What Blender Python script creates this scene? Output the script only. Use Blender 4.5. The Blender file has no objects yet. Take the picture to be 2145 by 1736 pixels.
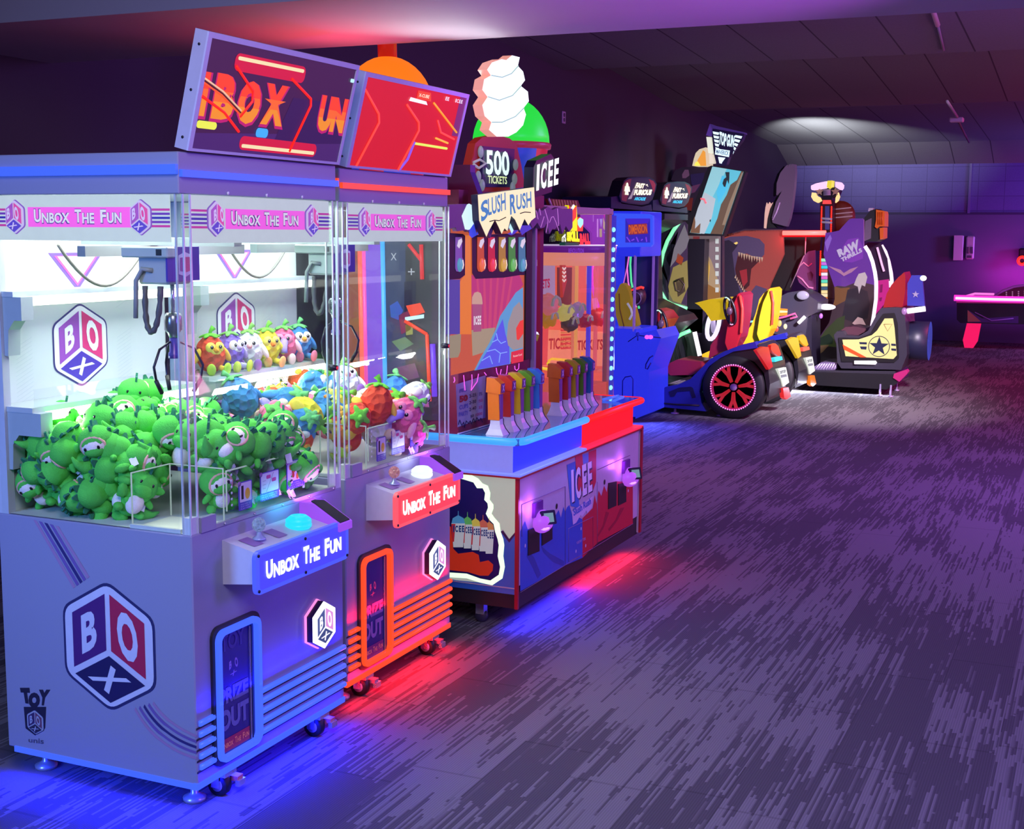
import bpy, math, random
from mathutils import Vector, Matrix, Euler, noise
V = Vector
sc = bpy.context.scene
COL = sc.collection
# ------------------------------------------------------------------ camera
F_PX, YAW, PITCH, ROLL = 2786.0, math.radians(24.01), math.radians(7.80), math.radians(.45)
EYE = V((0, 0, 1.75))
fw = V((-math.sin(YAW)*math.cos(PITCH), math.cos(YAW)*math.cos(PITCH), -math.sin(PITCH)))
_r = V((math.cos(YAW), math.sin(YAW), 0)); _u = _r.cross(fw)
RT = _r*math.cos(ROLL) + _u*math.sin(ROLL); UP = _u*math.cos(ROLL) - _r*math.sin(ROLL)
cd = bpy.data.cameras.new('camera'); cam = bpy.data.objects.new('camera', cd); COL.objects.link(cam)
cd.sensor_fit = 'HORIZONTAL'; cd.sensor_width = 36; cd.lens = 36*F_PX/2145; cd.clip_end = 200
cam.matrix_world = Matrix.Translation(EYE) @ Matrix((RT, UP, -fw)).transposed().to_4x4()
sc.camera = cam
sc.view_settings.view_transform = 'Standard'; sc.view_settings.look = 'None'
sc.view_settings.gamma = 1; sc.view_settings.exposure = 0.0
try: sc.view_settings.use_curve_mapping = False
except Exception: pass
try:
    sc.cycles.use_denoising = True; sc.cycles.max_bounces = 8; sc.cycles.diffuse_bounces = 3
    sc.cycles.glossy_bounces = 4; sc.cycles.transparent_max_bounces = 24; sc.cycles.transmission_bounces = 6
    sc.cycles.caustics_reflective = False; sc.cycles.caustics_refractive = False
    sc.cycles.sample_clamp_indirect = 4; sc.cycles.use_adaptive_sampling = True; sc.cycles.adaptive_threshold = .025
except Exception: pass
# ------------------------------------------------------------------ world, lamps of the hall and added fill lamps out of view
w = bpy.data.worlds.new('World'); sc.world = w; w.use_nodes = True
w.node_tree.nodes['Background'].inputs[0].default_value = (.40, .30, .70, 1)
w.node_tree.nodes['Background'].inputs[1].default_value = .19

def lamp(name, loc, to, size, col, power, shape='RECTANGLE', sy=None, spread=None):
    d = bpy.data.lights.new(name, 'AREA'); d.shape = shape; d.size = size
    if shape == 'RECTANGLE': d.size_y = sy or size
    d.color = col; d.energy = power
    if spread: d.spread = math.radians(spread)
    o = bpy.data.objects.new(name, d); COL.objects.link(o); o.location = loc
    o.rotation_euler = (V(to)-V(loc)).to_track_quat('-Z', 'Y').to_euler()
    return o
def spot(name, loc, to, col, power, ang=60, blend=.6, r=.05):
    d = bpy.data.lights.new(name, 'SPOT'); d.color = col; d.energy = power
    d.spot_size = math.radians(ang); d.spot_blend = blend; d.shadow_soft_size = r
    o = bpy.data.objects.new(name, d); COL.objects.link(o); o.location = loc
    o.rotation_euler = (V(to)-V(loc)).to_track_quat('-Z', 'Y').to_euler()
    return o
def glow(name, loc, col, power, r=.04):
    d = bpy.data.lights.new(name, 'POINT'); d.color = col; d.energy = power; d.shadow_soft_size = r
    o = bpy.data.objects.new(name, d); COL.objects.link(o); o.location = loc
    return o
lamp('hall_fill_lamp', (-.6, .9, 3.3), (-.9, 4.2, 0), 1.6, (.80, .72, 1.0), 108)  # neutral fill added above the view for ambient light
lamp('hall_violet_lamp', (1.0, 9.5, 3.3), (-1.2, 9.8, 0), 2.4, (.42, .14, 1.0), 310)
lamp('hall_magenta_lamp', (2.2, 16.5, 3.2), (0.3, 17, 0), 2.4, (1, .06, .32), 350)
lamp('back_wall_wash', (2.3, 21.6, 2.0), (-.4, 23.4, 2.6), .8, (.28, .18, 1.0), 150)
lamp('ceiling_fill_lamp', (4.2, 11.0, .6), (0, 12.5, 3.4), 1.6, (.8, .24, .50), 115)  # added low and out of view to lift the dark ceiling
lamp('violet_front_fill', (1.6, 3.4, 1.9), (-2.4, 3.8, .8), .8, (.22, .08, 1), 70)  # unseen lamp added to turn the crane fronts violet
lamp('blue_side_fill', (-3.4, -.4, 1.9), (-2.8, 3.08, .8), .8, (.13, .30, 1), 27, spread=80)  # unseen lamp added to turn the near crane's side blue
lamp('left_wall_fill', (4.0, 7.5, 1.2), (-5.2, 11.5, 2.2), 1.2, (.5, .36, .8), 50)  # added beyond the right edge of view to light the left wall
lamp('booth_fill_lamp', (.2, 10.5, 3.0), (-3.2, 14.4, .7), .4, (1, .86, .95), 90, spread=52)  # added fill without a fixture, brightens the dim racers and booths


# ------------------------------------------------------------------ helpers
def lin(c):
    return c/12.92 if c <= .04045 else ((c+.055)/1.055)**2.4
def hexc(h):
    h = h.lstrip('#'); return tuple(lin(int(h[i:i+2], 16)/255) for i in (0, 2, 4))
MATS = {}
def mat(h, rough=.5, metal=0, emit=0, bump=0, scale=40, var=.06, kind='noise', coat=0, key=''):
    """painted / plastic / cloth / lit surface, always with a little procedural variation"""
    k = (h, rough, metal, emit, bump, scale, kind, coat, key)
    if k in MATS: return MATS[k]
    m = bpy.data.materials.new('m_'+h.strip('#')); m.use_nodes = True
    nt = m.node_tree; N = nt.nodes; L = nt.links; b = N['Principled BSDF']
    c = hexc(h)
    b.inputs['Roughness'].default_value = rough; b.inputs['Metallic'].default_value = metal
    if coat: b.inputs['Coat Weight'].default_value = coat; b.inputs['Coat Roughness'].default_value = .08
    tc = N.new('ShaderNodeTexCoord')
    if kind == 'noise':
        t = N.new('ShaderNodeTexNoise'); t.inputs['Scale'].default_value = scale; out = t.outputs['Fac']; t.inputs['Detail'].default_value = 3
    else:
        t = N.new('ShaderNodeTexVoronoi'); t.inputs['Scale'].default_value = scale; out = t.outputs['Distance']
    L.new(tc.outputs['Object'], t.inputs['Vector'])
    mr = N.new('ShaderNodeMapRange'); L.new(out, mr.inputs[0]); mr.inputs[3].default_value = 1-var; mr.inputs[4].default_value = 1+var
    mx = N.new('ShaderNodeVectorMath'); mx.operation = 'SCALE'; mx.inputs[0].default_value = c; L.new(mr.outputs[0], mx.inputs['Scale'])
    if emit:
        b.inputs['Base Color'].default_value = (*[x*.3 for x in c], 1)
        L.new(mx.outputs[0], b.inputs['Emission Color']); b.inputs['Emission Strength'].default_value = emit
    else:
        L.new(mx.outputs[0], b.inputs['Base Color'])
    if bump:
        bp = N.new('ShaderNodeBump'); bp.inputs['Strength'].default_value = bump; bp.inputs['Distance'].default_value = .004 if kind == 'noise' else .02
        L.new(out, bp.inputs['Height']); L.new(bp.outputs[0], b.inputs['Normal'])
    MATS[k] = m; return m
def em(h, s=1.0): return mat(h, .4, emit=s, var=.02)
def glassy(name, tint=(1, 1, 1), gloss=.06, rough=.02, ior=1.45):
    """thin clear acrylic: straight see-through plus a fresnel reflection"""
    if name in MATS: return MATS[name]
    m = bpy.data.materials.new(name); m.use_nodes = True; nt = m.node_tree; N = nt.nodes; L = nt.links
    N.remove(N['Principled BSDF']); o = N['Material Output']
    t = N.new('ShaderNodeBsdfTransparent'); t.inputs[0].default_value = (*tint, 1)
    g = N.new('ShaderNodeBsdfGlossy'); g.inputs['Roughness'].default_value = rough
    lw = N.new('ShaderNodeLayerWeight'); lw.inputs[0].default_value = .5
    pw = N.new('ShaderNodeMath'); pw.operation = 'POWER'; pw.inputs[1].default_value = 5; L.new(lw.outputs['Facing'], pw.inputs[0])
    nz = N.new('ShaderNodeTexNoise'); nz.inputs['Scale'].default_value = 3
    a1 = N.new('ShaderNodeMath'); a1.operation = 'MULTIPLY_ADD'; a1.inputs[1].default_value = gloss*.5; a1.inputs[2].default_value = .02; L.new(nz.outputs['Fac'], a1.inputs[0])
    ad = N.new('ShaderNodeMath'); ad.operation = 'MULTIPLY_ADD'; ad.inputs[1].default_value = .8; L.new(pw.outputs[0], ad.inputs[0]); L.new(a1.outputs[0], ad.inputs[2])
    mx = N.new('ShaderNodeMixShader'); L.new(ad.outputs[0], mx.inputs[0]); L.new(t.outputs[0], mx.inputs[1]); L.new(g.outputs[0], mx.inputs[2])
    L.new(mx.outputs[0], o.inputs[0]); MATS[name] = m; return m
CLEAR = glassy('clear_acrylic', (.975, .99, .985), .02)
EDGE = glassy('acrylic_edge', (.90, .96, .95), .35, .2)

LIP = mat('#d4ece4', .2, emit=.35)  # pale paint with slight emission for the glow of lit acrylic edges
def Q(u, v, X=None, Y=None, Z=None):
    """point of a real plane (X=, Y= or Z= const) seen at photo pixel u,v"""
    d = fw + RT*((u-1072.5)/F_PX) - UP*((v-868)/F_PX)
    if X is not None: t = (X-EYE.x)/d.x
    elif Y is not None: t = (Y-EYE.y)/d.y
    else: t = (Z-EYE.z)/d.z
    return EYE + d*t
def QS(s, **k):
    return [Q(*map(float, p.split(',')), **k) for p in s.split()]
class PL:
    """a drawing plane: origin, right, up, outward normal"""
    def __init__(s, o, ex, ey): s.o = V(o); s.ex = V(ex).normalized(); s.ey = V(ey).normalized(); s.n = s.ex.cross(s.ey).normalized()
    def __call__(s, x, y, z=0): return s.o + s.ex*x + s.ey*y + s.n*z
def front(X): return PL((X, 0, 0), (0, 1, 0), (0, 0, 1))       # faces +X
def side(Y): return PL((0, Y, 0), (1, 0, 0), (0, 0, 1))        # faces -Y
def rrect(x0, y0, x1, y1, r, n=5):
    r = min(r, (x1-x0)/2-1e-5, (y1-y0)/2-1e-5); P = []
    for cx, cy, a in ((x1-r, y1-r, 0), (x0+r, y1-r, 90), (x0+r, y0+r, 180), (x1-r, y0+r, 270)):
        for i in range(n+1):
            t = math.radians(a+90*i/n); P.append((cx+r*math.cos(t), cy+r*math.sin(t)))
    return P
def circ(cx, cy, r, n=24, ry=None):
    return [(cx+r*math.cos(2*math.pi*i/n), cy+(ry or r)*math.sin(2*math.pi*i/n)) for i in range(n)]
TXT = {}
def textmesh(s, bold=.02):
    k = (s, bold)
    if k in TXT: return TXT[k]
    c = bpy.data.curves.new('t', 'FONT'); c.body = s; c.offset = bold; c.resolution_u = 3; c.size = 1
    o = bpy.data.objects.new('t', c); COL.objects.link(o)
    dg = bpy.context.evaluated_depsgraph_get(); me = bpy.data.meshes.new_from_object(o.evaluated_get(dg))
    vs = [(v.co.x, v.co.y) for v in me.vertices]; fs = [tuple(p.vertices) for p in me.polygons]
    bpy.data.objects.remove(o); bpy.data.curves.remove(c); bpy.data.meshes.remove(me)
    x0 = min(v[0] for v in vs); x1 = max(v[0] for v in vs); y0 = min(v[1] for v in vs); y1 = max(v[1] for v in vs)
    TXT[k] = ([((x-x0)/(x1-x0), (y-y0)/(y1-y0)) for x, y in vs], fs); return TXT[k]
class MB:
    def __init__(s): s.v = []; s.f = []; s.m = []; s.sm = []; s.mats = []
    def add(s, vs, fs, mt, smooth=False):
        if mt not in s.mats: s.mats.append(mt)
        i = s.mats.index(mt); b = len(s.v); s.v += [tuple(v) for v in vs]
        for f in fs: s.f.append(tuple(b+k for k in f)); s.m.append(i); s.sm.append(smooth)
        return s
    def box(s, lo, hi, mt, b=0):
        (x0, y0, z0), (x1, y1, z1) = [min(a, c) for a, c in zip(lo, hi)], [max(a, c) for a, c in zip(lo, hi)]
        if b <= 0:
            vs = [(x, y, z) for x in (x0, x1) for y in (y0, y1) for z in (z0, z1)]
            return s.add(vs, [(0, 1, 3, 2), (4, 6, 7, 5), (0, 4, 5, 1), (2, 3, 7, 6), (0, 2, 6, 4), (1, 5, 7, 3)], mt)
        b = min(b, (x1-x0)/2.01, (y1-y0)/2.01, (z1-z0)/2.01)
        vs = []; idx = {}
        for i, x in enumerate((x0, x1)):
            for j, y in enumerate((y0, y1)):
                for k, z in enumerate((z0, z1)):
                    sx, sy, sz = (b, -b)[i], (b, -b)[j], (b, -b)[k]
                    for a, p in enumerate(((x, y+sy, z+sz), (x+sx, y, z+sz), (x+sx, y+sy, z))):
                        idx[i, j, k, a] = len(vs); vs.append(p)
        I = idx; fs = []
        for e in (0, 1):
            fs += [(I[e, 0, 0, 0], I[e, 1, 0, 0], I[e, 1, 1, 0], I[e, 0, 1, 0]), (I[0, e, 0, 1], I[1, e, 0, 1], I[1, e, 1, 1], I[0, e, 1, 1]), (I[0, 0, e, 2], I[1, 0, e, 2], I[1, 1, e, 2], I[0, 1, e, 2])]
            for g in (0, 1):
                fs += [(I[e, g, 0, 0], I[e, g, 1, 0], I[e, g, 1, 1], I[e, g, 0, 1]), (I[e, 0, g, 0], I[e, 1, g, 0], I[e, 1, g, 2], I[e, 0, g, 2]), (I[0, e, g, 1], I[1, e, g, 1], I[1, e, g, 2], I[0, e, g, 2])]
                for h in (0, 1): fs.append((I[e, g, h, 0], I[e, g, h, 1], I[e, g, h, 2]))
        return s.add(vs, fs, mt)
    def prism(s, pts, vec, mt, side_mt=None):
        n = len(pts); vec = V(vec); a = [V(p) for p in pts]; b = [p+vec for p in a]
        s.add(a+b, [tuple(range(n))[::-1], tuple(range(n, 2*n))], mt)
        s.add(a+b, [(i, (i+1) % n, n+(i+1) % n, n+i) for i in range(n)], side_mt or mt); return s
    def shape(s, P, pts, mt, z0=0, z1=None):
        """outline pts (2D) on drawing plane P; flat decal at z0 or slab z0..z1"""
        if z1 is None: return s.add([P(x, y, z0) for x, y in pts], [tuple(range(len(pts)))], mt)
        return s.prism([P(x, y, z0) for x, y in pts], P.n*(z1-z0), mt)
    def ring(s, P, outer, inner, mt, z0=0, z1=None):
        n = len(outer); a = [P(x, y, z1 if z1 is not None else z0) for x, y in outer]; b = [P(x, y, z1 if z1 is not None else z0) for x, y in inner]
        s.add(a+b, [(i, (i+1) % n, n+(i+1) % n, n+i) for i in range(n)], mt)
        if z1 is not None:
            c = [P(x, y, z0) for x, y in outer]; d = [P(x, y, z0) for x, y in inner]
            s.add(a+c, [(i, n+i, n+(i+1) % n, (i+1) % n) for i in range(n)], mt); s.add(b+d, [(i, (i+1) % n, n+(i+1) % n, n+i) for i in range(n)], mt)
        return s
    def tube(s, pts, r, mt, n=8, closed=False, cap=True):
        pts = [V(p) for p in pts]; k = len(pts); rr = r if isinstance(r, (list, tuple)) else [r]*k
        vs = []; prev = None
        for i, p in enumerate(pts):
            if closed: t = pts[(i+1) % k]-pts[i-1]
            else: t = pts[min(i+1, k-1)]-pts[max(i-1, 0)]
            t.normalize()
            if prev is None:
                a = V((0, 0, 1)) if abs(t.z) < .9 else V((1, 0, 0)); x = t.cross(a).normalized()
            else: x = (prev - t*prev.dot(t)).normalized()
            prev = x; y = t.cross(x)
            vs += [p+(x*math.cos(2*math.pi*j/n)+y*math.sin(2*math.pi*j/n))*rr[i] for j in range(n)]
        fs = [(i*n+j, i*n+(j+1) % n, ((i+1) % k)*n+(j+1) % n, ((i+1) % k)*n+j) for i in range(k if closed else k-1) for j in range(n)]
        if cap and not closed: fs += [tuple(range(n))[::-1], tuple((k-1)*n+j for j in range(n))]
        return s.add(vs, fs, mt, True)
    def lathe(s, prof, c, mt, n=24, axis='z', smooth=True, a0=0, a1=360, cap=True):
        c = V(c); vs = []; full = a1-a0 == 360; nn = n if full else n+1
        for r, h in prof:
            for j in range(nn):
                t = math.radians(a0+(a1-a0)*j/n); x, y = r*math.cos(t), r*math.sin(t)
                vs.append(c+(V((x, y, h)) if axis == 'z' else V((h, x, y)) if axis == 'x' else V((x, h, y))))
        fs = [(i*nn+j, i*nn+(j+1) % nn, (i+1)*nn+(j+1) % nn, (i+1)*nn+j) for i in range(len(prof)-1) for j in range(n)]
        if full and cap:
            if prof[0][0] > 1e-4: fs.append(tuple(range(nn))[::-1])
            if prof[-1][0] > 1e-4: fs.append(tuple((len(prof)-1)*nn+j for j in range(nn)))
        return s.add(vs, fs, mt, smooth)
    def ell(s, c, r, mt, rot=None, nu=14, nv=9, wob=0, seed=0):
        c = V(c); R = Euler(rot).to_matrix() if rot else Matrix.Identity(3); vs = [(c+R@V((0, 0, -r[2])))]
        for i in range(1, nv):
            p = -math.pi/2+math.pi*i/nv
            for j in range(nu):
                t = 2*math.pi*j/nu; q = V((math.cos(p)*math.cos(t), math.cos(p)*math.sin(t), math.sin(p)))
                k = 1+(wob*noise.noise(q*2.2+V((seed, 0, 0))) if wob else 0)
                vs.append(c+R@V((q.x*r[0]*k, q.y*r[1]*k, q.z*r[2]*k)))
        vs.append(c+R@V((0, 0, r[2]))); l = len(vs)-1; fs = []
        for j in range(nu):
            fs.append((0, 1+(j+1) % nu, 1+j)); fs.append((l, l-nu+j, l-nu+(j+1) % nu))
            for i in range(nv-2): a = 1+i*nu; fs.append((a+j, a+(j+1) % nu, a+nu+(j+1) % nu, a+nu+j))
        return s.add(vs, fs, mt, True)
    def text(s, t, q, mt, z=0, bold=.02, n=None):
        """q = BL, BR, TR, TL corners in 3D"""
        a, b, c, d = [V(p) for p in q]
        if t == 'ICEE':      # set letter by letter
            L_ = lambda x, y: (a*(1-x)+b*x)*(1-y)+(d*(1-x)+c*x)*y
            for ch, x0, x1 in (('I', 0, .12), ('C', .19, .44), ('E', .52, .73), ('E', .79, 1)): s.text(ch, [L_(x0, 0), L_(x1, 0), L_(x1, 1), L_(x0, 1)], mt, z, bold, n)
            return s
        vs, fs = textmesh(t, bold)
        n = n or (b-a).cross(d-a).normalized()
        return s.add([(a*(1-x)+b*x)*(1-y)+(d*(1-x)+c*x)*y+n*z for x, y in vs], fs, mt)
    def ptext(s, P, t, x0, y0, x1, y1, mt, z=.001, bold=.02, sh=0, dy=0):
        """text in a box of plane P, sh = slant, dy = climb"""
        return s.text(t, [P(x0, y0), P(x1, y0+dy), P(x1+sh, y1+dy), P(x0+sh, y1)], mt, z, bold, P.n)
    def build(s, name, parent=None, org=None, smooth=None):
        me = bpy.data.meshes.new(name); o3 = V(org) if org is not None else V(parent['org']) if parent is not None and 'org' in parent.keys() else V((0, 0, 0))
        me.from_pydata([V(v)-o3 for v in s.v], [], s.f); me.update()
        for m in s.mats: me.materials.append(m)
        me.polygons.foreach_set('material_index', s.m); me.polygons.foreach_set('use_smooth', s.sm)
        o = bpy.data.objects.new(name, me); COL.objects.link(o)
        if parent is not None: o.parent = parent
        elif org is not None: o.location = o3
        return o
def thing(name, label, cat, base, group=None, org=None):
    """Empty at the base of a thing; parts are written in world coordinates and moved with it"""
    o = bpy.data.objects.new(name, None); COL.objects.link(o); o.empty_display_size = .1
    o.location = base; o['org'] = list(org or base); o['label'] = label; o['category'] = cat
    if group: o['group'] = group
    return o
def sub(o, parent_thing):
    """let sub-parts of part o be written in world coordinates too"""
    o['org'] = list(parent_thing['org']); return o
def tag(o, label, cat, group=None):
    o['label'] = label; o['category'] = cat
    if group: o['group'] = group
    return o
def struct(o): o['kind'] = 'structure'; return o
def finish():
    for o in sc.objects:
        if 'org' in o.keys(): del o['org']

# ------------------------------------------------------------------ the room
WX, BY = -5.2, 23.4          # left wall, back wall
def nodes_mat(name, build):
    m = bpy.data.materials.new(name); m.use_nodes = True; nt = m.node_tree
    build(nt, nt.nodes, nt.links, nt.nodes['Principled BSDF']); return m
def carpet(nt, N, L, b):
    g = N.new('ShaderNodeNewGeometry'); sp = N.new('ShaderNodeSeparateXYZ'); L.new(g.outputs['Position'], sp.inputs[0])
    def M(op, a, c=None, d=None):
        n = N.new('ShaderNodeMath'); n.operation = op
        for i, v in enumerate((a, c, d)):
            if v is None: continue
            if isinstance(v, (int, float)): n.inputs[i].default_value = v
            else: L.new(v, n.inputs[i])
        return n.outputs[0]
    def noise2(x, y, sc=1, det=0):
        c = N.new('ShaderNodeCombineXYZ'); L.new(x, c.inputs[0]); L.new(y, c.inputs[1])
        n = N.new('ShaderNodeTexNoise'); n.inputs['Scale'].default_value = sc; n.inputs['Detail'].default_value = det; L.new(c.outputs[0], n.inputs['Vector']); return n.outputs['Fac']
    def white(x, y=None):
        c = N.new('ShaderNodeCombineXYZ'); L.new(x, c.inputs[0])
        if y is not None: L.new(y, c.inputs[1])
        n = N.new('ShaderNodeTexWhiteNoise'); L.new(c.outputs[0], n.inputs['Vector']); return n.outputs['Value']
    X, Y = sp.outputs[0], sp.outputs[1]
    col = M('FLOOR', M('MULTIPLY', X, 1/.0085))          # tufted columns
    tx = M('FLOOR', M('MULTIPLY', X, 1/.25)); yo = M('ADD', Y, M('MULTIPLY', white(tx), 1.0))
    ty = M('FLOOR', M('MULTIPLY', yo, 1/1.0))
    plank = white(tx, ty)                                # each plank its own shade mix
    jit = white(col)
    yj = M('ADD', Y, M('MULTIPLY', jit, .42))            # every column of loops ends at its own place
    a_ = white(tx, M('FLOOR', M('MULTIPLY', M('ADD', yj, M('MULTIPLY', white(tx), .7)), 1/.47)))
    t2 = M('FLOOR', M('MULTIPLY', X, 1/.0425))
    b_ = white(t2, M('FLOOR', M('MULTIPLY', M('ADD', yj, M('MULTIPLY', white(t2), .9)), 1/.31)))
    c_ = white(col, M('FLOOR', M('MULTIPLY', M('ADD', Y, M('MULTIPLY', jit, 3.3)), 1/.22)))
    big = noise2(M('MULTIPLY', X, .8), M('MULTIPLY', Y, .5), 1, 1)
    v = M('ADD', M('ADD', M('MULTIPLY', a_, .44), M('MULTIPLY', b_, .25)), M('ADD', M('MULTIPLY', c_, .31), M('MULTIPLY', big, .24)))
    r = N.new('ShaderNodeValToRGB'); L.new(v, r.inputs[0]); e = r.color_ramp.elements
    e[0].position = .60; e[0].color = (.085, .080, .092, 1); e[1].position = .64; e[1].color = (.18, .172, .188, 1)
    rib = M('MULTIPLY_ADD', M('SINE', M('MULTIPLY', X, 2*math.pi/.0085)), .10, .92)
    n = N.new('ShaderNodeTexNoise'); n.inputs['Scale'].default_value = 420; L.new(g.outputs['Position'], n.inputs['Vector'])
    gr = M('MULTIPLY', rib, M('MULTIPLY_ADD', n.outputs['Fac'], .5, .75))
    seam = M('MULTIPLY', M('GREATER_THAN', M('FRACT', yo), .012), M('GREATER_THAN', M('FRACT', M('MULTIPLY', X, 4)), .02))
    gr = M('MULTIPLY', gr, M('MULTIPLY_ADD', seam, .2, .8))
    mx = N.new('ShaderNodeVectorMath'); mx.operation = 'SCALE'; L.new(r.outputs[0], mx.inputs[0]); L.new(gr, mx.inputs['Scale'])
    L.new(mx.outputs[0], b.inputs['Base Color']); b.inputs['Roughness'].default_value = .9; b.inputs['Specular IOR Level'].default_value = .15
    bp = N.new('ShaderNodeBump'); bp.inputs['Strength'].default_value = .35; bp.inputs['Distance'].default_value = .003
    L.new(M('ADD', n.outputs['Fac'], rib), bp.inputs['Height']); L.new(bp.outputs[0], b.inputs['Normal'])
CARPET = nodes_mat('carpet_planks', carpet)
def tiles(base, line, sx, sy, ax, rough=.8, msize=.01, off=0):
    def f(nt, N, L, b):
        g = N.new('ShaderNodeNewGeometry'); sp = N.new('ShaderNodeSeparateXYZ'); L.new(g.outputs['Position'], sp.inputs[0])
        c = N.new('ShaderNodeCombineXYZ'); L.new(sp.outputs[ax[0]], c.inputs[0]); L.new(sp.outputs[ax[1]], c.inputs[1])
        br = N.new('ShaderNodeTexBrick'); br.offset = off; br.inputs['Scale'].default_value = 1; br.inputs['Brick Width'].default_value = sx; br.inputs['Row Height'].default_value = sy
        br.inputs['Mortar Size'].default_value = msize; br.inputs['Mortar Smooth'].default_value = .1
        br.inputs['Color1'].default_value = (*hexc(base), 1); br.inputs['Color2'].default_value = (*[x*.93 for x in hexc(base)], 1); br.inputs['Mortar'].default_value = (*hexc(line), 1)
        L.new(c.outputs[0], br.inputs['Vector'])
        n = N.new('ShaderNodeTexNoise'); n.inputs['Scale'].default_value = 60; L.new(g.outputs['Position'], n.inputs['Vector'])
        mr = N.new('ShaderNodeMapRange'); L.new(n.outputs['Fac'], mr.inputs[0]); mr.inputs[3].default_value = .85; mr.inputs[4].default_value = 1.12
        mx = N.new('ShaderNodeVectorMath'); mx.operation = 'SCALE'; L.new(br.outputs['Color'], mx.inputs[0]); L.new(mr.outputs[0], mx.inputs['Scale'])
        L.new(mx.outputs[0], b.inputs['Base Color']); b.inputs['Roughness'].default_value = rough
        bp = N.new('ShaderNodeBump'); bp.inputs['Strength'].default_value = .3; bp.inputs['Distance'].default_value = .003; L.new(n.outputs['Fac'], bp.inputs['Height']); L.new(bp.outputs[0], b.inputs['Normal'])
    return nodes_mat('tiled', f)
m = MB(); m.add([(-9, -3, 0), (12, -3, 0), (12, 26, 0), (-9, 26, 0)], [(0, 1, 2, 3)], CARPET); struct(m.build('floor'))
WALLM = mat('#34313c', .8, bump=.2, scale=90, var=.1)
m = MB(); m.box((WX-.2, -3, 0), (WX, 23.6, 4.6), WALLM); struct(m.build('wall_left'))
BW = tiles('#5f56a4', '#4a4284', .41, .24, (0, 2), .6, .006)
m = MB(); m.box((WX, BY, 0), (12, BY+.2, 2.125), mat('#5b5684', .75, bump=.2, scale=60, var=.05)); struct(m.build('wall_back'))
m = MB(); m.box((WX, BY-.012, 2.13), (12, BY+.19, 3.4), BW); struct(m.build('wall_back_upper'))
m = MB(); m.box((WX, BY-.03, 2.10), (12, BY-.012, 2.135), mat('#35305c', .6)); struct(m.build('trim_1'))
# ceiling beyond the beam falls in shallow bays towards the back wall
CEIL = tiles('#77727c', '#3a3640', .61, 30, (0, 1), .8, .008)
prof = [(5.62, 3.78), (12.9, 3.39), (14.15, 3.56), (17.06, 3.33), (18.2, 3.42), (22.4, 3.23), (22.41, 3.24), (BY, 2.925)]
m = MB()
for (a, za), (b_, zb) in zip(prof, prof[1:]):
    m.add([(WX, a, za), (12, a, za), (12, b_, zb), (WX, b_, zb)], [(0, 1, 2, 3)], CEIL)
struct(m.build('ceiling'))
# the broad boxed beam over the near machines
BEAM = mat('#8e8894', .85, bump=.1, scale=3, var=.05)
m = MB(); m.box((WX, 4.46, 2.62), (12, 5.62, 3.9), BEAM); struct(m.build('trim_2'))
m = MB(); m.box((WX, -3, 3.7), (12, 4.46, 3.9), mat('#17151c', .9)); struct(m.build('ceiling_near'))
m = MB(); m.box((12, -3, 0), (12.2, 23.6, 4), mat('#34313c', .8)); struct(m.build('wall_right'))
# surface conduit, hangers and the boxes on the back wall
m = MB(); m.box((-2.2, BY-.035, 2.12), (-2.16, BY-.012, 2.93), mat('#6a64a0', .5)); tag(m.build('wall_conduit', org=(-2.18, BY, 2.12)), 'thin painted conduit running down the tiled upper back wall', 'conduit')
m = MB(); m.tube([(-1.28, 9.0, 3.59), (-1.40, 11.6, 3.45)], .022, mat('#d8c8cc', .4)); m.tube([(-1.40, 11.6, 3.45), (-1.47, 12.7, 3.39)], .012, mat('#8a8288', .4))
tag(m.build('track_rail', org=(-1.3, 9, 3.5)), 'long pale metal rail fixed under the dark ceiling', 'ceiling rail')
pz = Q(2003, 250, Y=15).z
m = MB(); m.tube([Q(1984, 212, Y=13.2), Q(2006, 246, Y=15)], .014, mat('#8a8288', .4)); m.tube([Q(2006, 252, Y=15), Q(2030, 298, Y=18)], .012, mat('#4a4450', .5))
o = thing('ceiling_projector', 'small pale box hanging from a rod below the ceiling at right', 'ceiling fixture', Q(2004, 250, Y=15))
o['org'] = list(o.location)
m.build('hanging_rod', o); m = MB(); c = Q(2004, 251, Y=15); m.box(c-V((.07, .06, .025)), c+V((.07, .06, .025)), mat('#b8a4b8', .5), .01); m.build('housing', o)
m = MB()
def at_bw(s): return QS(s, Y=BY-.09)
g1 = mat('#b9b6c8', .4, metal=.2); g2 = mat('#cfcbe4', .4); gd = mat('#4a4660', .5)
o = thing('breaker_box', 'open pale metal breaker box on the violet back wall', 'electrical box', Q(2020, 520, Y=BY-.02))
m.box(Q(2001, 545, Y=BY-.09), Q(2019, 493, Y=BY-.09)+V((0, .088, 0)), g1, .01); m.build('housing', o)
m = MB(); m.prism(at_bw('1997,545 2015,545 2017,493 1999,493'), (0, -.03, 0), g2); m.build('door', o)
o = thing('switch_panel', 'grey switch panel with two black rocker slots beside the breaker box', 'electrical box', Q(2032, 520, Y=BY-.02))
m = MB(); m.box(Q(2022, 543, Y=BY-.08), Q(2042, 494, Y=BY-.08)+V((0, .078, 0)), g1, .02); m.build('housing', o)
m = MB()
for s in ('2024,531 2029,531 2029,517 2024,517', '2033,531 2038,531 2038,517 2033,517', '2026,540 2035,540 2035,535 2026,535'): m.prism(at_bw(s), (0, -.012, 0), gd)
m.build('switches', o)
o = thing('wall_outlet', 'small white two-socket outlet high on the dark left wall', 'outlet', Q(1180, 245, X=WX))
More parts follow.
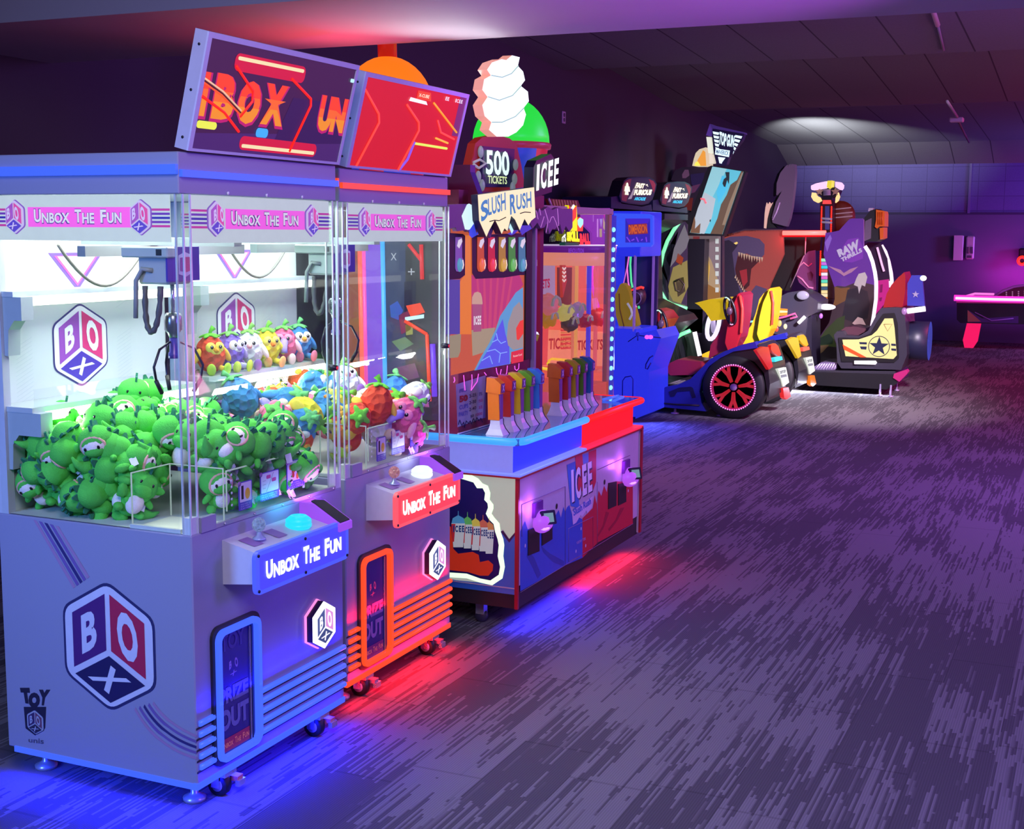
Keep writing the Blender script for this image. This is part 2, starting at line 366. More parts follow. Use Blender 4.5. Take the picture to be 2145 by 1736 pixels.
m = MB(); a = Q(1176, 258, X=WX); b_ = Q(1183, 234, X=WX); m.box((WX, a.y, a.z), (WX+.012, b_.y, b_.z), mat('#a9a2b4', .5), .003); m.build('cover_plate', o)
m = MB()
for zz in (.3, .7): m.lathe([(.02, 0), (.02, .004)], (WX+.012, (a.y+b_.y)/2, a.z+(b_.z-a.z)*zz), mat('#4c4656', .5), 10, 'x')
m.build('sockets', o)

# ------------------------------------------------------------------ cube logo
NAVY, PURP, MAG, RED_ = '#2a2566', '#6a3a9c', '#d8408c', '#c02c50'
def cube_logo(m, P, cx, cy, h, w, cols=('#5a2a86', '#c03058', '#241f63'), white='#eef0f8', line='#2a2a5c', z=.0008, em_=None):
    """badge of a cube seen on its corner with the letters B O X on its faces; h, w = half height/width"""
    mk = (lambda c: em(c, em_)) if em_ else (lambda c: mat(c, .45))
    def hexa(k, r=.16):
        pts = [(0, 1), (.97, .52), (.97, -.52), (0, -1), (-.97, -.52), (-.97, .52)]; out = []
        for i in range(6):
            a, b, c = V(pts[i-1]), V(pts[i]), V(pts[(i+1) % 6])
            p0 = b+(a-b).normalized()*r; p1 = b+(c-b).normalized()*r
            for t in (0, .25, .5, .75, 1): q = p0*(1-t)**2+b*2*t*(1-t)+p1*t*t; out.append((cx+q.x*k*w, cy+q.y*k*h))
        return out
    m.shape(P, hexa(1.0), mk(line), z); m.shape(P, hexa(.95), mk(white), z*2)
    T = lambda x, y: (cx+x*w, cy+y*h)
    L_ = [(-.76, -.40), (-.05, -.06), (-.05, .80), (-.76, .44)]; R_ = [(.05, -.06), (.76, -.40), (.76, .44), (.05, .80)]; B_ = [(-.74, -.50), (0, -.86), (.74, -.50), (0, -.14)]
    for q, c in zip((L_, R_, B_), cols): m.shape(P, [T(*p) for p in q], mk(c), z*3)
    def inner(q, a, b_):   # shrink quad
        A, B, C, D = [V(p) for p in q]; f = lambda x, y: (A*(1-x)+B*x)*(1-y)+(D*(1-x)+C*x)*y
        return [P(*T(*f(x, y)), z*4) for x, y in ((a, b_), (1-a, b_), (1-a, 1-b_), (a, 1-b_))]
    m.text('B', inner(L_, .27, .15), mk(white), 0, .04, P.n); m.text('O', inner(R_, .20, .08), mk(white), 0, .045, P.n)
    A = V(B_[0])*.5+V(B_[3])*.5; m.text('X', inner(B_, .20, .17), mk(white), 0, .03, P.n)

# ------------------------------------------------------------------ crane machines
X0, X1, Y1, Y2, ZB, ZS, ZT, ZC = -3.14, -2.395, 3.085, 3.925, .10, .865, 1.85, 1.968
ORG = (-2.77, 3.5, 0)
BODY = mat('#8c8fac', .38, bump=.02, scale=200, var=.02, coat=.15)
BODYD = mat('#8e90a0', .4)
WHITEIN = mat('#cdd8d4', .5, var=.02)
CHROME = mat('#ccd2d8', .24, metal=.75, var=.03)
BLACK = mat('#111116', .5); DARK = mat('#26252e', .5); SCREW = mat('#2c2c38', .4, metal=.6)
def fun(m, P, x0, y0, x1, y1, mt, z, bold):
    """UNBOX THE FUN with taller first letters"""
    for k, (s_, a, b_, h) in enumerate((('U', 0, .082, 1), ('NBOX', .092, .415, .80), ('T', .475, .55, 1), ('HE', .56, .695, .80), ('F', .765, .83, 1), ('UN', .84, 1, .80))):
        dz = (.04, -.02, .03, -.03, .02, 0)[k]*(y1-y0); m.ptext(P, s_, x0+(x1-x0)*a, y0+dz, x0+(x1-x0)*b_, y0+(y1-y0)*h+dz, mt, z, bold)
def crane(off, theme):
    led, ledd = theme['led'], theme['leds']
    t = thing('crane_game', theme['label'], 'claw machine', V(ORG)+V(off), 'white and purple crane games', org=ORG)
    F, S = front(X1), side(Y1)
    # --- cabinet
    m = MB(); m.box((X0, Y1, ZB), (X1, Y2, ZS), BODY, .004)
    m.box((X0, Y1, ZT), (X1-.013, Y2, ZC), BODY, .003)
    m.box((X0-.02, Y1, ZS), (X0, Y2, ZT), WHITEIN); m.box((X0, Y1+.001, ZS), (X0+.045, Y1+.03, ZT), mat('#b4bcc8', .4))
    # decals on the near side: stripes, cube, small maker's mark
    if theme['near']:
        st = ['#8a6a92', '#5a4690', '#332a6c', '#5a4690', '#8a6a92']
        def band(u0, v0, u1, v1, n, lists):
            pass
        for i, c in enumerate(['#9a7aa0', '#6a5498', '#2d2766', '#6a5498', '#9a7aa0']):
            a = 70+i*11.5; b_ = 154+i*7.2
            m.add([p+V((0, -.001, 0)) for p in QS(f'{a},{1088+i*3} {a+7},{1090+i*3} {b_+5},{1228-i*5} {b_},{1232-i*5}', Y=Y1)], [(0, 1, 2, 3)], mat(c, .5))
            path = []
            ox, oy = 284+i*9.5, 1484-i*3
            for k in range(13):
                tt = k/12; x = (1-tt)**2*ox+2*tt*(1-tt)*(328+i*6)+tt*tt*412; y = (1-tt)**2*oy+2*tt*(1-tt)*(1566-i*12)+tt*tt*(1588-i*11.5)
                path.append((x, y))
            up = [Q(x, y-3.2+abs(.5-k/12)*0, Y=Y1) for k, (x, y) in enumerate(path)]; dn = [Q(x-(2.2 if k < 6 else 0), y+2.6, Y=Y1) for k, (x, y) in enumerate(path)]
            n = len(up); m.add([p+V((0, -.001, 0)) for p in up+dn], [(k, k+1, n+k+1, n+k) for k in range(n-1)], mat(c, .5))
        a, b_ = Q(231, 1217, Y=Y1), Q(231, 1490, Y=Y1); l, r_ = Q(132, 1355, Y=Y1), Q(329, 1355, Y=Y1)
        m.shape(S, circ((l.x+r_.x)/2, (a.z+b_.z)/2, .001, 4), BODY, .0005)
        cube_logo(m, S, (l.x+r_.x)/2, (a.z+b_.z)/2, (a.z-b_.z)/2, (r_.x-l.x)/2, ('#4a1f6c', '#a8204c', '#1f1950'), '#c4c8dc')
        # TOY / BOX / maker
        q = QS('45,1475 105,1475 102,1440 42,1440', Y=Y1)
        DK = mat('#1d1a38', .5)
        m.text('T', [p for p in QS('48,1472 66,1474 62,1440 42,1440', Y=Y1)], DK, .001, .09, S.n)
        m.text('O', [p for p in QS('60,1482 84,1482 84,1450 60,1450', Y=Y1)], DK, .001, .09, S.n)
        m.text('Y', [p for p in QS('82,1476 98,1478 106,1444 82,1444', Y=Y1)], DK, .001, .09, S.n)
        m.add([p+V((0, -.0008, 0)) for p in QS('50,1480 97,1480 95,1525 74,1540 54,1525', Y=Y1)], [(0, 1, 2, 3, 4)], DK)
        c = Q(75, 1512, Y=Y1); cube_logo(m, S, c.x, c.z, .042, .036, ('#3a2a5c', '#6a4060', '#2a2848'), '#9aa0b8', z=.0012)
        m.text('unis', QS('60,1554 92,1558 92,1547 60,1545', Y=Y1), mat('#4a4a66', .5), .001, .02, S.n)
    # seams and screws of the front
    for zz in (.62,): m.box((X1, Y2-.012, zz), (X1+.0006, Y2-.009, ZS), mat('#8a8ca0', .5))
    cab = sub(m.build('cabinet', t), t)
    # --- LED edging along the foot
    m = MB(); m.box((X1-.012, Y1-.004, ZB-.012), (X1+.004, Y2, ZB+.008), em(led, theme['ls'])); m.box((X0+.03, Y1-.005, ZB-.012), (X1, Y1+.01, ZB+.006), em(led, theme['ls'])); m.build('base_light_strip', t)
    # --- feet and casters
    for (x, y) in ((X1-.09, Y1+.10), (X0+.06, Y1+.1)):
        m = MB(); m.lathe([(.034, 0), (.036, .012), (.02, .02), (.012, .026), (.012, ZB)], (x, y, 0), mat('#c0c4d8', .3, metal=.5), 20); m.build('levelling_foot', t)
    for (x, y) in ((X1-.03, Y1+.165), (X1-.03, Y2-.13)):
        m = MB(); m.box((x-.035, y-.03, .072), (x+.03, y+.03, .088), CHROME); m.box((x-.03, y-.022, .03), (x+.0, y-.017, .075), CHROME); m.box((x-.03, y+.017, .03), (x, y+.022, .075), CHROME)
        c = sub(m.build('caster', t), t)
        m = MB(); m.lathe([(.012, -.016), (.034, -.016), (.037, -.01), (.037, .01), (.034, .016), (.012, .016)], (x-.012, y, .037), BLACK, 24, 'y'); m.lathe([(.0, -.018), (.02, -.018), (.022, 0), (.02, .018), (0, .018)], (x-.012, y, .037), mat('#b8bcd0', .3, metal=.5), 16, 'y'); m.build('wheel', c)
        m = MB(); m.box((x+.012, y+.02, .045), (x+.04, y+.05, .06), mat('#c0667c', .4)); m.box((x+.035, y+.015, .03), (x+.05, y+.05, .05), CHROME); m.build('brake', c)
    # --- front: glowing speed stripes
    m = MB()
    z0 = [.158, .188, .218, .248, .278]
    for i in range(5):
        z = .155+i*.034
        m.tube([F(Y1+.012, z-.0, .004), F(3.165, z+.0, .004)], .0095, em(led, ledd), 8)
        m.tube([F(3.405, z+.0, .004), F(Y2-.002, z, .004)], .0095, em(led, ledd), 8)
        m.box((X1, Y1, z-.017), (X1+.0015, 3.17, z-.011), DARK); m.box((X1, 3.4, z-.017), (X1+.0015, Y2, z-.011), DARK)
    m.build('stripe_lights', t)
    # --- prize door with a glowing rounded frame
    m = MB(); dy0, dy1, dz0, dz1 = 3.172, 3.395, .135, .553
    m.ring(F, rrect(dy0-.012, dz0-.012, dy1+.012, dz1+.012, .035), rrect(dy0+.014, dz0+.014, dy1-.014, dz1-.014, .02), DARK, 0, .010)
    m.ring(F, rrect(dy0, dz0, dy1, dz1, .035), rrect(dy0+.017, dz0+.017, dy1-.017, dz1-.017, .022), em(led, ledd), .002, .024)
    d = sub(m.build('prize_door', t), t)
    m = MB(); sg = theme['door']
    m.shape(F, rrect(dy0+.014, dz0+.014, dy1-.014, dz1-.014, .02), mat(sg[0], .25, coat=.5), .004)
    gy = dy1-.045
    m.box((X1+.005, gy, dz0+.02), (X1+.009, gy+.006, dz1-.03), mat('#b8b4c8', .2, metal=.8)); m.box((X1+.005, gy+.012, dz0+.02), (X1+.007, gy+.016, dz1-.03), mat('#20184c', .3))
    m.ptext(F, 'PRIZE', dy0+.024, .31, gy-.006, .36, mat(sg[1], .4), .0055, .05); m.ptext(F, 'OUT', dy0+.02, .225, gy-.006, .293, mat(sg[1], .4), .0055, .05)
    if theme['near']: m.ptext(F, 'TOY', dy0+.035, .475, gy-.02, .53, mat('#3f3c8c', .4), .0055, .03)
    cube_logo(m, F, (dy0+gy)/2+.008, .418, .043, .038, ('#4a3a98', '#6a4080', '#38308c'), sg[2], sg[2], .0012)
    m.shape(F, [(dy0+.024, .158), (gy-.004, .158), (gy-.004, .20), (dy0+.024, .20)], mat(sg[3], .4), .0055); fun(m, F, dy0+.028, .17, gy-.008, .19, mat('#ff9a78', .4), .006, .03)
    m.build('door_panel', d)
    # --- round-cornered badge standing off the front
    m = MB(); by, bz = 3.748, .422
    def hx(k): return [(by+k*.072*x, bz+k*.083*y) for x, y in ((0, 1), (.97, .52), (.97, -.52), (0, -1), (-.97, -.52), (-.97, .52))]
    m.shape(F, hx(1.06), em('#ff8fd6', 1.1), .001, .008); m.shape(F, hx(1.0), mat('#241a34', .4), .008, .03)
    b2 = sub(m.build('logo_badge', t), t)
    m = MB(); m.shape(F, hx(.99), em('#ffffff', 1.6), .03, .034)
    Pm = PL(F(0, 0, .035), F.ex, F.ey); cube_logo(m, Pm, by, bz, .074, .064, ('#4a5a8c', '#d890cc', '#3a4a78'), '#ffffff', '#ffffff', .0008, 1.0); m.build('lit_face', b2)
    # --- control console
    m = MB(); cx0, cx1 = X1, -2.262; cy0, cy1 = 3.232, 3.70; 
    prof = [(cx0, .685), (cx1, .70), (cx1, .792), (cx0, .822)]
    m.prism([(x, cy0, z) for x, z in prof], (0, cy1-cy0, 0), mat('#c4c6d4', .35, coat=.2))
    for yy in (3.27, 3.40): m.add([(cx0+.03, yy, .817), (cx0+.09, yy, .8035), (cx0+.09, yy+.05, .8035), (cx0+.03, yy+.05, .817)], [(0, 1, 2, 3)], mat('#8c6aa8', .4))
    con = sub(m.build('control_console', t), t)
    FP = front(cx1); m = MB()
    m.shape(FP, rrect(3.195, .674, 3.722, .806, .022), em(theme['plate'], theme['ps']), 0, .014)
    m.shape(FP, rrect(3.213, .687, 3.704, .793, .012), em(theme['plate2'], theme['ps']), .0145)
    fun(m, FP, 3.243, .712, 3.672, .768, em(theme['halo'], 1.0), .0155, .075)
    fun(m, FP, 3.243, .712, 3.672, .768, em('#ffffff', 1.8), .017, .03)
    for yy in (3.207, 3.46, 3.71):
        for zz in (.686, .794): m.lathe([(.005, 0), (.005, .003)], (cx1+.0145, yy, zz), SCREW, 8, 'x')
    m.build('lit_sign', con)
    m = MB(); jy = 3.335; m.lathe([(.022, 0), (.02, .005), (.009, .012), (.006, .03)], (X1+.062, jy, .81), mat('#a8b8d8', .2, metal=.3), 16)
    m.lathe([(.0, .026), (.012, .030), (.0, .034)], (X1+.062, jy, .81), CHROME, 12)
    m.ell((X1+.062, jy, .856), (.0215, .0215, .0225), mat(theme['ball'], .1, emit=.35, kind='voronoi', bump=1, scale=90, var=.5), nu=16, nv=10); m.build('joystick', con)
    m = MB(); m.lathe([(.036, 0), (.042, .006), (.043, .014), (.038, .017), (.042, .02), (.041, .03), (.026, .042), (.022, .043), (.02, .039), (0, .039)], (X1+.068, 3.545, .803), em(theme['button'], 1.0), 28); m.build('push_button', con)
    lamp('button_lamp', V((X1+.05, 3.545, .895))+V(off), V((X1, 3.545, .885))+V(off), .12, hexc(theme['button']), .12, sy=.02, spread=130)
    m = MB(); m.prism([(X1+.0, 3.655, .80), (X1+.155, 3.655, .775), (X1+.155, 3.655, .80), (X1+.05, 3.655, .86), (X1, 3.655, .862)], (0, .078, 0), em('#a050e8', .8))
    m.prism([(X1+.04, 3.665, .8685), (X1+.15, 3.665, .806), (X1+.15, 3.725, .806), (X1+.04, 3.725, .8685)], (0, 0, -.004), mat('#1c1a2a', .3)); m.build('card_reader', con)
    lamp('reader_lamp', V((X1+.05, 3.70, .875))+V(off), V((X1, 3.72, .90))+V(off), .05, (.5, .12, 1), .5, sy=.03)
    # --- glass case
    def pane(name, lo, hi, par=t):
        g = MB(); g.box(lo, hi, CLEAR); return g.build(name, par)
    pane('side_glass', (X0+.02, Y1, ZS), (X1-.045, Y1+.006, ZT)); pane('front_glass', (X1-.008, Y1+.05, ZS), (X1-.002, Y2-.05, ZT))
    pane('far_glass', (X0, Y2-.004, ZS), (X1-.045, Y2-.001, ZT))
    for (x, y) in ((X1-.034, Y1+.004), (X1-.034, Y2-.04)):
        m = MB(); m.box((x, y, ZS+.001), (x+.03, y+.036, ZT), EDGE)
        for dx, dy in ((0, 0), (.026, 0), (.026, .032)): m.box((x+dx, y+dy, ZS), (x+dx+.005, y+dy+.005, ZT), mat('#e4ecf0', .25, metal=.35, emit=0))
        m.box((x+.002, y+.002, ZS), (x+.028, y+.034, ZS+.05), mat('#e8eaf0', .3)); m.build('corner_post', t)
    m = MB(); m.box((X1-.012, Y1+.045, ZS-.0), (X1+.004, Y1+.115, ZS+.045), BODY); m.box((X1-.01, Y1+.11, ZS), (X1+.001, Y2-.045, ZS+.012), mat('#a4a8b4', .3, metal=.5))
    for k in range(5): m.lathe([(.004, 0), (.004, .004)], (X1+.001, Y1+.16+k*.155, ZS+.006), CHROME, 8, 'x')
    m.build('glass_sill', t)
    for k in range(3):
        m = MB(); m.lathe([(.005, 0), (.005, .004)], (X1-.013, Y1+.23+k*.2, ZT+.008), mat('#f0f0f6', .3), 8, 'x'); m.build('screw', t)
    m = MB(); yk = Y2-.07; m.lathe([(.011, 0), (.011, .012), (.009, .03)], (X1-.002, yk, 1.29), SCREW, 14, 'x'); m.lathe([(.006, .03), (.006, .032)], (X1-.002, yk, 1.29), em('#e03040', .8), 10, 'x'); m.build('glass_lock', t)
    # --- LED band under the display and the display itself
    m = MB(); m.box((X1-.013, Y1+.004, 1.898), (X1-.001, Y2, 1.918), em(led, theme['ls'])); m.box((X0, Y1-.012, 1.905), (X1-.013, Y1, 1.932), em(led, theme['ls'])); m.build('band_light', t)
    bl, tl = V((-2.400, Y1+.028, 1.972)), V((-2.317, Y1+.028, 2.295)); ey = (tl-bl); H_ = ey.length; P = PL(bl, (0, 1, 0), ey); Wd = .814
    m = MB(); m.prism([P(-.0, 0, 0), P(Wd, 0, 0), P(Wd, H_, 0), P(0, H_, 0)], P.n*-.042, mat('#b4b2c8', .4)); m.ring(P, [(0, 0), (Wd, 0), (Wd, H_), (0, H_)], [(.018, .008), (Wd-.014, .008), (Wd-.014, H_-.016), (.018, H_-.016)], mat('#c6c4de', .4), .0, .006)
    for k in (.1, .5, .88): m.lathe([(.004, 0), (.004, .003)], P(-.002, H_*k, -.02)+V((0, 0, 0)), SCREW, 8, 'y')
    dis = sub(m.build('display', t), t)
    m = MB(); theme['screen'](m, P, .018, .008, Wd-.014, H_-.016); m.build('screen', dis)
    # --- header film: UNBOX THE FUN between two cubes
    def header(name, P, x0, x1, z0, z1, flip=False):
        m = MB(); m.shape(P, [(x0, z0), (x1, z0), (x1, z1), (x0, z1)], mat('#dcece8', .4, emit=.62), 0, .003)
        a, b_ = z0+(z1-z0)*.30, z0+(z1-z0)*.74; L_ = x1-x0; pinks = '#ee62d8'
        m.shape(P, [(x0+L_*.22, a), (x0+L_*.80, a), (x0+L_*.80, b_), (x0+L_*.22, b_)], em(pinks, .95), .0035)
        for k, c in enumerate(('#c03a9c', '#6a3ab0', '#3a32a8', '#6a3ab0', '#c03a9c')):
            zz = a+(b_-a)*(k+.1)/5
            for u0, u1 in ((0, .16), (.86, 1)): m.shape(P, [(x0+L_*u0, zz), (x0+L_*u1, zz), (x0+L_*u1, zz+(b_-a)*.11), (x0+L_*u0, zz+(b_-a)*.11)], em(c, .8), .0035)
        zc = (a+b_)/2; hh = (z1-z0)*.40
        for u in (.15, .85): cube_logo(m, P, x0+L_*u, zc, hh, hh*.74, ('#a858c4', '#e050a8', '#5a48c8'), '#d8ccf4', '#8a5cc8', .0012+.0032, .7)
        P2 = PL(P(0, 0, .0045), P.ex, P.ey)
        fun(m, P2, x0+L_*.255, zc-hh*.37, x0+L_*.745, zc+hh*.43, mat('#7a5a98', .5), 0, .07); fun(m, P2, x0+L_*.257, zc-hh*.32, x0+L_*.745, zc+hh*.40, em('#e4e4ec', .8), .0006, .03); m.build(name, t)
    header('side_header', PL((0, Y1+.009, 0), (1, 0, 0), (0, 0, 1)), X0+.02, X1-.05, 1.715, ZT-.002)
    header('front_header', PL((X1-.014, 0, 0), (0, 1, 0), (0, 0, 1)), Y1+.05, Y2-.05, 1.712, ZT-.002)
    # --- inside: back panel art, two shelves with tube lights, crane
    B = front(X0+.001); m = MB()
    m.box((X0, Y1+.006, ZS), (X0+.001, Y2-.006, ZT), WHITEIN)
    for zz in (1.0, 1.3, 1.6):
        for k in range(16):
            for yb in (3.185, 3.66):
                m.shape(B, [(yb, zz-.12+k*.013), (yb+.075, zz-.09+k*.013), (yb+.075, zz-.0885+k*.013), (yb, zz-.1185+k*.013)], mat('#bcccca', .5), .001)
    cube_logo(m, B, 3.481, 1.364, .143, .135, ('#9a50b4', '#dc3c7c', '#4e3cae'), '#f2f6f8', '#3a3a78', .001)
    T3 = lambda k: [(3.475-.125*k, 1.665), (3.475+.125*k, 1.665), (3.475, 1.665-.10*k)]
    m.shape(B, [(3.345, 1.672), (3.605, 1.672), (3.475, 1.545)], mat('#6a4cc4', .5), .001); m.shape(B, [(3.372, 1.662), (3.578, 1.662), (3.475, 1.562)], mat('#e0508c', .5), .0018); m.shape(B, [(3.385, 1.66), (3.565, 1.66), (3.475, 1.572)], WHITEIN, .0026)
    m.build('back_panel', t)
    for zz, ln in ((1.53, .09), (1.175, .15)):
        m = MB(); m.box((X0+.002, Y1+.01, zz+.012), (X0+ln, Y2-.006, zz+.028), mat('#b8c2c4', .3)); m.prism([(X0+.002, Y1+.012, zz+.012), (X0+ln+.03, Y1+.012, zz+.012), (X0+ln+.03, Y1+.012, zz-.06), (X0+.09, Y1+.012, zz-.06), (X0+.065, Y1+.012, zz-.09), (X0+.06, Y1+.012, zz-.17), (X0+.002, Y1+.012, zz-.17)], (0, .05, 0), mat('#a4b2b6', .4))
        sh = sub(m.build('shelf', t), t)
        m = MB(); m.box((X0+ln-.02, Y1+.065, zz-.018), (X0+ln, Y2-.01, zz+.011), em('#fffdf4', 2.6)); m.build('tube_light', sh)
        if zz < 1.3:
            m = MB(); m.box((X0+ln-.002, Y1+.02, zz+.028), (X0+ln, Y2-.01, zz+.085), CLEAR); m.build('shelf_lip', sh)
    # crane rail, carriage, hose, claw
    m = MB(); m.box((-2.80, Y1+.02, 1.668), (-2.77, Y2-.02, 1.70), mat('#98a0a2', .4, metal=.5)); m.box((-3.05, 3.40, 1.70), (-2.45, 3.44, 1.725), mat('#98a0a2', .4, metal=.5))
    g = sub(m.build('gantry_rail', t), t)
    cx, cy = theme['claw']
    m = MB(); m.box((cx-.055, cy-.05, 1.59), (cx+.055, cy+.06, 1.675), mat('#a9b4b4', .4), .006); m.box((cx-.10, cy-.07, 1.668), (cx+.07, cy-.03, 1.70), mat('#a9b4b4', .4), .004); m.box((cx+.03, cy-.071, 1.675), (cx+.05, cy-.069, 1.693), BLACK); m.build('carriage', g)
    m = MB(); m.box((cx+.056, cy-.06, 1.60), (cx+.062, cy+.09, 1.70), mat('#4a3aa0', .3)); m.shape(front(cx+.062), [(cy-.01, 1.62), (cy+.025, 1.612), (cy+.055, 1.625), (cy+.055, 1.675), (cy+.02, 1.685), (cy-.01, 1.675)], mat('#d8c8ec', .4), .001)
    m.shape(front(cx+.062), [(cy-.004, 1.63), (cy+.02, 1.625), (cy+.02, 1.67), (cy-.004, 1.668)], mat('#9040a0', .4), .002); m.shape(front(cx+.062), [(cy+.022, 1.625), (cy+.048, 1.63), (cy+.048, 1.67), (cy+.022, 1.67)], mat('#d04080', .4), .002); m.build('carriage_cover', g)
    hose = mat('#6a6660', .5, bump=.5, scale=30)
    m = MB(); pts = []
    for k in range(17):
        u = k/16; pts.append((X0+.12, Y1+.18+u*.42, 1.70-math.sin(u*math.pi)**.9*.135))
    m.tube(pts, .0055, hose); m.build('cable', g)
    m = MB(); a = V((cx, cy-.05, 1.63)); m.tube([a+V(p) for p in ((0, 0, 0), (-.03, -.01, .005), (-.05, -.015, -.03), (-.052, -.015, -.08), (-.055, -.015, -.14))], .0075, mat('#8d9290', .4), 8)
    pts = [a+V((-.02+.055*math.sin(k/20*math.pi)*.2-.0+.0*k, -.01, -.04)) for k in range(0)]
    for k in range(25):
        u = k/24; ang = math.pi*u; pts.append(V((cx-.025+.028*(1-math.cos(ang))-.01*math.sin(ang), cy-.055, 1.585-.135*math.sin(ang)**.8)))
    m.tube(pts, [.0085+.0016*math.sin(k*4.2) for k in range(25)], mat('#5c5a58', .5), 10)
    m.build('spiral_hose', g)
    m = MB(); m.tube([(cx+.03, cy, 1.60), (cx+.03, cy, 1.50)], .006, CHROME); m.lathe([(.0, .03), (.02, .03), (.026, .02), (.026, -.02), (.018, -.03), (.01, -.05), (0, -.05)], (cx+.03, cy, 1.475), mat('#9aa0a4', .25, metal=.8), 16)
    m.lathe([(.013, 0), (.013, -.04), (.017, -.045), (.017, -.06), (0, -.06)], (cx+.03, cy, 1.43), mat('#5a50a0', .3), 12)
    cl = sub(m.build('claw', g), t)
    for k in range(3):
        an = math.radians(25+120*k); d_ = V((math.cos(an), math.sin(an), 0)); c = V((cx+.03, cy, 1.40)); m = MB()
        m.tube([c+d_*.015+V((0, 0, .02)), c+d_*.06+V((0, 0, .0)), c+d_*.085+V((0, 0, -.05)), c+d_*.075+V((0, 0, -.10)), c+d_*.055+V((0, 0, -.125))], [.003, .004, .004, .004, .0035], mat('#3a3a40', .3, metal=.7), 8)
        m.tube([c+d_*.078+V((0, 0, -.09)), c+d_*.055+V((0, 0, -.13))], .0065, mat('#20201f', .5)); m.build('claw_finger', cl)
    # bin floor, prize chute of clear sheets, slotted tray with instruction cards
    m = MB(); m.add([(X0, Y1+.006, ZS+.002), (X1-.01, Y1+.006, ZS+.002), (X1-.01, Y2-.006, ZS+.002), (X0, Y2-.006, ZS+.002)], [(0, 1, 2, 3)], WHITEIN)
    if theme['near']: m.prism([(X0+.022, Y1+.008, ZS), (X0+.022, Y1+.14, ZS), (X0+.022, Y1+.17, ZS+.05), (X0+.022, Y1+.17, 1.16), (X0+.022, Y1+.05, 1.18), (X0+.022, Y1+.012, 1.07)], (.006, 0, 0), WHITEIN)
    m.build('bin_floor', t)
    m = MB(); cxa, cya = X1-.23, Y1+.02; cw = .19; h = 1.03
    def sheet(p, q, z0, z1, mat_=CLEAR, edge=True):
        p, q = V(p), V(q); m.add([(p.x, p.y, z0), (q.x, q.y, z0), (q.x, q.y, z1), (p.x, p.y, z1)], [(0, 1, 2, 3)], mat_)
        if edge: m.tube([(p.x, p.y, z0), (p.x, p.y, z1), (q.x, q.y, z1), (q.x, q.y, z0)], .0028, LIP, 5)
    sheet((cxa, Y1+.02, 0), (cxa, Y1+.20, 0), ZS, h); sheet((cxa, Y1+.20, 0), (X1-.03, Y1+.20, 0), ZS, h)
    m.box((cxa-.0, Y1+.008, ZS), (X1-.045, Y1+.02, ZS+.012), mat('#c8d4d0', .3)); m.box((cxa+.01, Y1+.03, ZS+.0022), (X1-.04, Y1+.19, ZS+.0026), mat('#eef4d8', .5)); 
    m.build('prize_chute', t)
    m = MB(); xt = X1-.03
    sheet((xt, Y1+.215, 0), (xt, Y1+.64, 0), ZS+.03, ZS+.155); sheet((xt, Y1+.645, 0), (xt-.16, Y1+.645, 0), ZS+.03, ZS+.155)
    for yb in (Y1+.24, Y1+.62):
        for k in range(6): m.lathe([(.0045, 0), (.0045, .001)], (xt+.001, yb, ZS+.045+k*.019), mat('#e8f0ee', .4), 8, 'x')
    tr = sub(m.build('acrylic_tray', t), t)
    FT = front(xt+.004)
    for k, (ya, yb, za, zb) in enumerate(((3.355, 3.425, .885, .975), (3.47, 3.575, .893, .985), (3.62, 3.725, .905, 1.0))):
        m = MB(); m.shape(FT, rrect(ya, za, yb, zb, .006), mat('#4a42b0', .4), 0, .002); m.shape(FT, rrect(ya+.004, za+.026, yb-.004, zb-.003, .004), mat('#dcdce4', .4), .0025)
        if k == 0: m.shape(FT, rrect(ya+.012, za+.035, ya+.024, zb-.012, .001), BLACK, .003); m.shape(FT, circ(ya+.045, za+.05, .013, 12, .018), mat('#e8c020', .4), .003)
        if k == 1:
            m.shape(FT, [(ya+.03, za+.028), (ya+.033, za+.028), (yb-.03, zb-.006), (yb-.033, zb-.006)], mat('#9090a0', .4), .003)
            for q in ((.045, .075), (.075, .062)): m.shape(FT, rrect(ya+q[0]-.012, za+q[1]-.006, ya+q[0]+.012, za+q[1]+.006, .004), mat('#d04890', .4), .003)
            for q in range(3): m.shape(FT, rrect(ya+.012, za+.04+q*.012, ya+.03, za+.042+q*.012, .0005), mat('#a8a8b8', .4), .003)
        if k == 2:
            rr = random.Random(3)
            for q in range(9): m.shape(FT, circ(ya+.02+rr.random()*.065, za+.035+rr.random()*.045, .008, 7, .01), mat(('#c04428', '#d88820')[q % 2], .4), .003+q*.0001)
        for q in range(3): m.ptext(FT, 'PLAY HERE TO WIN'[0:9+q*2], ya+.008, za+.003+q*.007, yb-.01, za+.0075+q*.007, mat('#c8c8f4', .4), .003, 0)
        m.lathe([(.008, 0), (.008, .002)], (xt+.006, ya+.002, zb-.004), mat('#9a6aa8', .4), 10, 'x'); m.build('instruction_card', tr)
    for y in (3.24, 3.42, 3.6, 3.78):
        lamp_col = (1, .98, .93)
    lamp('case_tube_lamp', V((X0+.17, 3.5, 1.16))+V(off), V((-2.5, 3.5, .9))+V(off), .74, lamp_col, theme['pw'], sy=.03, spread=170)
    lamp('case_top_lamp', V((-2.78, 3.5, 1.838))+V(off), V((-2.78, 3.5, 0))+V(off), .6, (.92, 1, .98), theme['pw2'], sy=.7)
    # the light that the foot strip throws on the carpet
    lamp('foot_light', V((X1-.04, 3.5, .085))+V(off), V((X1+.40, 3.5, 0))+V(off), .8, hexc(theme['floor']), theme['fw'], sy=.03)
    lamp('stripe_glow', V((X1+.03, 3.5, .325))+V(off), V((X1, 3.5, .45))+V(off), .8, hexc(theme['floor']), theme['sg'], sy=.012)
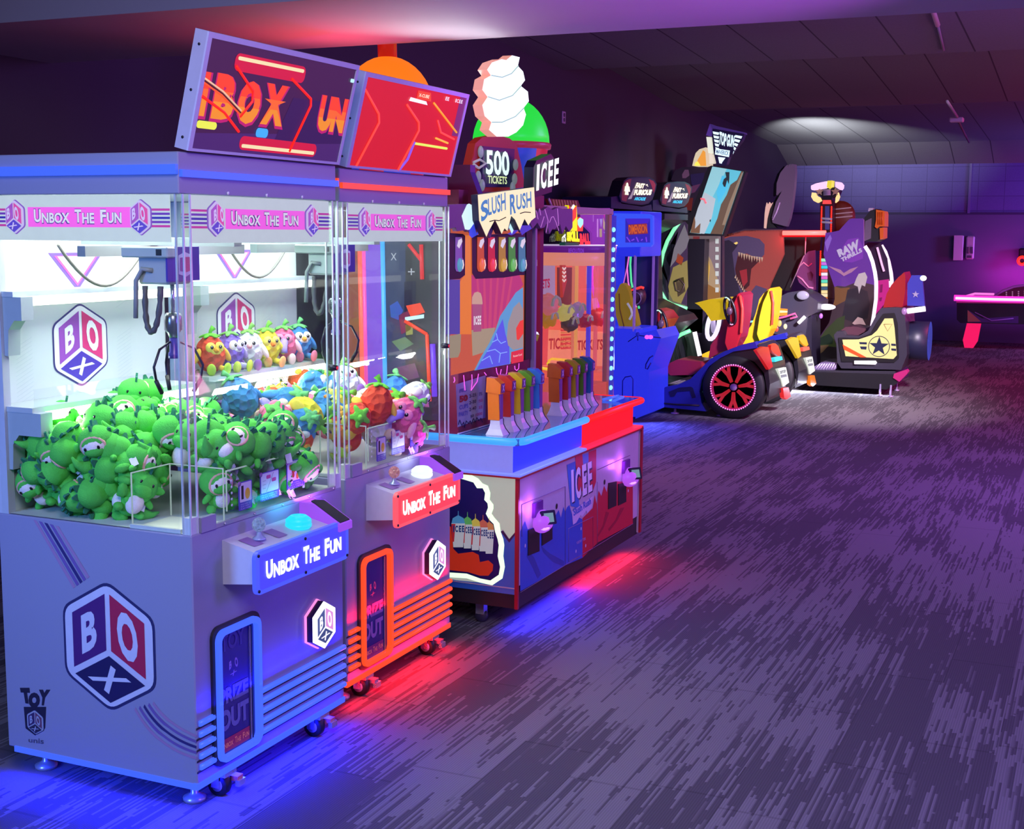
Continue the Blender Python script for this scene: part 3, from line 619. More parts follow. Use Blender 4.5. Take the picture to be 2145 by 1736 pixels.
    lamp('foot_strip_glow', V((X1+.02, 3.5, .108))+V(off), V((X1, 3.5, .16))+V(off), .8, hexc(theme['floor']), theme['sg']*.4, sy=.012)
    if theme['near']: lamp('foot_light_side', V((-2.77, Y1+.03, .085))+V(off), V((-2.77, Y1-.35, 0))+V(off), .70, hexc(theme['floor']), theme['fw'], sy=.03)
    return t
def scr1(m, P, x0, y0, x1, y1):
    """dark menu picture with big orange letters and neon tubes"""
    w, h = x1-x0, y1-y0; R = lambda a, b: (x0+a*w, y0+b*h)
    m.shape(P, [R(0, 0), R(1, 0), R(1, 1), R(0, 1)], em('#3a1a46', .85), .002)
    m.shape(P, [R(0, 0), R(1, 0), R(1, .3), R(0, .14)], em('#44266a', .8), .0024); m.shape(P, [R(.50, .12), R(1, .2), R(1, .62), R(.58, .6)], em('#2a1650', .9), .0028)
    def txt(s, a, b, c, d):
        m.ptext(P, s, *R(a-.006, b-.03), *R(c+.012, d+.0), em('#b81c68', .95), .0032, .10)
        m.ptext(P, s, *R(a, b), *R(c, d), em('#f0401c', 1.0), .0038, .07)
        vs, fs = textmesh(s, .07)     # the letters turn amber downwards
        m.add([P(*R(a+(c-a)*x, b+(d-b)*min(y, .62)), .0040) for x, y in vs], fs, em('#ee6420', 1.0))
        m.add([P(*R(a+(c-a)*x, b+(d-b)*min(y, .38)), .0042) for x, y in vs], fs, em('#e88a1c', 1.0))
    txt('I', .005, .30, .035, .70); txt('B', .075, .29, .20, .71); txt('O', .225, .28, .365, .69); txt('X', .385, .30, .535, .70); txt('UN', .785, .31, .99, .68)
    # glow lozenges
    for (a, b, c, d) in ((.16, .755, .63, .92), (.28, .03, .82, .165)):
        m.shape(P, rrect(*R(a, b), *R(c, d), .02), em('#c81638', 1.0), .0034)
        m.shape(P, rrect(*R(a+.015, (b+d)/2+(.02 if b > .5 else -.045)), *R(c-.015, (b+d)/2+(.055 if b > .5 else -.01)), .006), em('#e8d8a0', 1.05), .0046)
    for s in (((.17, .80), (.30, .60), (.31, .50), (.25, .34)), ((.54, .78), (.70, .62), (.71, .55), (.62, .06)), ((.0, .48), (.15, .36), (.26, .20))):
        m.tube([P(*R(*p), .005) for p in s], .0042, em('#ff2418', 1.1), 6)
    for k in range(3): m.tube([P(*R(0, .64-k*.02), .005), P(*R(.12, .55-k*.02), .005), P(*R(.25, .40-k*.02), .005)], .0026, em(('#f0c09a', '#502028', '#ff5a30')[k], .9), 6)
    m.shape(P, rrect(*R(.0, .19), *R(.12, .26), .012), em('#e2e84a', 1.0), .0050); m.shape(P, rrect(*R(.37, .17), *R(.45, .26), .012), em('#38a8f0', 1.0), .0050)
    m.shape(P, rrect(*R(.97, .86), *R(1, .90), .004), em('#b8f0f0', 1), .0050)
def scr2(m, P, x0, y0, x1, y1):
    w, h = x1-x0, y1-y0; R = lambda a, b: (x0+a*w, y0+b*h)
    m.shape(P, [R(0, 0), R(1, 0), R(1, 1), R(0, 1)], em('#d01a24', .95), .002)
    m.shape(P, [R(.93, .5), R(1, .5), R(1, 1), R(.93, 1)], em('#7a2a6a', .9), .0024)
    for s in (((-.0, .86), (.16, .62), (.18, .52), (.06, 0)), ((.40, .78), (.55, .60), (.57, .50), (.45, 0))):
        m.tube([P(*R(*p), .005) for p in s], .0045, em('#ff4a40', 1.0), 6)
    m.tube([P(*R(*p), .005) for p in ((.46, .0), (.52, .14), (.55, .36))], .005, em('#8a58e0', 1.0), 6)
    m.tube([P(*R(*p), .005) for p in ((.56, .34), (.90, .33))], .005, em('#e0f060', 1.0), 6)
    for s, c in ((((.66, .86), (.78, .74), (.86, .66), (.97, .55)), '#f0a030'), (((.74, .66), (.80, .52), (.96, .46)), '#ff4a48'), (((.76, .44), (.90, .40)), '#f0b040')):
        m.tube([P(*R(*p), .005) for p in s], .004, em(c, 1.0), 6)
    m.shape(P, [R(.41, .83), R(.60, .82), R(.58, .86), R(.42, .875)], em('#f0ecff', 1.1), .0050)
    m.shape(P, [R(.48, .87), R(.63, .87), R(.61, .97), R(.48, .97)], em('#f04a28', .9), .0045); m.ptext(P, 'X-CUBE', *R(.495, .90), *R(.60, .94), em('#ffe8c0', 1), .005)
    m.ptext(P, 'EE', *R(.77, .92), *R(.81, .965), em('#f0e8f8', 1), .005); m.ptext(P, 'ICEE', *R(.88, .92), *R(.96, .965), em('#f0e8f8', 1), .005)
LAB = 'tall white crane game with clear case, '
T1 = dict(sg=1.6, near=True, label='nearest tall white crane game, edged in blue light and filled with green plush dinosaurs', led='#3f62ff', leds=1.15, ls=1.0, plate='#4a5cf2', plate2='#4848f0', ps=.9, halo='#9aa4ff', ball='#9ab8f0', button='#22d8f0',
          door=('#2c2480', '#6a70b4', '#8a7ac0', '#a8305c'), claw=(-2.56, 3.20), screen=scr1, pw=6, pw2=17, floor='#0a10ff', fw=19)
T2 = dict(sg=1.9, near=False, label='second white crane game, edged in red light and filled with many-coloured plush toys', led='#ff4a20', leds=1.1, ls=1.0, plate='#ff5a64', plate2='#ff4450', ps=.95, halo='#ffb4b4', ball='#e8a0a8', button='#e8f4ff',
          door=('#2a1c78', '#8a6ab0', '#c05a80', '#802a70'), claw=(-2.56, 3.25), screen=scr2, pw=6, pw2=17, floor='#ff0810', fw=9)
OFF2 = (-.066, .97, 0)
crane((0, 0, 0), T1); crane(OFF2, T2)

# ------------------------------------------------------------------ plush toys
def fur(h, b=.5, sc=260): return mat(h, .95, bump=b, scale=sc, var=.12)
def quilt(h): return mat(h, .95, bump=.9, scale=42, var=.10, kind='voronoi')
GRN, GRD, CRM = fur('#52c848'), fur('#2a7a58'), fur('#f8ece0')
def copy_tree(o, loc, rot, sc_=1, label=None, parent=None):
    c = o.copy(); COL.objects.link(c)
    if parent is None:
        c.location = loc; c.rotation_euler = rot; c.scale = (sc_,)*3
        if label: c['label'] = label
    else: c.parent = parent
    for ch in o.children: copy_tree(ch, None, None, parent=c)
    return c
def plush_dino(variant=0):
    t = thing('plush_dinosaur', 'green plush dinosaur', 'plush toy', (0, 0, 0), 'green plush dinosaurs in the near crane game')
    m = MB(); w_ = .05
    m.ell((0, .0, .058), (.050, .047, .045), GRN, wob=w_, nu=18, nv=12)                      # head
    m.ell((0, .008, .008), (.036, .036, .040), GRN, wob=.08, seed=2)
    m.ell((0, -.034, .047), (.030, .022, .020), GRN)
    m.ell((.034, .0, -.022), (.015, .024, .013), GRN, (0, .3, .3)); m.ell((-.034, .0, -.022), (.015, .024, .013), GRN, (0, -.3, -.3))
    m.ell((.042, -.010, .018), (.020, .010, .010), GRN, (0, .6, 0)); m.ell((-.042, -.010, .018), (.020, .010, .010), GRN, (0, -.6, 0))
    m.tube([(0, .03, -.005), (0, .055, -.012), (.006, .078, -.004), (.012, .095, .012)], [.024, .018, .010, .003], GRN, 10); m.build('body', t)
    m = MB()
    if variant != 1:
        m.ell((0, -.026, .054), (.036, .026, .029), CRM, nu=14); m.ell((0, -.014, .004), (.024, .022, .028), CRM)
        m.tube([(.034*math.cos(a), -.032, .056+.030*math.sin(a)) for a in [i*math.pi/8 for i in range(16)]], .0045, fur('#f0b8a0'), 6, True)
    else: m.ell((0, -.020, .004), (.026, .024, .032), CRM)
    m.build('belly_patch', t)
    for s in (-1, 1): m = MB(); m.ell((s*.019, -.048 if variant != 1 else -.040, .060 if variant != 1 else .070), (.0042, .003, .006), mat('#151518', .2)); m.build('eye', t)
    m = MB()
    for y, z, k in ((-.012, .104, .8), (.012, .102, 1), (.034, .088, 1), (.046, .066, .9), (.050, .042, .8), (.055, .016, .7)):
        d = V((0, y-.004, z-.05)).normalized(); b_ = V((0, y, z))-d*.006; p = b_+d*.022*k; a = V((0, -d.z, d.y))
        m.prism([b_-a*.013*k, b_+a*.013*k, p+a*.003, p-a*.003], (.007, 0, 0), GRD)
    m.build('back_spikes', t)
    m = MB(); m.box((.030, .026, -.032), (.031, .046, -.002), mat('#e8e8ec', .6)); m.build('cloth_tag', t); return t
def plush_fruit(name, cat_label, body, capc, face, wing, foot, beak, trunk=False):
    t = thing(name, cat_label, 'plush toy', (0, 0, 0), 'many-coloured plush toys in the second crane game')
    m = MB(); m.ell((0, 0, .072), (.056, .052, .072), quilt(body), wob=.05, nu=20, nv=14); m.build('body', t)
    m = MB(); lf = fur(capc)
    m.ell((0, 0, .142), (.024, .024, .008), lf)
    for k in range(5):
        a = k*1.257; d = V((math.cos(a), math.sin(a), 0)); m.ell(V((0, 0, .141))+d*.022, (.022, .010, .005), lf, (0, .35, a), nu=8, nv=6)
    m.tube([(0, 0, .14), (.004, 0, .158), (.016, 0, .17)], [.007, .007, .012], lf, 8); m.build('leaf_cap', t)
    m = MB(); fm = fur(face)
    for s in (-1, 1): m.ell((s*.017, -.040, .098), (.020, .014, .020), fm)
    m.ell((0, -.042, .082), (.024, .013, .015), fm); m.build('face_patch', t)
    for s in (-1, 1): m = MB(); m.ell((s*.017, -.053, .100), (.0065, .004, .0075), mat('#15121a', .15)); m.ell((s*.017-.002, -.0565, .103), (.0018, .001, .002), mat('#ffffff', .3)); m.build('eye', t)
    m = MB()
    if trunk: m.tube([(0, -.045, .085), (0, -.07, .08), (0, -.088, .062), (0, -.092, .045)], [.018, .015, .012, .014], fur(beak), 10)
    else: m.lathe([(.012, 0), (.010, -.008), (0, -.02)], (0, -.05, .088), fur(beak), 8, 'y')
    m.build('beak' if not trunk else 'trunk', t)
    for s in (-1, 1): m = MB(); m.ell((s*.058, -.008, .068), (.012, .020, .034), fur(wing), (0, -s*.5, 0)); m.build('wing', t)
    for s in (-1, 1): m = MB(); m.tube([(s*.022, -.03, .02), (s*.030, -.062, .014)], [.011, .012], fur(wing), 8); m.ell((s*.032, -.072, .018), (.017, .010, .024), fur(foot), (.2, 0, s*.3)); m.build('foot', t)
    return t
rnd = random.Random(11)
ORD = ['first', 'second', 'third', 'fourth', 'fifth', 'sixth', 'seventh', 'eighth', 'ninth']
protos = [plush_dino(0), plush_dino(1), plush_dino(2)]; used = [False]*3; seen = set()
def put(ps, us, k, loc, rot, s, label):
    assert label not in seen, label
    seen.add(label)
    if not us[k]:
        us[k] = True; o = ps[k]; o.location = loc; o.rotation_euler = rot; o.scale = (s,)*3; o['label'] = label
    else: copy_tree(ps[k], loc, rot, s, label)
def face_cam(x, y): return math.atan2(0-x, y-0)    # turn the -Y side towards a viewer in the aisle
# top of the pile, row by row from the back panel
k = 0
for i in range(8):
    x = -3.035+i*.084
    for j in range(9):
        y = 3.175+j*.084
        if x > -2.70 and y < 3.34: continue
        if i == 7 and j > 7: continue
        z = 1.09+(.05 if i in (1, 2) and j in (3, 4, 5) else 0)-.006*i-max(0, j-4)*.011*i*.5+rnd.uniform(-.022, .022)
        rot = (rnd.uniform(-1.1, 1.1), rnd.uniform(-.9, .9), face_cam(x, y)+rnd.choice((-.4, .3, .9, 2.4, 3.3, -1.2))+rnd.uniform(-.4, .4))
        put(protos, used, k % 3, (x+rnd.uniform(-.01, .01), y, z), rot, rnd.uniform(1.0, 1.14), 'green dinosaur atop the near pile, %s row from back, %s from side glass' % (ORD[i], ORD[j])); k += 1
# lower toys seen through the side glass
for l, (z, lay) in enumerate(((.915, 'bottom'), (.965, 'middle'), (1.03, 'upper'))):
    for i in range(5):
        x = -3.035+i*.082+(l % 2)*.03
        rot = (rnd.uniform(-1.2, 1.2), rnd.uniform(-.9, .9), rnd.choice((.2, 1.2, 2.9, -1))+rnd.uniform(-.4, .4))
        put(protos, used, k % 3, (x, 3.168+rnd.uniform(0, .012), z), rot, 1.06, 'green dinosaur against the side glass, %s layer, %s from back panel' % (lay, ORD[i])); k += 1
# lower toys behind the card tray and beside the chute
for l, (z, lay) in enumerate(((.92, 'bottom'), (.985, 'middle'), (1.04, 'upper'))):
    for j in range(7):
        y = 3.35+j*.082+(l % 2)*.02
        if j == 6 and l > 0: continue
        rot = (rnd.uniform(-1.2, 1.2), rnd.uniform(-.9, .9), 1.2+rnd.uniform(-1.4, 1.4))
        put(protos, used, k % 3, (-2.485-l*.02, y, z), rot, 1.06, 'green dinosaur behind the instruction cards, %s layer, %s from chute' % (lay, ORD[j])); k += 1
for j, (x, y, z) in enumerate(((-2.68, 3.17, .92), (-2.69, 3.18, 1.0), (-2.68, 3.26, .95), (-2.68, 3.27, 1.04))):
    put(protos, used, k % 3, (x, y, z), (.3*j, .5, 1.0+j), 1.05, 'green plush dinosaur pressed on the clear chute wall, %s' % ('lowest one', 'upper near one', 'lower far one', 'upper far one')[j]); k += 1
# fruit shaped birds and beasts
FR = [('plush_tomato_bird', 'red', '#e04a2c', '#6cc83a', '#f4e060', '#f0c040', '#b8d840', '#f0a030', 0), ('plush_plum_owl', 'purple', '#8468d0', '#78b860', '#f2f0fa', '#c8b8f0', '#c8dc50', '#b49ae0', 0),
      ('plush_pear_goat', 'white', '#eef2ee', '#8ad060', '#ffffff', '#f4e8e0', '#8a5ab0', '#f0b0a8', 0), ('plush_pineapple_duck', 'yellow', '#f2e23a', '#7ccc48', '#f6ea6a', '#f4d850', '#f0b070', '#f08a30', 0),
      ('plush_berry_elephant', 'pink', '#ee6a98', '#74d060', '#f48cb0', '#f6b8c8', '#f6d0c8', '#a890e8', 1), ('plush_blueberry_penguin', 'blue', '#3f84cc', '#70c878', '#ffffff', '#4a90d8', '#e87ca0', '#f0a848', 0)]
fp = [plush_fruit(n, c, b_, cc, fa, wi, fo, be, bool(tr)) for n, c, b_, cc, fa, wi, fo, be, tr in FR]; fu = [False]*6
NM = ['red plush tomato bird', 'purple plush plum owl', 'white plush pear goat', 'yellow plush pineapple duck', 'pink plush berry elephant', 'blue plush blueberry penguin']
for i in range(6):
    x = -3.125; y = 4.175+i*.122
    put(fp, fu, i, (x, y, 1.206), (rnd.uniform(-.06, .06), rnd.uniform(-.06, .06), face_cam(x, y)+rnd.uniform(.0, .8)), 1.02, NM[i]+' sitting upright on the lit shelf')
k = 0; order = [1, 4, 0, 5, 3, 0, 2, 5, 1, 0, 4, 3, 5, 2, 1]
for i in range(5):
    x = -3.06+i*.128; hz = 1.15-.022*i
    for j in range(6):
        y = 4.15+j*.125
        if x > -2.72 and y < 4.33: continue
        c = order[(i*6+j*5+i*i) % 15]
        rot = (rnd.uniform(-1.5, 1.5), rnd.uniform(-1.3, 1.3), rnd.uniform(0, 6.28))
        put(fp, fu, c, (x, y, hz-.075+rnd.uniform(-.02, .03)), rot, 1.14, '%s on the coloured pile, %s row from back, %s from near side' % (NM[c], ORD[i], ORD[j])); k += 1
for l in range(2):
    for j in range(4):
        c = order[(j*4+l*7+2) % 15]; y = 4.37+j*.128
        put(fp, fu, c, (-2.60-l*.02, y, .92+l*.11), (rnd.uniform(-1.5, 1.5), rnd.uniform(-1.3, 1.3), rnd.uniform(0, 6.28)), 1.1, '%s behind second front glass, %s layer, %s from chute' % (NM[c], ('bottom', 'middle')[l], ORD[j]))
for l in range(3):
    c = (0, 5, 3)[l]; put(fp, fu, c, (-2.78, 4.16+.02*l, .91+.1*l), (1.1*l, .6, .9*l), 1.1, '%s wedged beside the second chute, %s of three' % (NM[c], ('lowest', 'middle', 'top')[l]))

# ------------------------------------------------------------------ slush drink race game
def C(s, x0, y0, k, **pl):
    """crop coordinates -> plane points"""
    return [Q(x0+float(a)/k, y0+float(b_)/k, **pl) for a, b_ in (p.split(',') for p in s.split())]
def off(pts, n, d): return [p+V(n)*d for p in pts]
SX, SY0, SY1 = -2.28, 5.19, 6.84
NX, NY = (1, 0, 0), (0, -1, 0)
def dec(m, pts, mt, n=NX, d=.001): return m.add(off(pts, n, d), [tuple(range(len(pts)))], mt)
WHT = mat('#c4b8c6', .4, coat=.2); BLU = mat('#2c5cc0', .4, coat=.2); RDD = mat('#c81e34', .4, coat=.2); KICK = mat('#201820', .6)
t = thing('slush_race_game', 'two-player slush drink race game with blue and red lit counter and white signs', 'arcade game', (-2.7, 6.0, 0), org=(-2.7, 6.0, 0))
F, S = front(SX), side(SY0)
m = MB(); m.box((-3.15, SY0, .21), (SX, SY1, .70), WHT, .003); m.box((-3.15, SY0+.004, .11), (SX-.006, SY1-.004, .21), KICK)
tr_ = mat('#a01828', .4)
m.box((SX-.012, SY0-.004, .11), (SX+.004, SY0+.010, .70), tr_); m.box((SX-.02, SY1-.015, .12), (SX+.012, SY1+.01, .71), WHT); m.box((SX+.006, SY1-.016, .12), (SX+.014, SY1+.011, .71), tr_)
cb = (930, 880, 4.34)
for s, mt in (('692,1555 692,1010 735,915 760,990 860,960 980,850 1000,885 1042,815 1062,885 1085,785 1100,835 1118,790 1140,770 1160,850 1258,900 1258,1250 1100,1320', BLU),
              ('1258,1250 1258,890 1350,800 1370,680 1385,760 1405,640 1430,690 1455,595 1480,655 1492,570 1560,555 1660,560 1716,560 1716,938 1400,1110', RDD)):
    dec(m, C(s, *cb, X=SX), mt, d=.0008)
for s, c in (('760,1180 820,1250 880,1400 850,1440 800,1330 750,1240', '#234a9c'), ('880,1140 960,1210 1090,1280 1090,1330 990,1290 900,1200', '#234a9c'), ('1470,830 1500,840 1450,980 1400,1060 1395,1040 1440,960', '#a01830'), ('1600,800 1640,790 1570,920 1500,1010 1490,990 1560,900', '#a01830')):
    dec(m, C(s, *cb, X=SX), mat(c, .4), d=.0012)
# banner
for s, c in (('1115,405 1192,372 1200,440 1230,800 1150,780', '#3f78cc'), ('1192,330 1255,305 1262,400 1262,640 1200,660', '#d83a48'), ('1255,315 1312,298 1312,380 1262,400', '#5a90d8'), ('1312,288 1382,262 1380,560 1345,660 1312,520', '#d02c40')):
    dec(m, C(s, *cb, X=SX), mat(c, .4), d=.0016)
q = C('1158,750 1345,640 1338,370 1150,455', *cb, X=SX); m.text('ICEE', off(C('1165,760 1352,648 1345,372 1160,470', *cb, X=SX), NX, .0022), mat('#241a4c', .4), 0, .06, V(NX)); m.text('ICEE', off(q, NX, .003), mat('#f4ecf6', .4), 0, .04, V(NX))
dec(m, C('1160,830 1350,690 1340,790 1300,850 1290,820 1250,880 1240,860 1200,930 1170,950', *cb, X=SX), mat('#d8c8e0', .4), d=.0018)
m.text('Slush', off(C('1175,872 1255,818 1250,755 1170,805', *cb, X=SX), NX, .0026), mat('#4a6cc8', .4), 0, .03, V(NX)); m.text('Rush', off(C('1265,808 1335,760 1330,700 1262,745', *cb, X=SX), NX, .0026), mat('#4a6cc8', .4), 0, .03, V(NX))
def line(m, s, crop, mt, w_=.002, n=NX, d=.0015, **pl):
    pts = off(C(s, *crop, **pl), n, d); m.tube(pts, w_, mt, 5)
ln = mat('#8a6a90', .5)
for s in ('705,1060 705,768 1100,600 1100,1315', '1392,1120 1392,560', '1392,452 1690,318', '1130,1285 1130,985 1352,878 1352,1172 1130,1285', '692,1565 1716,940'): line(m, s, cb, ln, .0014, X=SX)
m.text('VIEW TIX', off(C('1200,1130 1285,1085 1285,1060 1200,1105', *cb, X=SX), NX, .0026), mat('#c0a8d0', .4), 0, .01, V(NX))
for p in ('1243,985', '1285,1140', '1197,1190', '735,1140', '1672,640'): dec(m, [V((SX, c.y, c.z)) for c in [C(p, *cb, X=SX)[0]+V((0, .007*math.cos(a), .009*math.sin(a))) for a in [i*math.pi/4 for i in range(8)]]], mat('#d8d4e0', .3), d=.002)
for p in ('1022,782', '1458,562'): dec(m, [C(p, *cb, X=SX)[0]+V((0, .012*math.cos(a), .014*math.sin(a))) for a in [i*math.pi/4 for i in range(8)]], BLACK, d=.002)
# side: white panel, blue foot, navy cloud with five cups, halo line
cs = (930, 860, 3.946)
m.box((-3.1, SY0-.003, .2), (SX-.01, SY0, .205), mat('#b8b0c0', .4))
dec(m, C('-60,1370 100,1400 400,1430 470,1370 490,1200 455,1050 465,1000 485,990 540,1085 605,1000 608,1525 -60,1440', *cs, Y=SY0), mat('#2f6ec4', .4), NY, .0008)
dec(m, C('490,990 540,1060 605,985 605,1005 540,1090 470,1000', *cs, Y=SY0), mat('#241a4c', .4), NY, .0012)
blob = '-40,555 100,548 180,572 245,592 275,640 322,640 342,680 335,735 362,765 366,800 348,850 372,895 412,935 425,1000 445,1060 455,1110 446,1200 466,1290 455,1355 385,1402 300,1385 190,1345 -40,1330'
cloud = sub(m.build('cabinet', t), t)
m = MB(); dec(m, C('-40,480 300,520 590,560 604,600 603,985 540,1060 485,980 470,1010 520,1180 520,1300 500,1400 400,1450 -40,1400', *cs, Y=SY0), em('#b9c2b4', .62), NY, .0004)  # emissive patch carries the halo's glow on the white panel
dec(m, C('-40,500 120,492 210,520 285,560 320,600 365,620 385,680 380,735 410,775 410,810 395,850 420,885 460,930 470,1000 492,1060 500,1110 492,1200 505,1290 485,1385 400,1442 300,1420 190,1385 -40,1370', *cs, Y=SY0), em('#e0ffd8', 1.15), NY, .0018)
dec(m, C(blob, *cs, Y=SY0), mat('#1d1560', .4), NY, .0028)
dec(m, C('-40,950 30,940 60,960 80,1140 120,1180 240,1165 290,1190 300,1250 370,1235 410,1270 405,1320 370,1362 300,1362 200,1332 -40,1305', *cs, Y=SY0), mat('#e83a20', .4, emit=.35), NY, .0036)
for k, (x, c, tp) in enumerate(((395, '#f0a060', 30), (345, '#e87860', 10), (265, '#f0e060', 0), (200, '#70d070', -15), (125, '#60b0e8', -25))):
    y = 985+tp; w_ = 40 if k < 4 else 56
    x -= 18*(k < 2)
    dec(m, C(f'{x-w_},{y-30} {x-w_*.8},{y-75} {x},{y-100} {x+w_*.8},{y-75} {x+w_},{y-30}', *cs, Y=SY0), mat(c, .4, emit=.3), NY, .0042+k*.0012)
    dec(m, C(f'{x-3},{y-95} {x+3},{y-95} {x+2},{y-135} {x-2},{y-135}', *cs, Y=SY0), mat(c, .4, emit=.3), NY, .0042+k*.0012)
    dec(m, C(f'{x-w_},{y-32} {x+w_},{y-32} {x+w_*.72},{y+165} {x-w_*.72},{y+165}', *cs, Y=SY0), mat('#e8eef4', .4, emit=.3), NY, .0044+k*.0012)
    dec(m, C(f'{x-w_},{y-28} {x-w_*.4},{y-28} {x-w_*.6},{y+120} {x-w_*.85},{y+120}', *cs, Y=SY0), mat('#d83040', .4, emit=.3), NY, .0046+k*.0012)
    m.text('ICEE', off(C(f'{x-w_*.75},{y+40} {x+w_*.9},{y+40} {x+w_*.9},{y-14} {x-w_*.75},{y-14}', *cs, Y=SY0), NY, .0048+k*.0012), mat('#2850a0', .4, emit=.2), 0, .05, V(NY))
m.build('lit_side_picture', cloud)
# coin slots and card readers
for s in ('760,1000 862,962 862,1190 760,1230', '885,862 980,832 980,1080 885,1140', '1492,570 1565,556 1562,775 1490,808', '1580,580 1652,565 1652,740 1580,775'):
    m = MB(); m.prism(C(s, *cb, X=SX), (.004, 0, 0), BLACK); m.build('coin_slot', cloud)
for cx, cy, k in ((855, 900, 1.0), (1655, 500, .84)):
    c = C(f'{cx},{cy}', *cb, X=SX)[0]; m = MB(); hw = .085
    m.ell((SX+.02, c.y, c.z-.008), (.05, .066, .052), em('#b454e8', .9), nu=18); m.ell((SX+.03, c.y-.02, c.z-.03), (.035, .034, .014), em('#f0b0ff', 1.0))
    m.box((SX, c.y-.07, c.z+.02), (SX+.012, c.y+.03, c.z+.085), mat('#6a2a8a', .4))
    rd = sub(m.build('card_reader', t), t); m = MB()
    Pq = PL(V((SX+.052, c.y-.012, c.z+.012)), (.62, .78, 0), (-.25, .2, .95)); m.shape(Pq, rrect(-.036, -.03, .036, .034, .006), mat('#2a2438', .3), 0, .012); m.shape(Pq, [(-.024, -.02), (.024, -.02), (.024, .022), (-.024, .022)], em('#7aa0a0', .7), .013); m.build('reader_screen', rd)
    lamp('slush_reader_lamp', (SX+.05, c.y-.1, c.z+.07), (SX, c.y-.12, c.z+.08), .05, (.5, .1, 1), .25, sy=.05)
# counter: light box, flanges, LED rim, playfield top
CT = .865
m = MB(); m.box((-3.1, SY0+.006, .712), (SX-.03, SY0+.83, .83), mat('#8a8cf0', .3, emit=.7)); m.box((-3.1, SY0+.83, .712), (SX-.03, SY1-.05, .83), mat('#e01828', .3, emit=.25))
m.build('light_box', t)
m = MB(); m.box((SX-.031, SY0+.01, .716), (SX-.027, SY0+.83, .829), em('#2434f0', .95)); m.build('blue_light_panel', t)
m = MB(); m.box((SX-.031, SY0+.832, .716), (SX-.027, SY1-.05, .829), em('#f81418', 1.0)); m.build('red_light_panel', t)
m = MB(); m.box((-3.12, SY0-.012, .700), (SX+.014, SY0+.80, .713), em('#7a86ff', .85), .004); m.build('blue_flange', t)
m = MB(); m.box((-3.1, SY0+.80, .700), (SX+.014, SY1+.015, .713), em('#ff2a50', .9), .004); m.build('red_flange', t)
m = MB(); m.box((-3.12, SY0-.013, .693), (SX+.015, SY1+.016, .7), tr_); m.build('flange_trim', t)
def rim(y0, y1, c, name, nearc, farc):
    m = MB(); pts = []
    xr = SX+.008
    if nearc: pts += [(-3.1, y0, CT-.014)]+[(xr-.07+.07*math.sin(a), y0+.07-.07*math.cos(a), CT-.014) for a in [i*math.pi/12 for i in range(7)]]
    else: pts += [(xr, y0, CT-.014)]
    if farc: pts += [(xr-.03+.03*math.cos(a), y1-.03+.03*math.sin(a), CT-.014) for a in [i*math.pi/8 for i in range(5)]]+[(-2.6, y1, CT-.014)]
    else: pts += [(xr, y1, CT-.014)]
    m.tube(pts, .017, em(c, 1.05), 10); m.build(name, t)
rim(SY0-.006, SY0+.80, '#3ca0ff', 'blue_rim_light', True, False); rim(SY0+.80, SY1+.01, '#ff2020', 'red_rim_light', False, True)
def topmat(nt, N, L, b):
    g = N.new('ShaderNodeNewGeometry'); n = N.new('ShaderNodeTexVoronoi'); n.inputs['Scale'].default_value = 14; L.new(g.outputs['Position'], n.inputs['Vector'])
    r = N.new('ShaderNodeValToRGB'); L.new(n.outputs['Distance'], r.inputs[0]); e = r.color_ramp.elements; e[0].color = (.03, .14, .5, 1); e[1].color = (.08, .36, .8, 1); e[0].position = .2; e[1].position = .8
    L.new(r.outputs[0], b.inputs['Base Color']); b.inputs['Roughness'].default_value = .06; b.inputs['Coat Weight'].default_value = .6
m = MB(); m.box((-3.1, SY0, .835), (SX, SY1, CT), nodes_mat('counter_top', topmat), .003); m.tube([(-2.572, SY0, CT+.004), (-2.572, 6.02, CT+.004)], .004, mat('#c8ccd8', .3, metal=.6), 6)
m.tube([(-2.42, 6.62, CT+.006), (-2.36, 6.70, CT+.02), (-2.32, 6.66, CT+.02), (-2.35, 6.58, CT+.006)], .008, em('#4a70ff', .8), 6); m.build('counter_top', t)
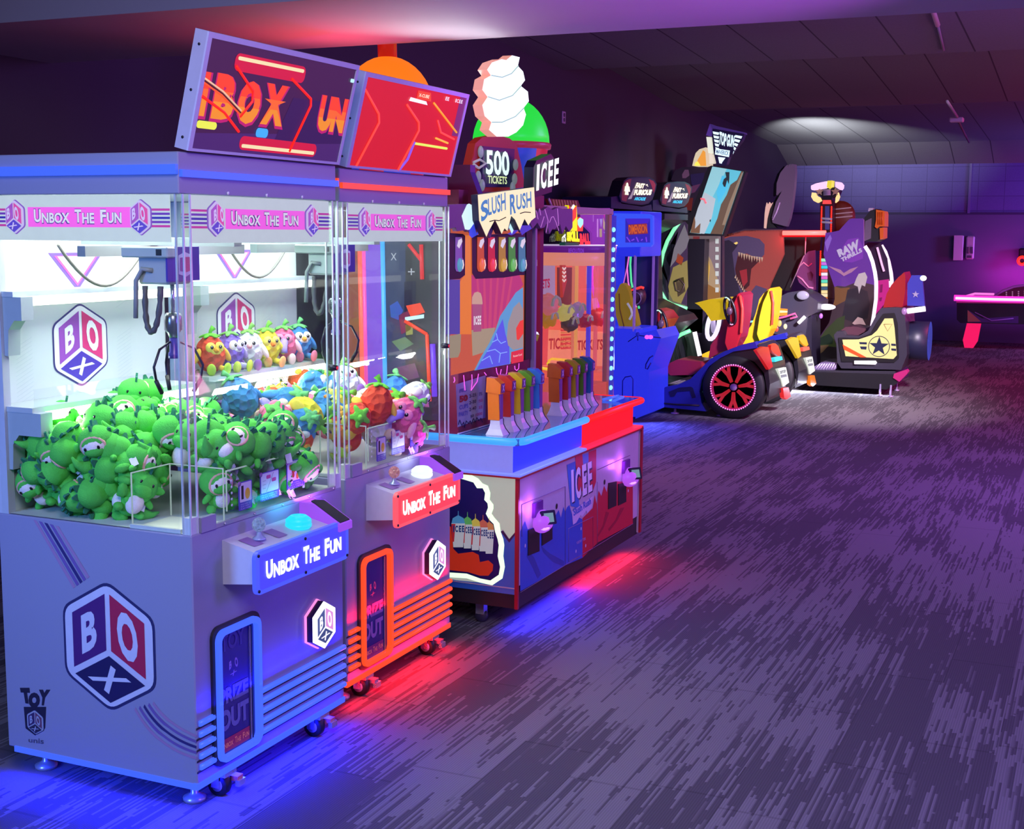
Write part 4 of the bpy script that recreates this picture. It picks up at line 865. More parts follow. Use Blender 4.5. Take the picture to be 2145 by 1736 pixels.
# ten tap handles
cols = ['#f08020', '#e04030', '#ecd428', '#70bc30', '#4890e0']
for k, y in enumerate((5.285, 5.405, 5.515, 5.625, 5.735, 5.985, 6.10, 6.205, 6.31, 6.415)):
    cc = cols[k % 5] if k < 5 else ('#d86820', '#b83038', '#b8a428', '#508828', '#2c68a8')[k-5]
    x = -2.44; m = MB(); P = MB(); col = mat(cc, .35, coat=.3)
    m.prism([(x-.02, y-.021, .93), (x+.035, y-.021, .93), (x+.03, y-.021, 1.05), (x+.03, y-.021, 1.06), (x-.024, y-.021, 1.06)], (0, .038, 0), col)
    m.prism([(x-.030, y-.025, 1.052), (x+.040, y-.025, 1.046), (x+.042, y-.025, 1.09), (x+.01, y-.025, 1.115), (x-.026, y-.025, 1.118)], (0, .046, 0), col)
    hd = sub(m.build('tap_handle', t), t)
    m = MB(); m.box((x+.030, y-.016, .935), (x+.0365, y+.013, 1.045), mat('#9a6ab8', .15, metal=.4)); m.box((x+.0405, y-.018, 1.052), (x+.044, y+.015, 1.092), mat('#8a5aa8', .15, metal=.4)); m.text('\u2715' if 0 else 'X', [(x+.0445, y-.012, 1.058), (x+.0445, y+.010, 1.058), (x+.0445, y+.010, 1.086), (x+.0445, y-.012, 1.086)], mat('#e8d8f0', .3), 0, .02, V(NX)); m.build('handle_label', hd)
    m = MB(); prof = [(.034, 0), (.031, .008), (.024, .025), (.019, .045), (.018, .07)]
    vs = []
    for r_, h_ in prof: vs += [(x+.008-r_, y-r_, CT+h_), (x+.008+r_*1.5, y-r_, CT+h_), (x+.008+r_*1.5, y+r_, CT+h_), (x+.008-r_, y+r_, CT+h_)]
    m.add(vs, [(i*4+j, i*4+(j+1) % 4, (i+1)*4+(j+1) % 4, (i+1)*4+j) for i in range(4) for j in range(4)]+[(16, 17, 18, 19)], mat('#d8d4e4', .3)); m.tube([(x+.008+prof[i][0]*1.52, y+prof[i][0]*1.02, CT+prof[i][1]) for i in range(5)], .0025, BLACK, 5); m.build('nozzle_base', hd)
# upright back: screen picture, indicator pills, post, icicle header
BX = -2.575; cx_ = (940, 470, 7.55); cw_ = (940, 690, 7.232)
m = MB(); m.box((-3.15, SY0+.01, CT), (BX, 6.15, 1.93), mat('#7c1840', .4)); m.box((-3.15, 6.15, CT+.9), (BX-.05, 6.48, 1.86), mat('#2a1c3c', .5))
m.box((BX, 6.0, CT), (BX+.02, 6.022, 1.79), mat('#b8a8c8', .3, metal=.4)); dec(m, QS('1112,490 1131,490 1131,800 1112,850', X=BX), mat('#b01030', .35, emit=.15), d=.002)
m.tube(off(C('1350,200 1360,330 1345,420 1370,560 1370,655', *cx_, X=BX), NX, .006), .003, em('#f0f0ff', 1), 6)
for p in ('1330,1355', '1330,1480'): m.ell(C(p, *cx_, X=BX)[0], (.004, .008, .008), em('#ff5090', 1), nu=8, nv=6)
dec(m, C('1250,10 1340,40 1360,80 1270,60', *cw_, X=BX), em('#f0f4ff', .9), d=.004); dec(m, C('1270,70 1360,90 1330,180 1290,150', *cw_, X=BX), mat('#b0a020', .4, emit=.3), d=.004)
up = sub(m.build('upright_back', t), t)
# glowing shapes painted on the upright's near side for reflections and machines beyond, seen through the second crane game
UY = SY0+.008; uq = lambda s_, c_, e_, d=.003: dec(m, QS(s_, Y=UY), em(c_, e_), NY, d)
m = MB(); uq('722,500 940,500 940,880 722,880', '#4a3450', .5, .001); uq('722,505 752,505 752,880 722,880', '#a86858', .55); uq('764,505 800,505 806,880 766,880', '#8858e0', .8); uq('806,505 850,505 850,880 812,880', '#3c4470', .55); uq('850,505 905,505 905,880 850,880', '#3c3844', .5)
uq('848,590 872,588 872,660 848,664', '#1c1438', .8, .005); uq('852,640 882,634 892,654 862,664', '#f04a30', .9, .007); uq('850,664 890,658 890,666 850,672', '#c8e8f0', 1, .008)
for a_, b_, c_, d_, h_, r_ in ((756, 505, 763, 880, '#ff7060', .012), (803, 505, 810, 880, '#58b8ff', .010), (884, 512, 886, 585, '#e04048', .009), (858, 512, 884, 545, '#e04048', .008), (850, 672, 896, 700, '#f05038', .008), (896, 700, 902, 840, '#f05038', .008), (908, 720, 912, 830, '#7848f0', .012)): m.tube(off(QS(f'{a_},{b_} {c_},{d_}', Y=UY), NY, .008), r_, em(h_, 1), 6)
m.tube(off(QS('763,505 770,880', Y=UY), NY, .006), .009, em('#ff60c0', .9), 6)
for s_, c_ in (('818,640 834,630 846,650 836,670 820,664', '#3c5cc8'), ('836,660 858,650 862,690 842,700', '#8a2858'), ('850,680 866,676 866,700 852,702', '#a8a860'), ('822,715 850,705 868,720 840,735', '#6c8c70'), ('830,770 870,760 880,790 840,800', '#7c4a78')): uq(s_, c_, .6, .006)
m.text('X', off(QS('820,545 832,545 832,530 820,530', Y=UY), NY, .006), em('#c8c8d8', .7), 0, 0, V(NY)); m.text('+', off(QS('856,576 870,576 870,562 856,562', Y=UY), NY, .006), em('#c8c8d8', .7), 0, 0, V(NY)); m.build('side_graphics', up)
m = MB(); E = lambda c, s=.8: em(c, s)
dec(m, QS('943,480 1097,480 1105,750 943,786', X=BX), E('#c45a38', .85), d=.003)
dec(m, C('-60,870 168,870 170,1736 -60,1736', *cx_, X=BX), E('#50489c', .8), d=.0036); dec(m, C('-60,110 175,60 165,330 130,420 -60,440', *cw_, X=BX), E('#9a9070', .8), d=.0038)
dec(m, C('240,170 335,170 345,870 345,1736 165,1736 165,900 238,800', *cx_, X=BX), E('#e07a28', .9), d=.004)
dec(m, C('345,800 1100,790 1165,950 820,1400 700,1680 345,1700', *cx_, X=BX), E('#b83a70', .85), d=.0044)
for k in range(6): dec(m, C(f'{420+k*110},820 {450+k*110},820 {520+k*70},1650 {470+k*70},1655', *cx_, X=BX), E('#c8486c', .85), d=.0048)
dec(m, C('330,10 690,-30 640,140 560,330 345,400', *cw_, X=BX), E('#a89878', .8), d=.005)
dec(m, C('370,620 480,400 600,200 700,-20 760,-200 1000,-560 1110,-640 1110,290 930,340 920,520', *cw_, X=BX), E('#5a9cc8', .85), d=.0055); dec(m, C('400,610 520,400 640,210 720,0 800,-160 840,60 900,260 905,520', *cw_, X=BX), E('#5458d8', .9), d=.006)
dec(m, C('860,130 880,-100 960,-330 1050,-420 1110,-300 1110,270 960,310 880,240', *cw_, X=BX), E('#a8a098', .7), d=.0065); dec(m, C('1000,-20 1060,-130 1110,-150 1110,60 1040,160 1010,150', *cw_, X=BX), E('#e84030', .9), d=.007)
for s in ('640,190 720,150 770,210 840,180', '560,330 680,300 760,360 860,340', '480,470 600,400 640,520', '700,60 720,150', '760,360 740,500'): line(m, s, cw_, E('#8ab0f4', .9), .002, d=.0075, X=BX)
dec(m, C('930,340 1110,300 1110,480 925,520', *cw_, X=BX), E('#d83040', .9), d=.0075); m.text('RasterCard', off(C('955,420 1085,390 1085,360 955,388', *cw_, X=BX), NX, .008), E('#f0d8d0', .9), 0, .0, V(NX))
dec(m, C('350,1240 500,1240 490,1690 365,1700', *cx_, X=BX), E('#a85878', .8), d=.0078); dec(m, C('340,1260 345,1150 380,1080 430,1062 480,1085 500,1150 510,1240 510,1262', *cx_, X=BX), E('#c8a088', .85), d=.008); m.text('ICEE', off(C('370,1590 485,1580 485,1440 370,1450', *cx_, X=BX), NX, .0085), E('#e0d8d8', .9), 0, .05, V(NX))
m.build('picture_screen', up)
m = MB(); m.box((BX+.001, Q(1097, 600, X=BX).y, Q(1100, 752, X=BX).z), (BX+.012, Q(1109, 600, X=BX).y, 1.78), BLACK); dec(m, C('340,170 1250,130 1230,800 1100,800 850,840 600,850 400,860 345,770', *cx_, X=BX), mat('#2a2230', .4), d=.0078); dec(m, C('-60,130 200,150 235,180 232,800 150,860 -60,875', *cx_, X=BX), mat('#2a2230', .4), d=.0078); m.build('black_surround', up)
for k, (x, c, c2) in enumerate(((130, '#7a50a8', '#58a0b8'), (478, '#c85020', '#f07040'), (650, '#c82838', '#f04050'), (820, '#b08028', '#d8a848'), (975, '#3c8c34', '#70c060'), (1133, '#3c7c9c', '#60a0c0'))):
    m = MB(); a = lambda s, z: dec(m, C(s, *cx_, X=BX), em(c if z == 1 else c2 if z == 2 else '#e8e0e8', .75), d=.009+z*.0012)
    a(f'{x-60},200 {x+45},200 {x+50},520 {x+70},560 {x+80},640 {x+60},720 {x+10},752 {x-45},740 {x-62},690', 1)
    m.ell(C(f'{x+8},640', *cx_, X=BX)[0]+V((.012, 0, 0)), (.008, .024, .030), em(c2, .8), nu=12); a(f'{x-40},340 {x-20},250 {x+35},215 {x+45},270 {x-5},380', 3); m.tube(off(C(f'{x+20},700 {x+32},640 {x+20},560', *cx_, X=BX), NX, .022), .002, em('#ffe8e0', .9), 5); m.build('flavour_lamp', up)
m = MB()
prd = mat('#a0a0b8', .4); m.box((BX+.002, SY0+.02, Q(950, 893, X=BX).z), (BX+.006, Q(1015, 800, X=BX).y, 1.075), mat('#5a5cb0', .4))
dec(m, C('85,830 540,690 495,1340 110,1480', *cw_, X=BX), prd, d=.007)
for s, tx, c, b_ in (('135,1110 265,1075 265,980 135,1005', '50', '#a02840', .07), ('135,1215 270,1180 270,1115 135,1150', 'CUPS', '#5a60b8', .03), ('130,1320 268,1290 268,1220 130,1255', 'PARTY', '#5a60b8', .03), ('140,960 250,925 250,870 140,905', 'FILL', '#5a60a8', .03),
                     ('285,1035 390,1005 390,955 285,985', '2-25', '#38305c', .01), ('285,1135 390,1105 390,1055 285,1085', '2-30', '#38305c', .01), ('285,1240 390,1205 390,1155 285,1185', '2-40', '#38305c', .01), ('435,1005 480,990 480,945 435,955', '75', '#38305c', .01), ('430,1105 485,1090 485,1045 430,1060', '50', '#c04080', .01), ('430,1205 485,1190 485,1145 430,1160', '32', '#c04080', .01), ('305,1340 355,1320 355,1280 305,1300', '50', '#38305c', .02), ('385,1315 485,1290 485,1245 385,1270', '1000', '#c04080', .01)):
    m.text(tx, off(C(s, *cw_, X=BX), NX, .0085), mat(c, .4), 0, b_, V(NX))
m.tube(off(C('120,1440 140,1370 170,1450 200,1400 215,1480 240,1380 270,1420 300,1380 320,1430 350,1340 375,1400 400,1330 430,1380 460,1340 485,1400', *cw_, X=BX), NX, .009), .002, mat('#302858', .4), 4); m.build('price_card', up)
for s in ('50,720 60,770 45,800', '195,690 205,800 218,920', '320,680 325,800 310,920 350,860 400,790 420,670', '510,650 540,690', '690,580 700,650 725,700 750,680 765,600', '860,545 850,650 815,750', '970,550 975,600 1000,620 1030,590 1035,510'): m = MB(); m.tube(off(C(s, *cw_, X=BX), NX, .010), .0022, em('#f060e8', 1.1), 5); m.build('neon_squiggle', up)
ch = (940, 420, 7.15)
m = MB(); hp = C('-60,60 180,50 400,70 440,120 900,200 1180,260 1250,230 1290,130 1350,150 1430,90 1500,140 1580,100 1660,130 1800,120 1800,400 1755,470 1700,380 1650,500 1610,350 1530,430 1500,420 1455,500 1410,340 1380,400 1320,420 1270,330 1200,420 1150,300 1050,480 930,250 840,440 620,400 560,560 480,400 420,500 360,350 330,520 260,440 240,470 200,440 60,460 40,400 -60,420', *ch, X=BX+.03)
m.prism(hp, (.02, 0, 0), mat('#7a5a84', .4))
dec(m, C('190,230 270,60 300,45 350,70 400,150 440,290 520,460 470,420 410,400 380,350 350,420 290,440 240,430', *ch, X=BX+.05), em('#c8e8ee', 1.1), d=.001); dec(m, C('300,445 370,345 410,500 440,400 520,540 480,480 340,560 300,520', *ch, X=BX+.05), em('#3848d8', .9), d=.002); dec(m, C('890,400 930,300 980,400 935,500', *ch, X=BX+.05), em('#c0f0f4', 1), d=.0035); dec(m, C('870,500 1000,430 1060,330 1170,300 1240,420 1140,480 1090,520 1050,430 980,500 930,520', *ch, X=BX+.05), em('#3c3cc0', .8), d=.002)
for s in ('1300,150 1330,280', '1350,120 1370,220', '1420,240 1370,400', '1430,130 1480,300 1450,480', '1500,330 1530,250 1560,240 1600,330 1640,450', '1620,120 1640,380'): m.tube(off(C(s, *ch, X=BX+.05), NX, .003), .002, em('#c878d8', .8), 4)
m.build('icicle_header', t)
# signs above
GX = -2.49
m = MB(); sg = QS('1000,408 1118,392 1121,455 1112,462 1106,472 1098,458 1088,482 1078,460 1070,452 1062,484 1056,478 1050,490 1044,476 1036,460 1024,482 1018,496 1010,478 1003,462', X=GX)
m.prism(sg, (-.03, 0, 0), mat('#281c44', .4)); dec(m, sg, em('#f2e4b0', 1.05), d=.002)
m.text('S', off(QS('1006,468 1022,452 1020,415 1005,424', X=GX), NX, .004), em('#2880b4', .9), 0, .03, V(NX)); m.text('LUSH', off(QS('1021,452 1058,440 1057,402 1020,416', X=GX), NX, .004), em('#2880b4', .9), 0, .02, V(NX)); m.text('R', off(QS('1067,450 1079,446 1080,404 1066,408', X=GX), NX, .004), em('#2880b4', .9), 0, .03, V(NX)); m.text('USH', off(QS('1080,440 1112,434 1111,400 1080,408', X=GX), NX, .004), em('#2880b4', .9), 0, .02, V(NX))
m.tube(off(QS('1024,464 1034,461 1044,462 1058,455', X=GX), NX, .004), .0022, BLACK, 4); m.tube(off(QS('1088,447 1098,444 1110,445', X=GX), NX, .004), .0022, BLACK, 4); m.build('name_sign', t)
m = MB(); tx = QS('984,400 986,345 996,300 1010,288 1040,282 1068,290 1082,302 1092,345 1100,392 1060,398 1000,406', X=-2.72)
m.prism(tx, (-.04, 0, 0), mat('#c03018', .4, emit=.2)); m.prism(QS('1012,306 1078,312 1076,392 1010,392', X=-2.70), (-.015, 0, 0), mat('#201c6c', .4, emit=.1))
for x, y in ((1002, 370), (1010, 388), (1080, 345), (1078, 375), (1074, 392), (1007, 318)): m.ell(Q(x, y, X=-2.69), (.012, .020, .028), mat('#b8c8d0', .4, emit=.25), nu=12)
m.tube(QS('992,340 1005,334 1018,342 1003,352 992,344', X=-2.685), .006, mat('#d8d8e4', .3, emit=.3), 6)
m.text('500', QS('1018,366 1068,369 1066,317 1018,313', X=-2.692), em('#d8f4e8', 1.1), 0, .03, V(NX)); m.text('TICKETS', QS('1022,384 1062,386 1062,370 1022,367', X=-2.692), em('#d8f0a8', 1.0), 0, .02, V(NX)); m.build('ticket_sign', t)
m = MB(); sw = QS('1040,286 1024,272 1029,256 1015,243 1010,220 1021,203 1010,188 1014,166 1028,158 1020,146 1030,131 1050,124 1060,126 1072,116 1088,120 1084,138 1095,150 1099,168 1090,180 1105,192 1107,212 1096,226 1101,240 1095,262 1081,277 1064,286', X=GX-.02)
m.prism(sw, (-.045, 0, 0), em('#ffd0c8', .9), em('#f0a090', .8)); dec(m, sw, em('#f0fff8', 1.15), d=.002)
for s in ('1021,203 1044,210 1072,200 1090,180', '1029,256 1050,256 1078,244 1096,226', '1028,158 1050,162 1070,154 1084,138'): m.tube(off(QS(s, X=GX-.02), NX, .004), .0026, em('#a4ccc0', .8), 5)
m.build('snow_drift_sign', t)
m = MB(); iq = QS('1118,408 1155,396 1157,322 1120,340', X=-2.55)
m.prism(QS('1116,408 1120,414 1156,402 1160,330 1154,322 1124,336 1118,350', X=-2.56), (-.05, 0, 0), mat('#181430', .4)); m.text('ICEE', off(QS('1122,400 1168,386 1170,330 1124,345', X=-2.555), NX, .003), em('#e8f4ec', 1.2), 0, .04, V(NX)); m.build('brand_sign', t)
m = MB(); m.prism(QS('940,480 1003,480 1003,410 985,360 985,345 944,345 940,360', Y=SY0+.1), (0, .05, 0), mat('#8a1450', .4, emit=.08), mat('#5a2ab0', .4, emit=.1)); m.build('topper_cheek', t)
def cup(cx, cy, z, r, col, label, straw, wraps):
    b_ = MB(); n = 24
    for k in range(8):
        a0, a1 = -22.5+k*45, 22.5+k*45
        b_.lathe([(r*.66, z-.42), (r*.93, z-.03)], (cx, cy, 0), mat(wraps[k % 2], .35, emit=.5), 6, 'z', True, a0, a1)
    b_.lathe([(r*.6, z-.42), (0, z-.42)], (cx, cy, 0), mat('#d8d8e8', .4), 24); cu = sub(b_.build('cup_body', t), t)
    b_ = MB(); b_.lathe([(r*.9, z-.035), (r*1.0, z-.03), (r*1.02, z-.008), (r*.99, z)], (cx, cy, 0), mat('#c83a60', .35, emit=.4), 32); b_.build('cup_rim', cu)
    b_ = MB(); b_.lathe([(r*.97*math.cos(a), z+r*1.12*math.sin(a)) for a in [i*math.pi/20 for i in range(11)]], (cx, cy, 0), em(col, .95), 32); b_.build('dome_lid', cu)
    if straw: b_ = MB(); b_.tube([(cx, cy, z+r*1.05), (cx-.03, cy+.02, z+r*1.05+.6)], r*.2, mat('#e01818', .3, emit=.45), 16); b_.build('straw', cu)
cup(-2.86, 6.38, 2.205, .205, '#28e040', 'green', False, ('#e02838', '#3a50e8')); cup(-3.27, 5.82, 2.33, .235, '#ff7c18', 'orange', True, ('#e02838', '#3a50e8'))
for x, y in ((SX-.22, SY0+.1), (SX-.35, SY0+.3), (SX-.2, SY1-.3)):
    m = MB(); m.lathe([(0, -.014), (.026, -.014), (.03, -.008), (.03, .008), (.026, .014), (0, .014)], (x, y, .03), mat('#3a3450', .4), 18, 'y'); m.box((x-.02, y-.02, .04), (x+.02, y+.02, .11), CHROME); m.build('caster', t)
lamp('counter_blue_glow', (SX-.05, SY0+.4, .10), (SX+.05, SY0+.4, 0), .78, (.02, .02, 1), 9, sy=.06); lamp('counter_red_glow', (SX-.05, SY0+1.22, .10), (SX+.05, SY0+1.22, 0), .76, (1, .01, .03), 9, sy=.06)
lamp('rim_blue_glow', (SX+.05, SY0+.42, .86), (SX+.5, SY0+.4, .2), .7, (.1, .2, 1), 3, sy=.03)
lamp('snow_sign_glow', (-2.75, 5.5, 2.30), (-2.3, 4.95, 2.62), .5, (.9, 1, .95), 5, sy=.2)
lamp('orange_lid_glow', (-3.25, 5.35, 2.2), (-3.2, 5.1, 2.62), .3, (1, .08, .10), 7)
spot('beam_violet_spot', (.9, 3.6, 1.0), (-1.7, 5.0, 2.62), (.6, .12, 1), 750, 34, 1)  # unseen spot added beside the view to colour the beam

# ------------------------------------------------------------------ ball drop ticket game in a glass case
KX = -3.16
t = thing('skill_ball_game', 'red-lit glass case game with yellow and red sign standing behind the slush game', 'arcade game', (-3.5, 8.1, 0), org=(-3.5, 8.1, 0))
yA, yB = Q(1131, 600, X=KX).y, Q(1277, 600, X=KX).y
cK = (1120, 410, 11.57); cL = (1120, 540, 7.234)
m = MB(); m.box((-4.1, yA, 0), (KX, yB, .72), mat('#e05a4a', .4, emit=.5)); m.box((-4.1, yA, 1.875), (KX, yB+.05, 1.915), mat('#a89c94', .4)); m.box((KX-.03, yB-.03, .6), (KX, yB+.02, 1.88), mat('#d07890', .4, emit=.2)); m.box((KX-.02, yA-.01, .6), (KX, yA+.01, 1.88), mat('#e890c8', .4, emit=.3)); m.box((-4.12, yA, .72), (-4.08, yB, 1.88), mat('#5a2a70', .5, emit=.1)); m.build('case_frame', t)
m = MB(); m.box((KX-.012, yA, .72), (KX-.006, yB, 1.875), CLEAR); m.build('front_glass', t)
KI = KX-.35
m = MB(); m.prism(C('1100,300 1830,300 1790,1390 1400,1390 1390,900 1100,600', *cK, X=KI-.2), (-.02, 0, 0), mat('#9a38b0', .4, emit=.75))
for s, c in (('1500,560 1530,560 1530,1000 1500,1000', '#e8a0f0'), ('1565,560 1630,560 1600,780', '#c0a8e8'), ('1560,800 1620,800 1620,1000 1560,1000', '#c8b070'), ('1650,520 1700,680 1760,520 1760,780 1705,860 1650,780', '#d8c070'), ('1660,470 1760,440 1760,540 1705,660', '#d8309c'), ('1400,340 1415,340 1415,630 1400,630', '#d088e0'), ('1650,880 1760,880 1700,920', '#a0a0d8')): dec(m, C(s, *cK, X=KI-.2), em(c, .75), d=.004)
m.prism(QS('1125,545 1285,545 1285,850 1120,850', X=KI-.18), (-.01, 0, 0), mat('#e8604a', .4, emit=1.0)); m.prism(QS('1168,560 1208,560 1208,640 1168,640', X=KI-.17), (-.005, 0, 0), mat('#8a3c34', .4, emit=.6)); m.build('purple_back_panel', t)  # glowing orange panel added to brighten the case interior
cyl = Q(1192, 640, X=KI); cr = .33
m = MB(); zt, zb = Q(1190, 517, X=KI+cr).z, Q(1190, 532, X=KI+cr).z
m.lathe([(cr, zb), (cr, zt)], (KI, cyl.y, 0), em('#6a1888', .75), 36); m.lathe([(cr*1.02, zt), (cr*1.02, zt+.006), (0, zt+.006)], (KI, cyl.y, 0), em('#e0c8f0', .8), 36)
m.lathe([(cr*.99, zb-.09), (cr*.99, zb)], (KI, cyl.y, 0), em('#f09078', .9), 36); m.text('REVOLUTION', [Q(1191, 530, X=KI+cr+.004), Q(1223, 530, X=KI+cr+.004), Q(1223, 520, X=KI+cr+.004), Q(1191, 520, X=KI+cr+.004)], em('#8a40d8', .8), 0, .02, V(NX)); m.build('round_canopy', t)
m = MB(); m.lathe([(cr, .78), (cr, zb-.09)], (KI, cyl.y, 0), CLEAR, 36); m.build('glass_cylinder', t)
for dy, w_, c, e_ in ((-.20, .012, '#f08068', .8), (-.14, .02, '#f0a060', .9), (.10, .03, '#4a40e0', .9), (.24, .008, '#f06878', .8), (.28, .008, '#f06878', .8)):
    m = MB(); m.box((KI+.1, cyl.y+dy-w_/2, .78), (KI+.11+w_/2, cyl.y+dy+w_/2, zb-.05), em(c, e_)); m.build('light_column', t)
def slab(name, s, crop, X, d, mt, par, th=.02, n=NX):
    m = MB(); m.prism(C(s, *crop, X=X), V(n)*-th, mt); return m.build(name, par)
slab('ticket_poster', '95,110 310,110 310,640 95,640', cL, KI-.1, 0, mat('#b89ac8', .4, emit=.7), t)
m = MB(); m.text('TICKETS', C('-90,500 232,450 232,310 -90,360', *cL, X=KI-.098), em('#c02050', .8), 0, .03, V(NX)); m.build('poster_words', t)
slab('glow_pillar', '60,1090 210,1040 190,1620 60,1640', cL, KI+.1, 0, em('#f4544c', .85), t)
slab('lower_box', '205,1090 1075,1120 1070,1640 190,1640', cL, KI, 0, mat('#f88868', .4, emit=1.0), t, .1)
m = MB(); m.text('TICKETS', C('210,1390 620,1370 620,1200 215,1220', *cL, X=KI+.004), em('#c83030', .8), 0, .03, V(NX)); m.text('TICKETS', C('640,1400 1030,1390 1035,1230 640,1250', *cL, X=KI+.004), em('#c02c30', .8), 0, .03, V(NX))
for k in range(9): m.tube(C(f'400,{1100+k*34} 620,{1090+k*34}', *cL, X=KI+.008), .006, em(('#f04848', '#f08858')[k % 2], .8), 4)
m.build('box_words', t)
m = MB(); m.tube(C('60,1660 220,1690 300,1640 200,1600', *cL, X=KX-.05), .010, em('#ffd428', 1), 6); m.tube(C('210,1620 215,1560 260,1530 590,1555', *cL, X=KX-.05), .008, em('#ffc028', 1), 6); m.tube(C('470,1560 475,1600', *cL, X=KX-.05), .006, em('#ffc028', 1), 6); m.tube(C('720,1560 720,1430', *cL, X=KX-.05), .007, em('#ff9840', 1), 6); m.build('yellow_rail', t)
m = MB(); m.tube(C('890,40 865,200 870,420 920,600 965,740', *cL, X=KI+.05), .012, em('#f048d8', 1), 8); m.tube(C('930,60 935,430', *cL, X=KI+.04), .014, em('#f04830', .8), 8); m.tube(C('850,90 790,150 790,400', *cL, X=KI+.06), .006, em('#f090a0', .8), 6); m.build('neon_tube', t)
slab('arrow_board', '420,110 470,110 490,350 430,600 415,340', cL, KI+.12, 0, mat('#f05040', .4, emit=.5), t)
m = MB()
for k in range(4): m.tube(C(f'425,{150+k*60} 447,{180+k*60} 468,{150+k*60}', *cL, X=KI+.126), .006, em('#f8d8d0', .9), 4)
m.build('arrow_marks', t)
slab('spear_sign', '835,230 920,400 1015,240 1030,500 1030,850 830,850', cK, KX+.01, 0, em('#f8f000', 1), t, .03)
slab('spear_red', '840,230 910,380 1015,250 1010,520 918,640 840,520', cK, KX+.014, 0, em('#f8482c', .95), t, .004)
slab('spear_white', '890,380 880,330 940,210 975,230 960,290', cK, KX+.018, 0, em('#ffffff', 1), t, .004)
slab('small_spear', '1050,860 1045,560 1105,520 1180,570 1180,700 1165,860', cK, KX+.01, 0, em('#f8482c', .95), t, .03)
slab('small_spear_tip', '1052,590 1105,530 1180,575 1175,690 1110,780 1060,700', cK, KX+.014, 0, em('#a8f4f4', 1), t, .004)
m = MB(); m.text("SKILL", C('780,1100 1090,1120 1080,860 780,850', *cK, X=KX+.03), em('#fcfc10', 1.1), 0, .08, V(NX)); m.text("IT'S", C('660,1120 760,1120 750,900 660,1000', *cK, X=KX+.03), em('#f4fcf0', 1.1), 0, .05, V(NX)); m.text('BALL', C('1100,1185 1350,1180 1330,910 1090,910', *cK, X=KX+.03), em('#fc3c3c', 1.0), 0, .08, V(NX)); m.box((KX-.02, Q(1178, 510, X=KX).y, Q(1178, 514, X=KX).z), (KX+.02, Q(1207, 510, X=KX).y, Q(1178, 508, X=KX).z), mat('#2a6a58', .4, emit=.3)); m.build('word_sign', t)
m = MB(); aw = C('340,70 1050,110 1105,260 1105,540 1040,540 1000,300 430,300', *cK, X=KX-.2); m.prism(aw, (-.03, 0, 0), mat('#7a1c20', .5, emit=.12))
for k in range(9): m.prism(C(f'{440+k*68},{90+k*4} {470+k*68},{92+k*4} {520+k*66},{290} {490+k*66},{290}', *cK, X=KX-.196), (-.004, 0, 0), mat('#c87870', .5, emit=.2))
m.tube(C('340,70 430,290', *cK, X=KX-.19), .008, mat('#e8c8c0', .4), 5); m.build('striped_awning', t)
m = MB(); yl = yB+.06; m.box((KX-.05, yB+.02, .3), (KX-.002, yB+.12, 1.87), mat('#3848e0', .3, emit=.35)); ls = sub(m.build('blue_post', t), t)
for k in range(18):
    m = MB(); m.ell((KX, yl, .60+k*.069), (.012, .026, .017), em('#8cf0ff', 1.25), nu=12, nv=8); m.build('post_lamp', ls)
PZ = [('prize_helmet', 'round pale yellow and black prize bundle', (1183, 655), '#e8d878', .07), ('prize_helmet', 'lilac round prize bundle', (1207, 650), '#b088c0', .07), ('prize_box', 'pink-lit prize bundle with white buds', (1147, 640), '#f08088', .09), ('prize_helmet', 'gold-streaked prize bundle', (1148, 668), '#d89030', .07), ('prize_helmet', 'red and grey prize bundle at right', (1252, 665), '#d83830', .08), ('prize_helmet', 'dark grey prize bundle', (1192, 678), '#5a4448', .07), ('prize_helmet', 'small crimson prize bundle', (1225, 672), '#b03048', .06)]
for k, (n, lb, (u_, v_), c, r_) in enumerate(PZ):
    p = Q(u_, v_, X=KI+.12); o = thing('wrapped_prize', lb+' inside the red-lit case', 'prize', p, 'prizes in the red-lit glass case', org=p)
    m = MB(); m.ell(p, (r_*.8, r_, r_*.8), mat(c, .4, emit=.5), wob=.35, seed=k, nu=16, nv=11); m.build('wrapping', o)
    m = MB(); m.tube([p+V((r_*.7, r_*.8*math.cos(a), r_*.7*math.sin(a))) for a in (0, .8, 1.6, 2.4, 3.1)], r_*.12, mat('#e8e0d8', .3, emit=.2), 6); m.build('ribbon', o)
lamp('skill_case_lamp', (KI+.05, cyl.y, 1.62), (KI, cyl.y, .8), .4, (1, .25, .2), 26)
lamp('skill_front_lamp', (KX-.02, cyl.y+.1, 1.70), (KX-.3, cyl.y+.2, 1.0), .6, (1, .35, .35), 12, sy=.04)

# ------------------------------------------------------------------ blue prize crane further on
t = thing('blue_crane_game', 'tall blue crane game with small square picture and pink buttons', 'claw machine', (-4.3, 12.1, 0), org=(-4.3, 12.1, 0))
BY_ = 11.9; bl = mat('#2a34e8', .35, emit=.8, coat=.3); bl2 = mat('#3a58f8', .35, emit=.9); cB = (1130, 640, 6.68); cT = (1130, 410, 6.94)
bx0 = Q(1283, 450, Y=BY_).x-.1; bx1 = Q(1331, 870, Y=BY_).x
m = MB(); wz0, wz1 = Q(1300, 688, Y=BY_).z, Q(1300, 537, Y=BY_).z
m.box((bx0, BY_, .02), (bx1, BY_+.62, wz0), bl, .01); m.box((bx0, BY_, wz1), (bx1+.02, BY_+.62, Q(1300, 442, Y=BY_).z), bl, .01)
m.box((bx0-.02, BY_, wz0), (bx0+.03, BY_+.62, wz1), bl); m.box((bx0, BY_+.58, wz0), (bx1, BY_+.62, wz1), mat('#2a1c50', .4))
m.prism(QS('1331,700 1375,690 1384,709 1359,779 1359,865 1331,877', Y=BY_), (0, .6, 0), bl); m.build('cabinet', t)
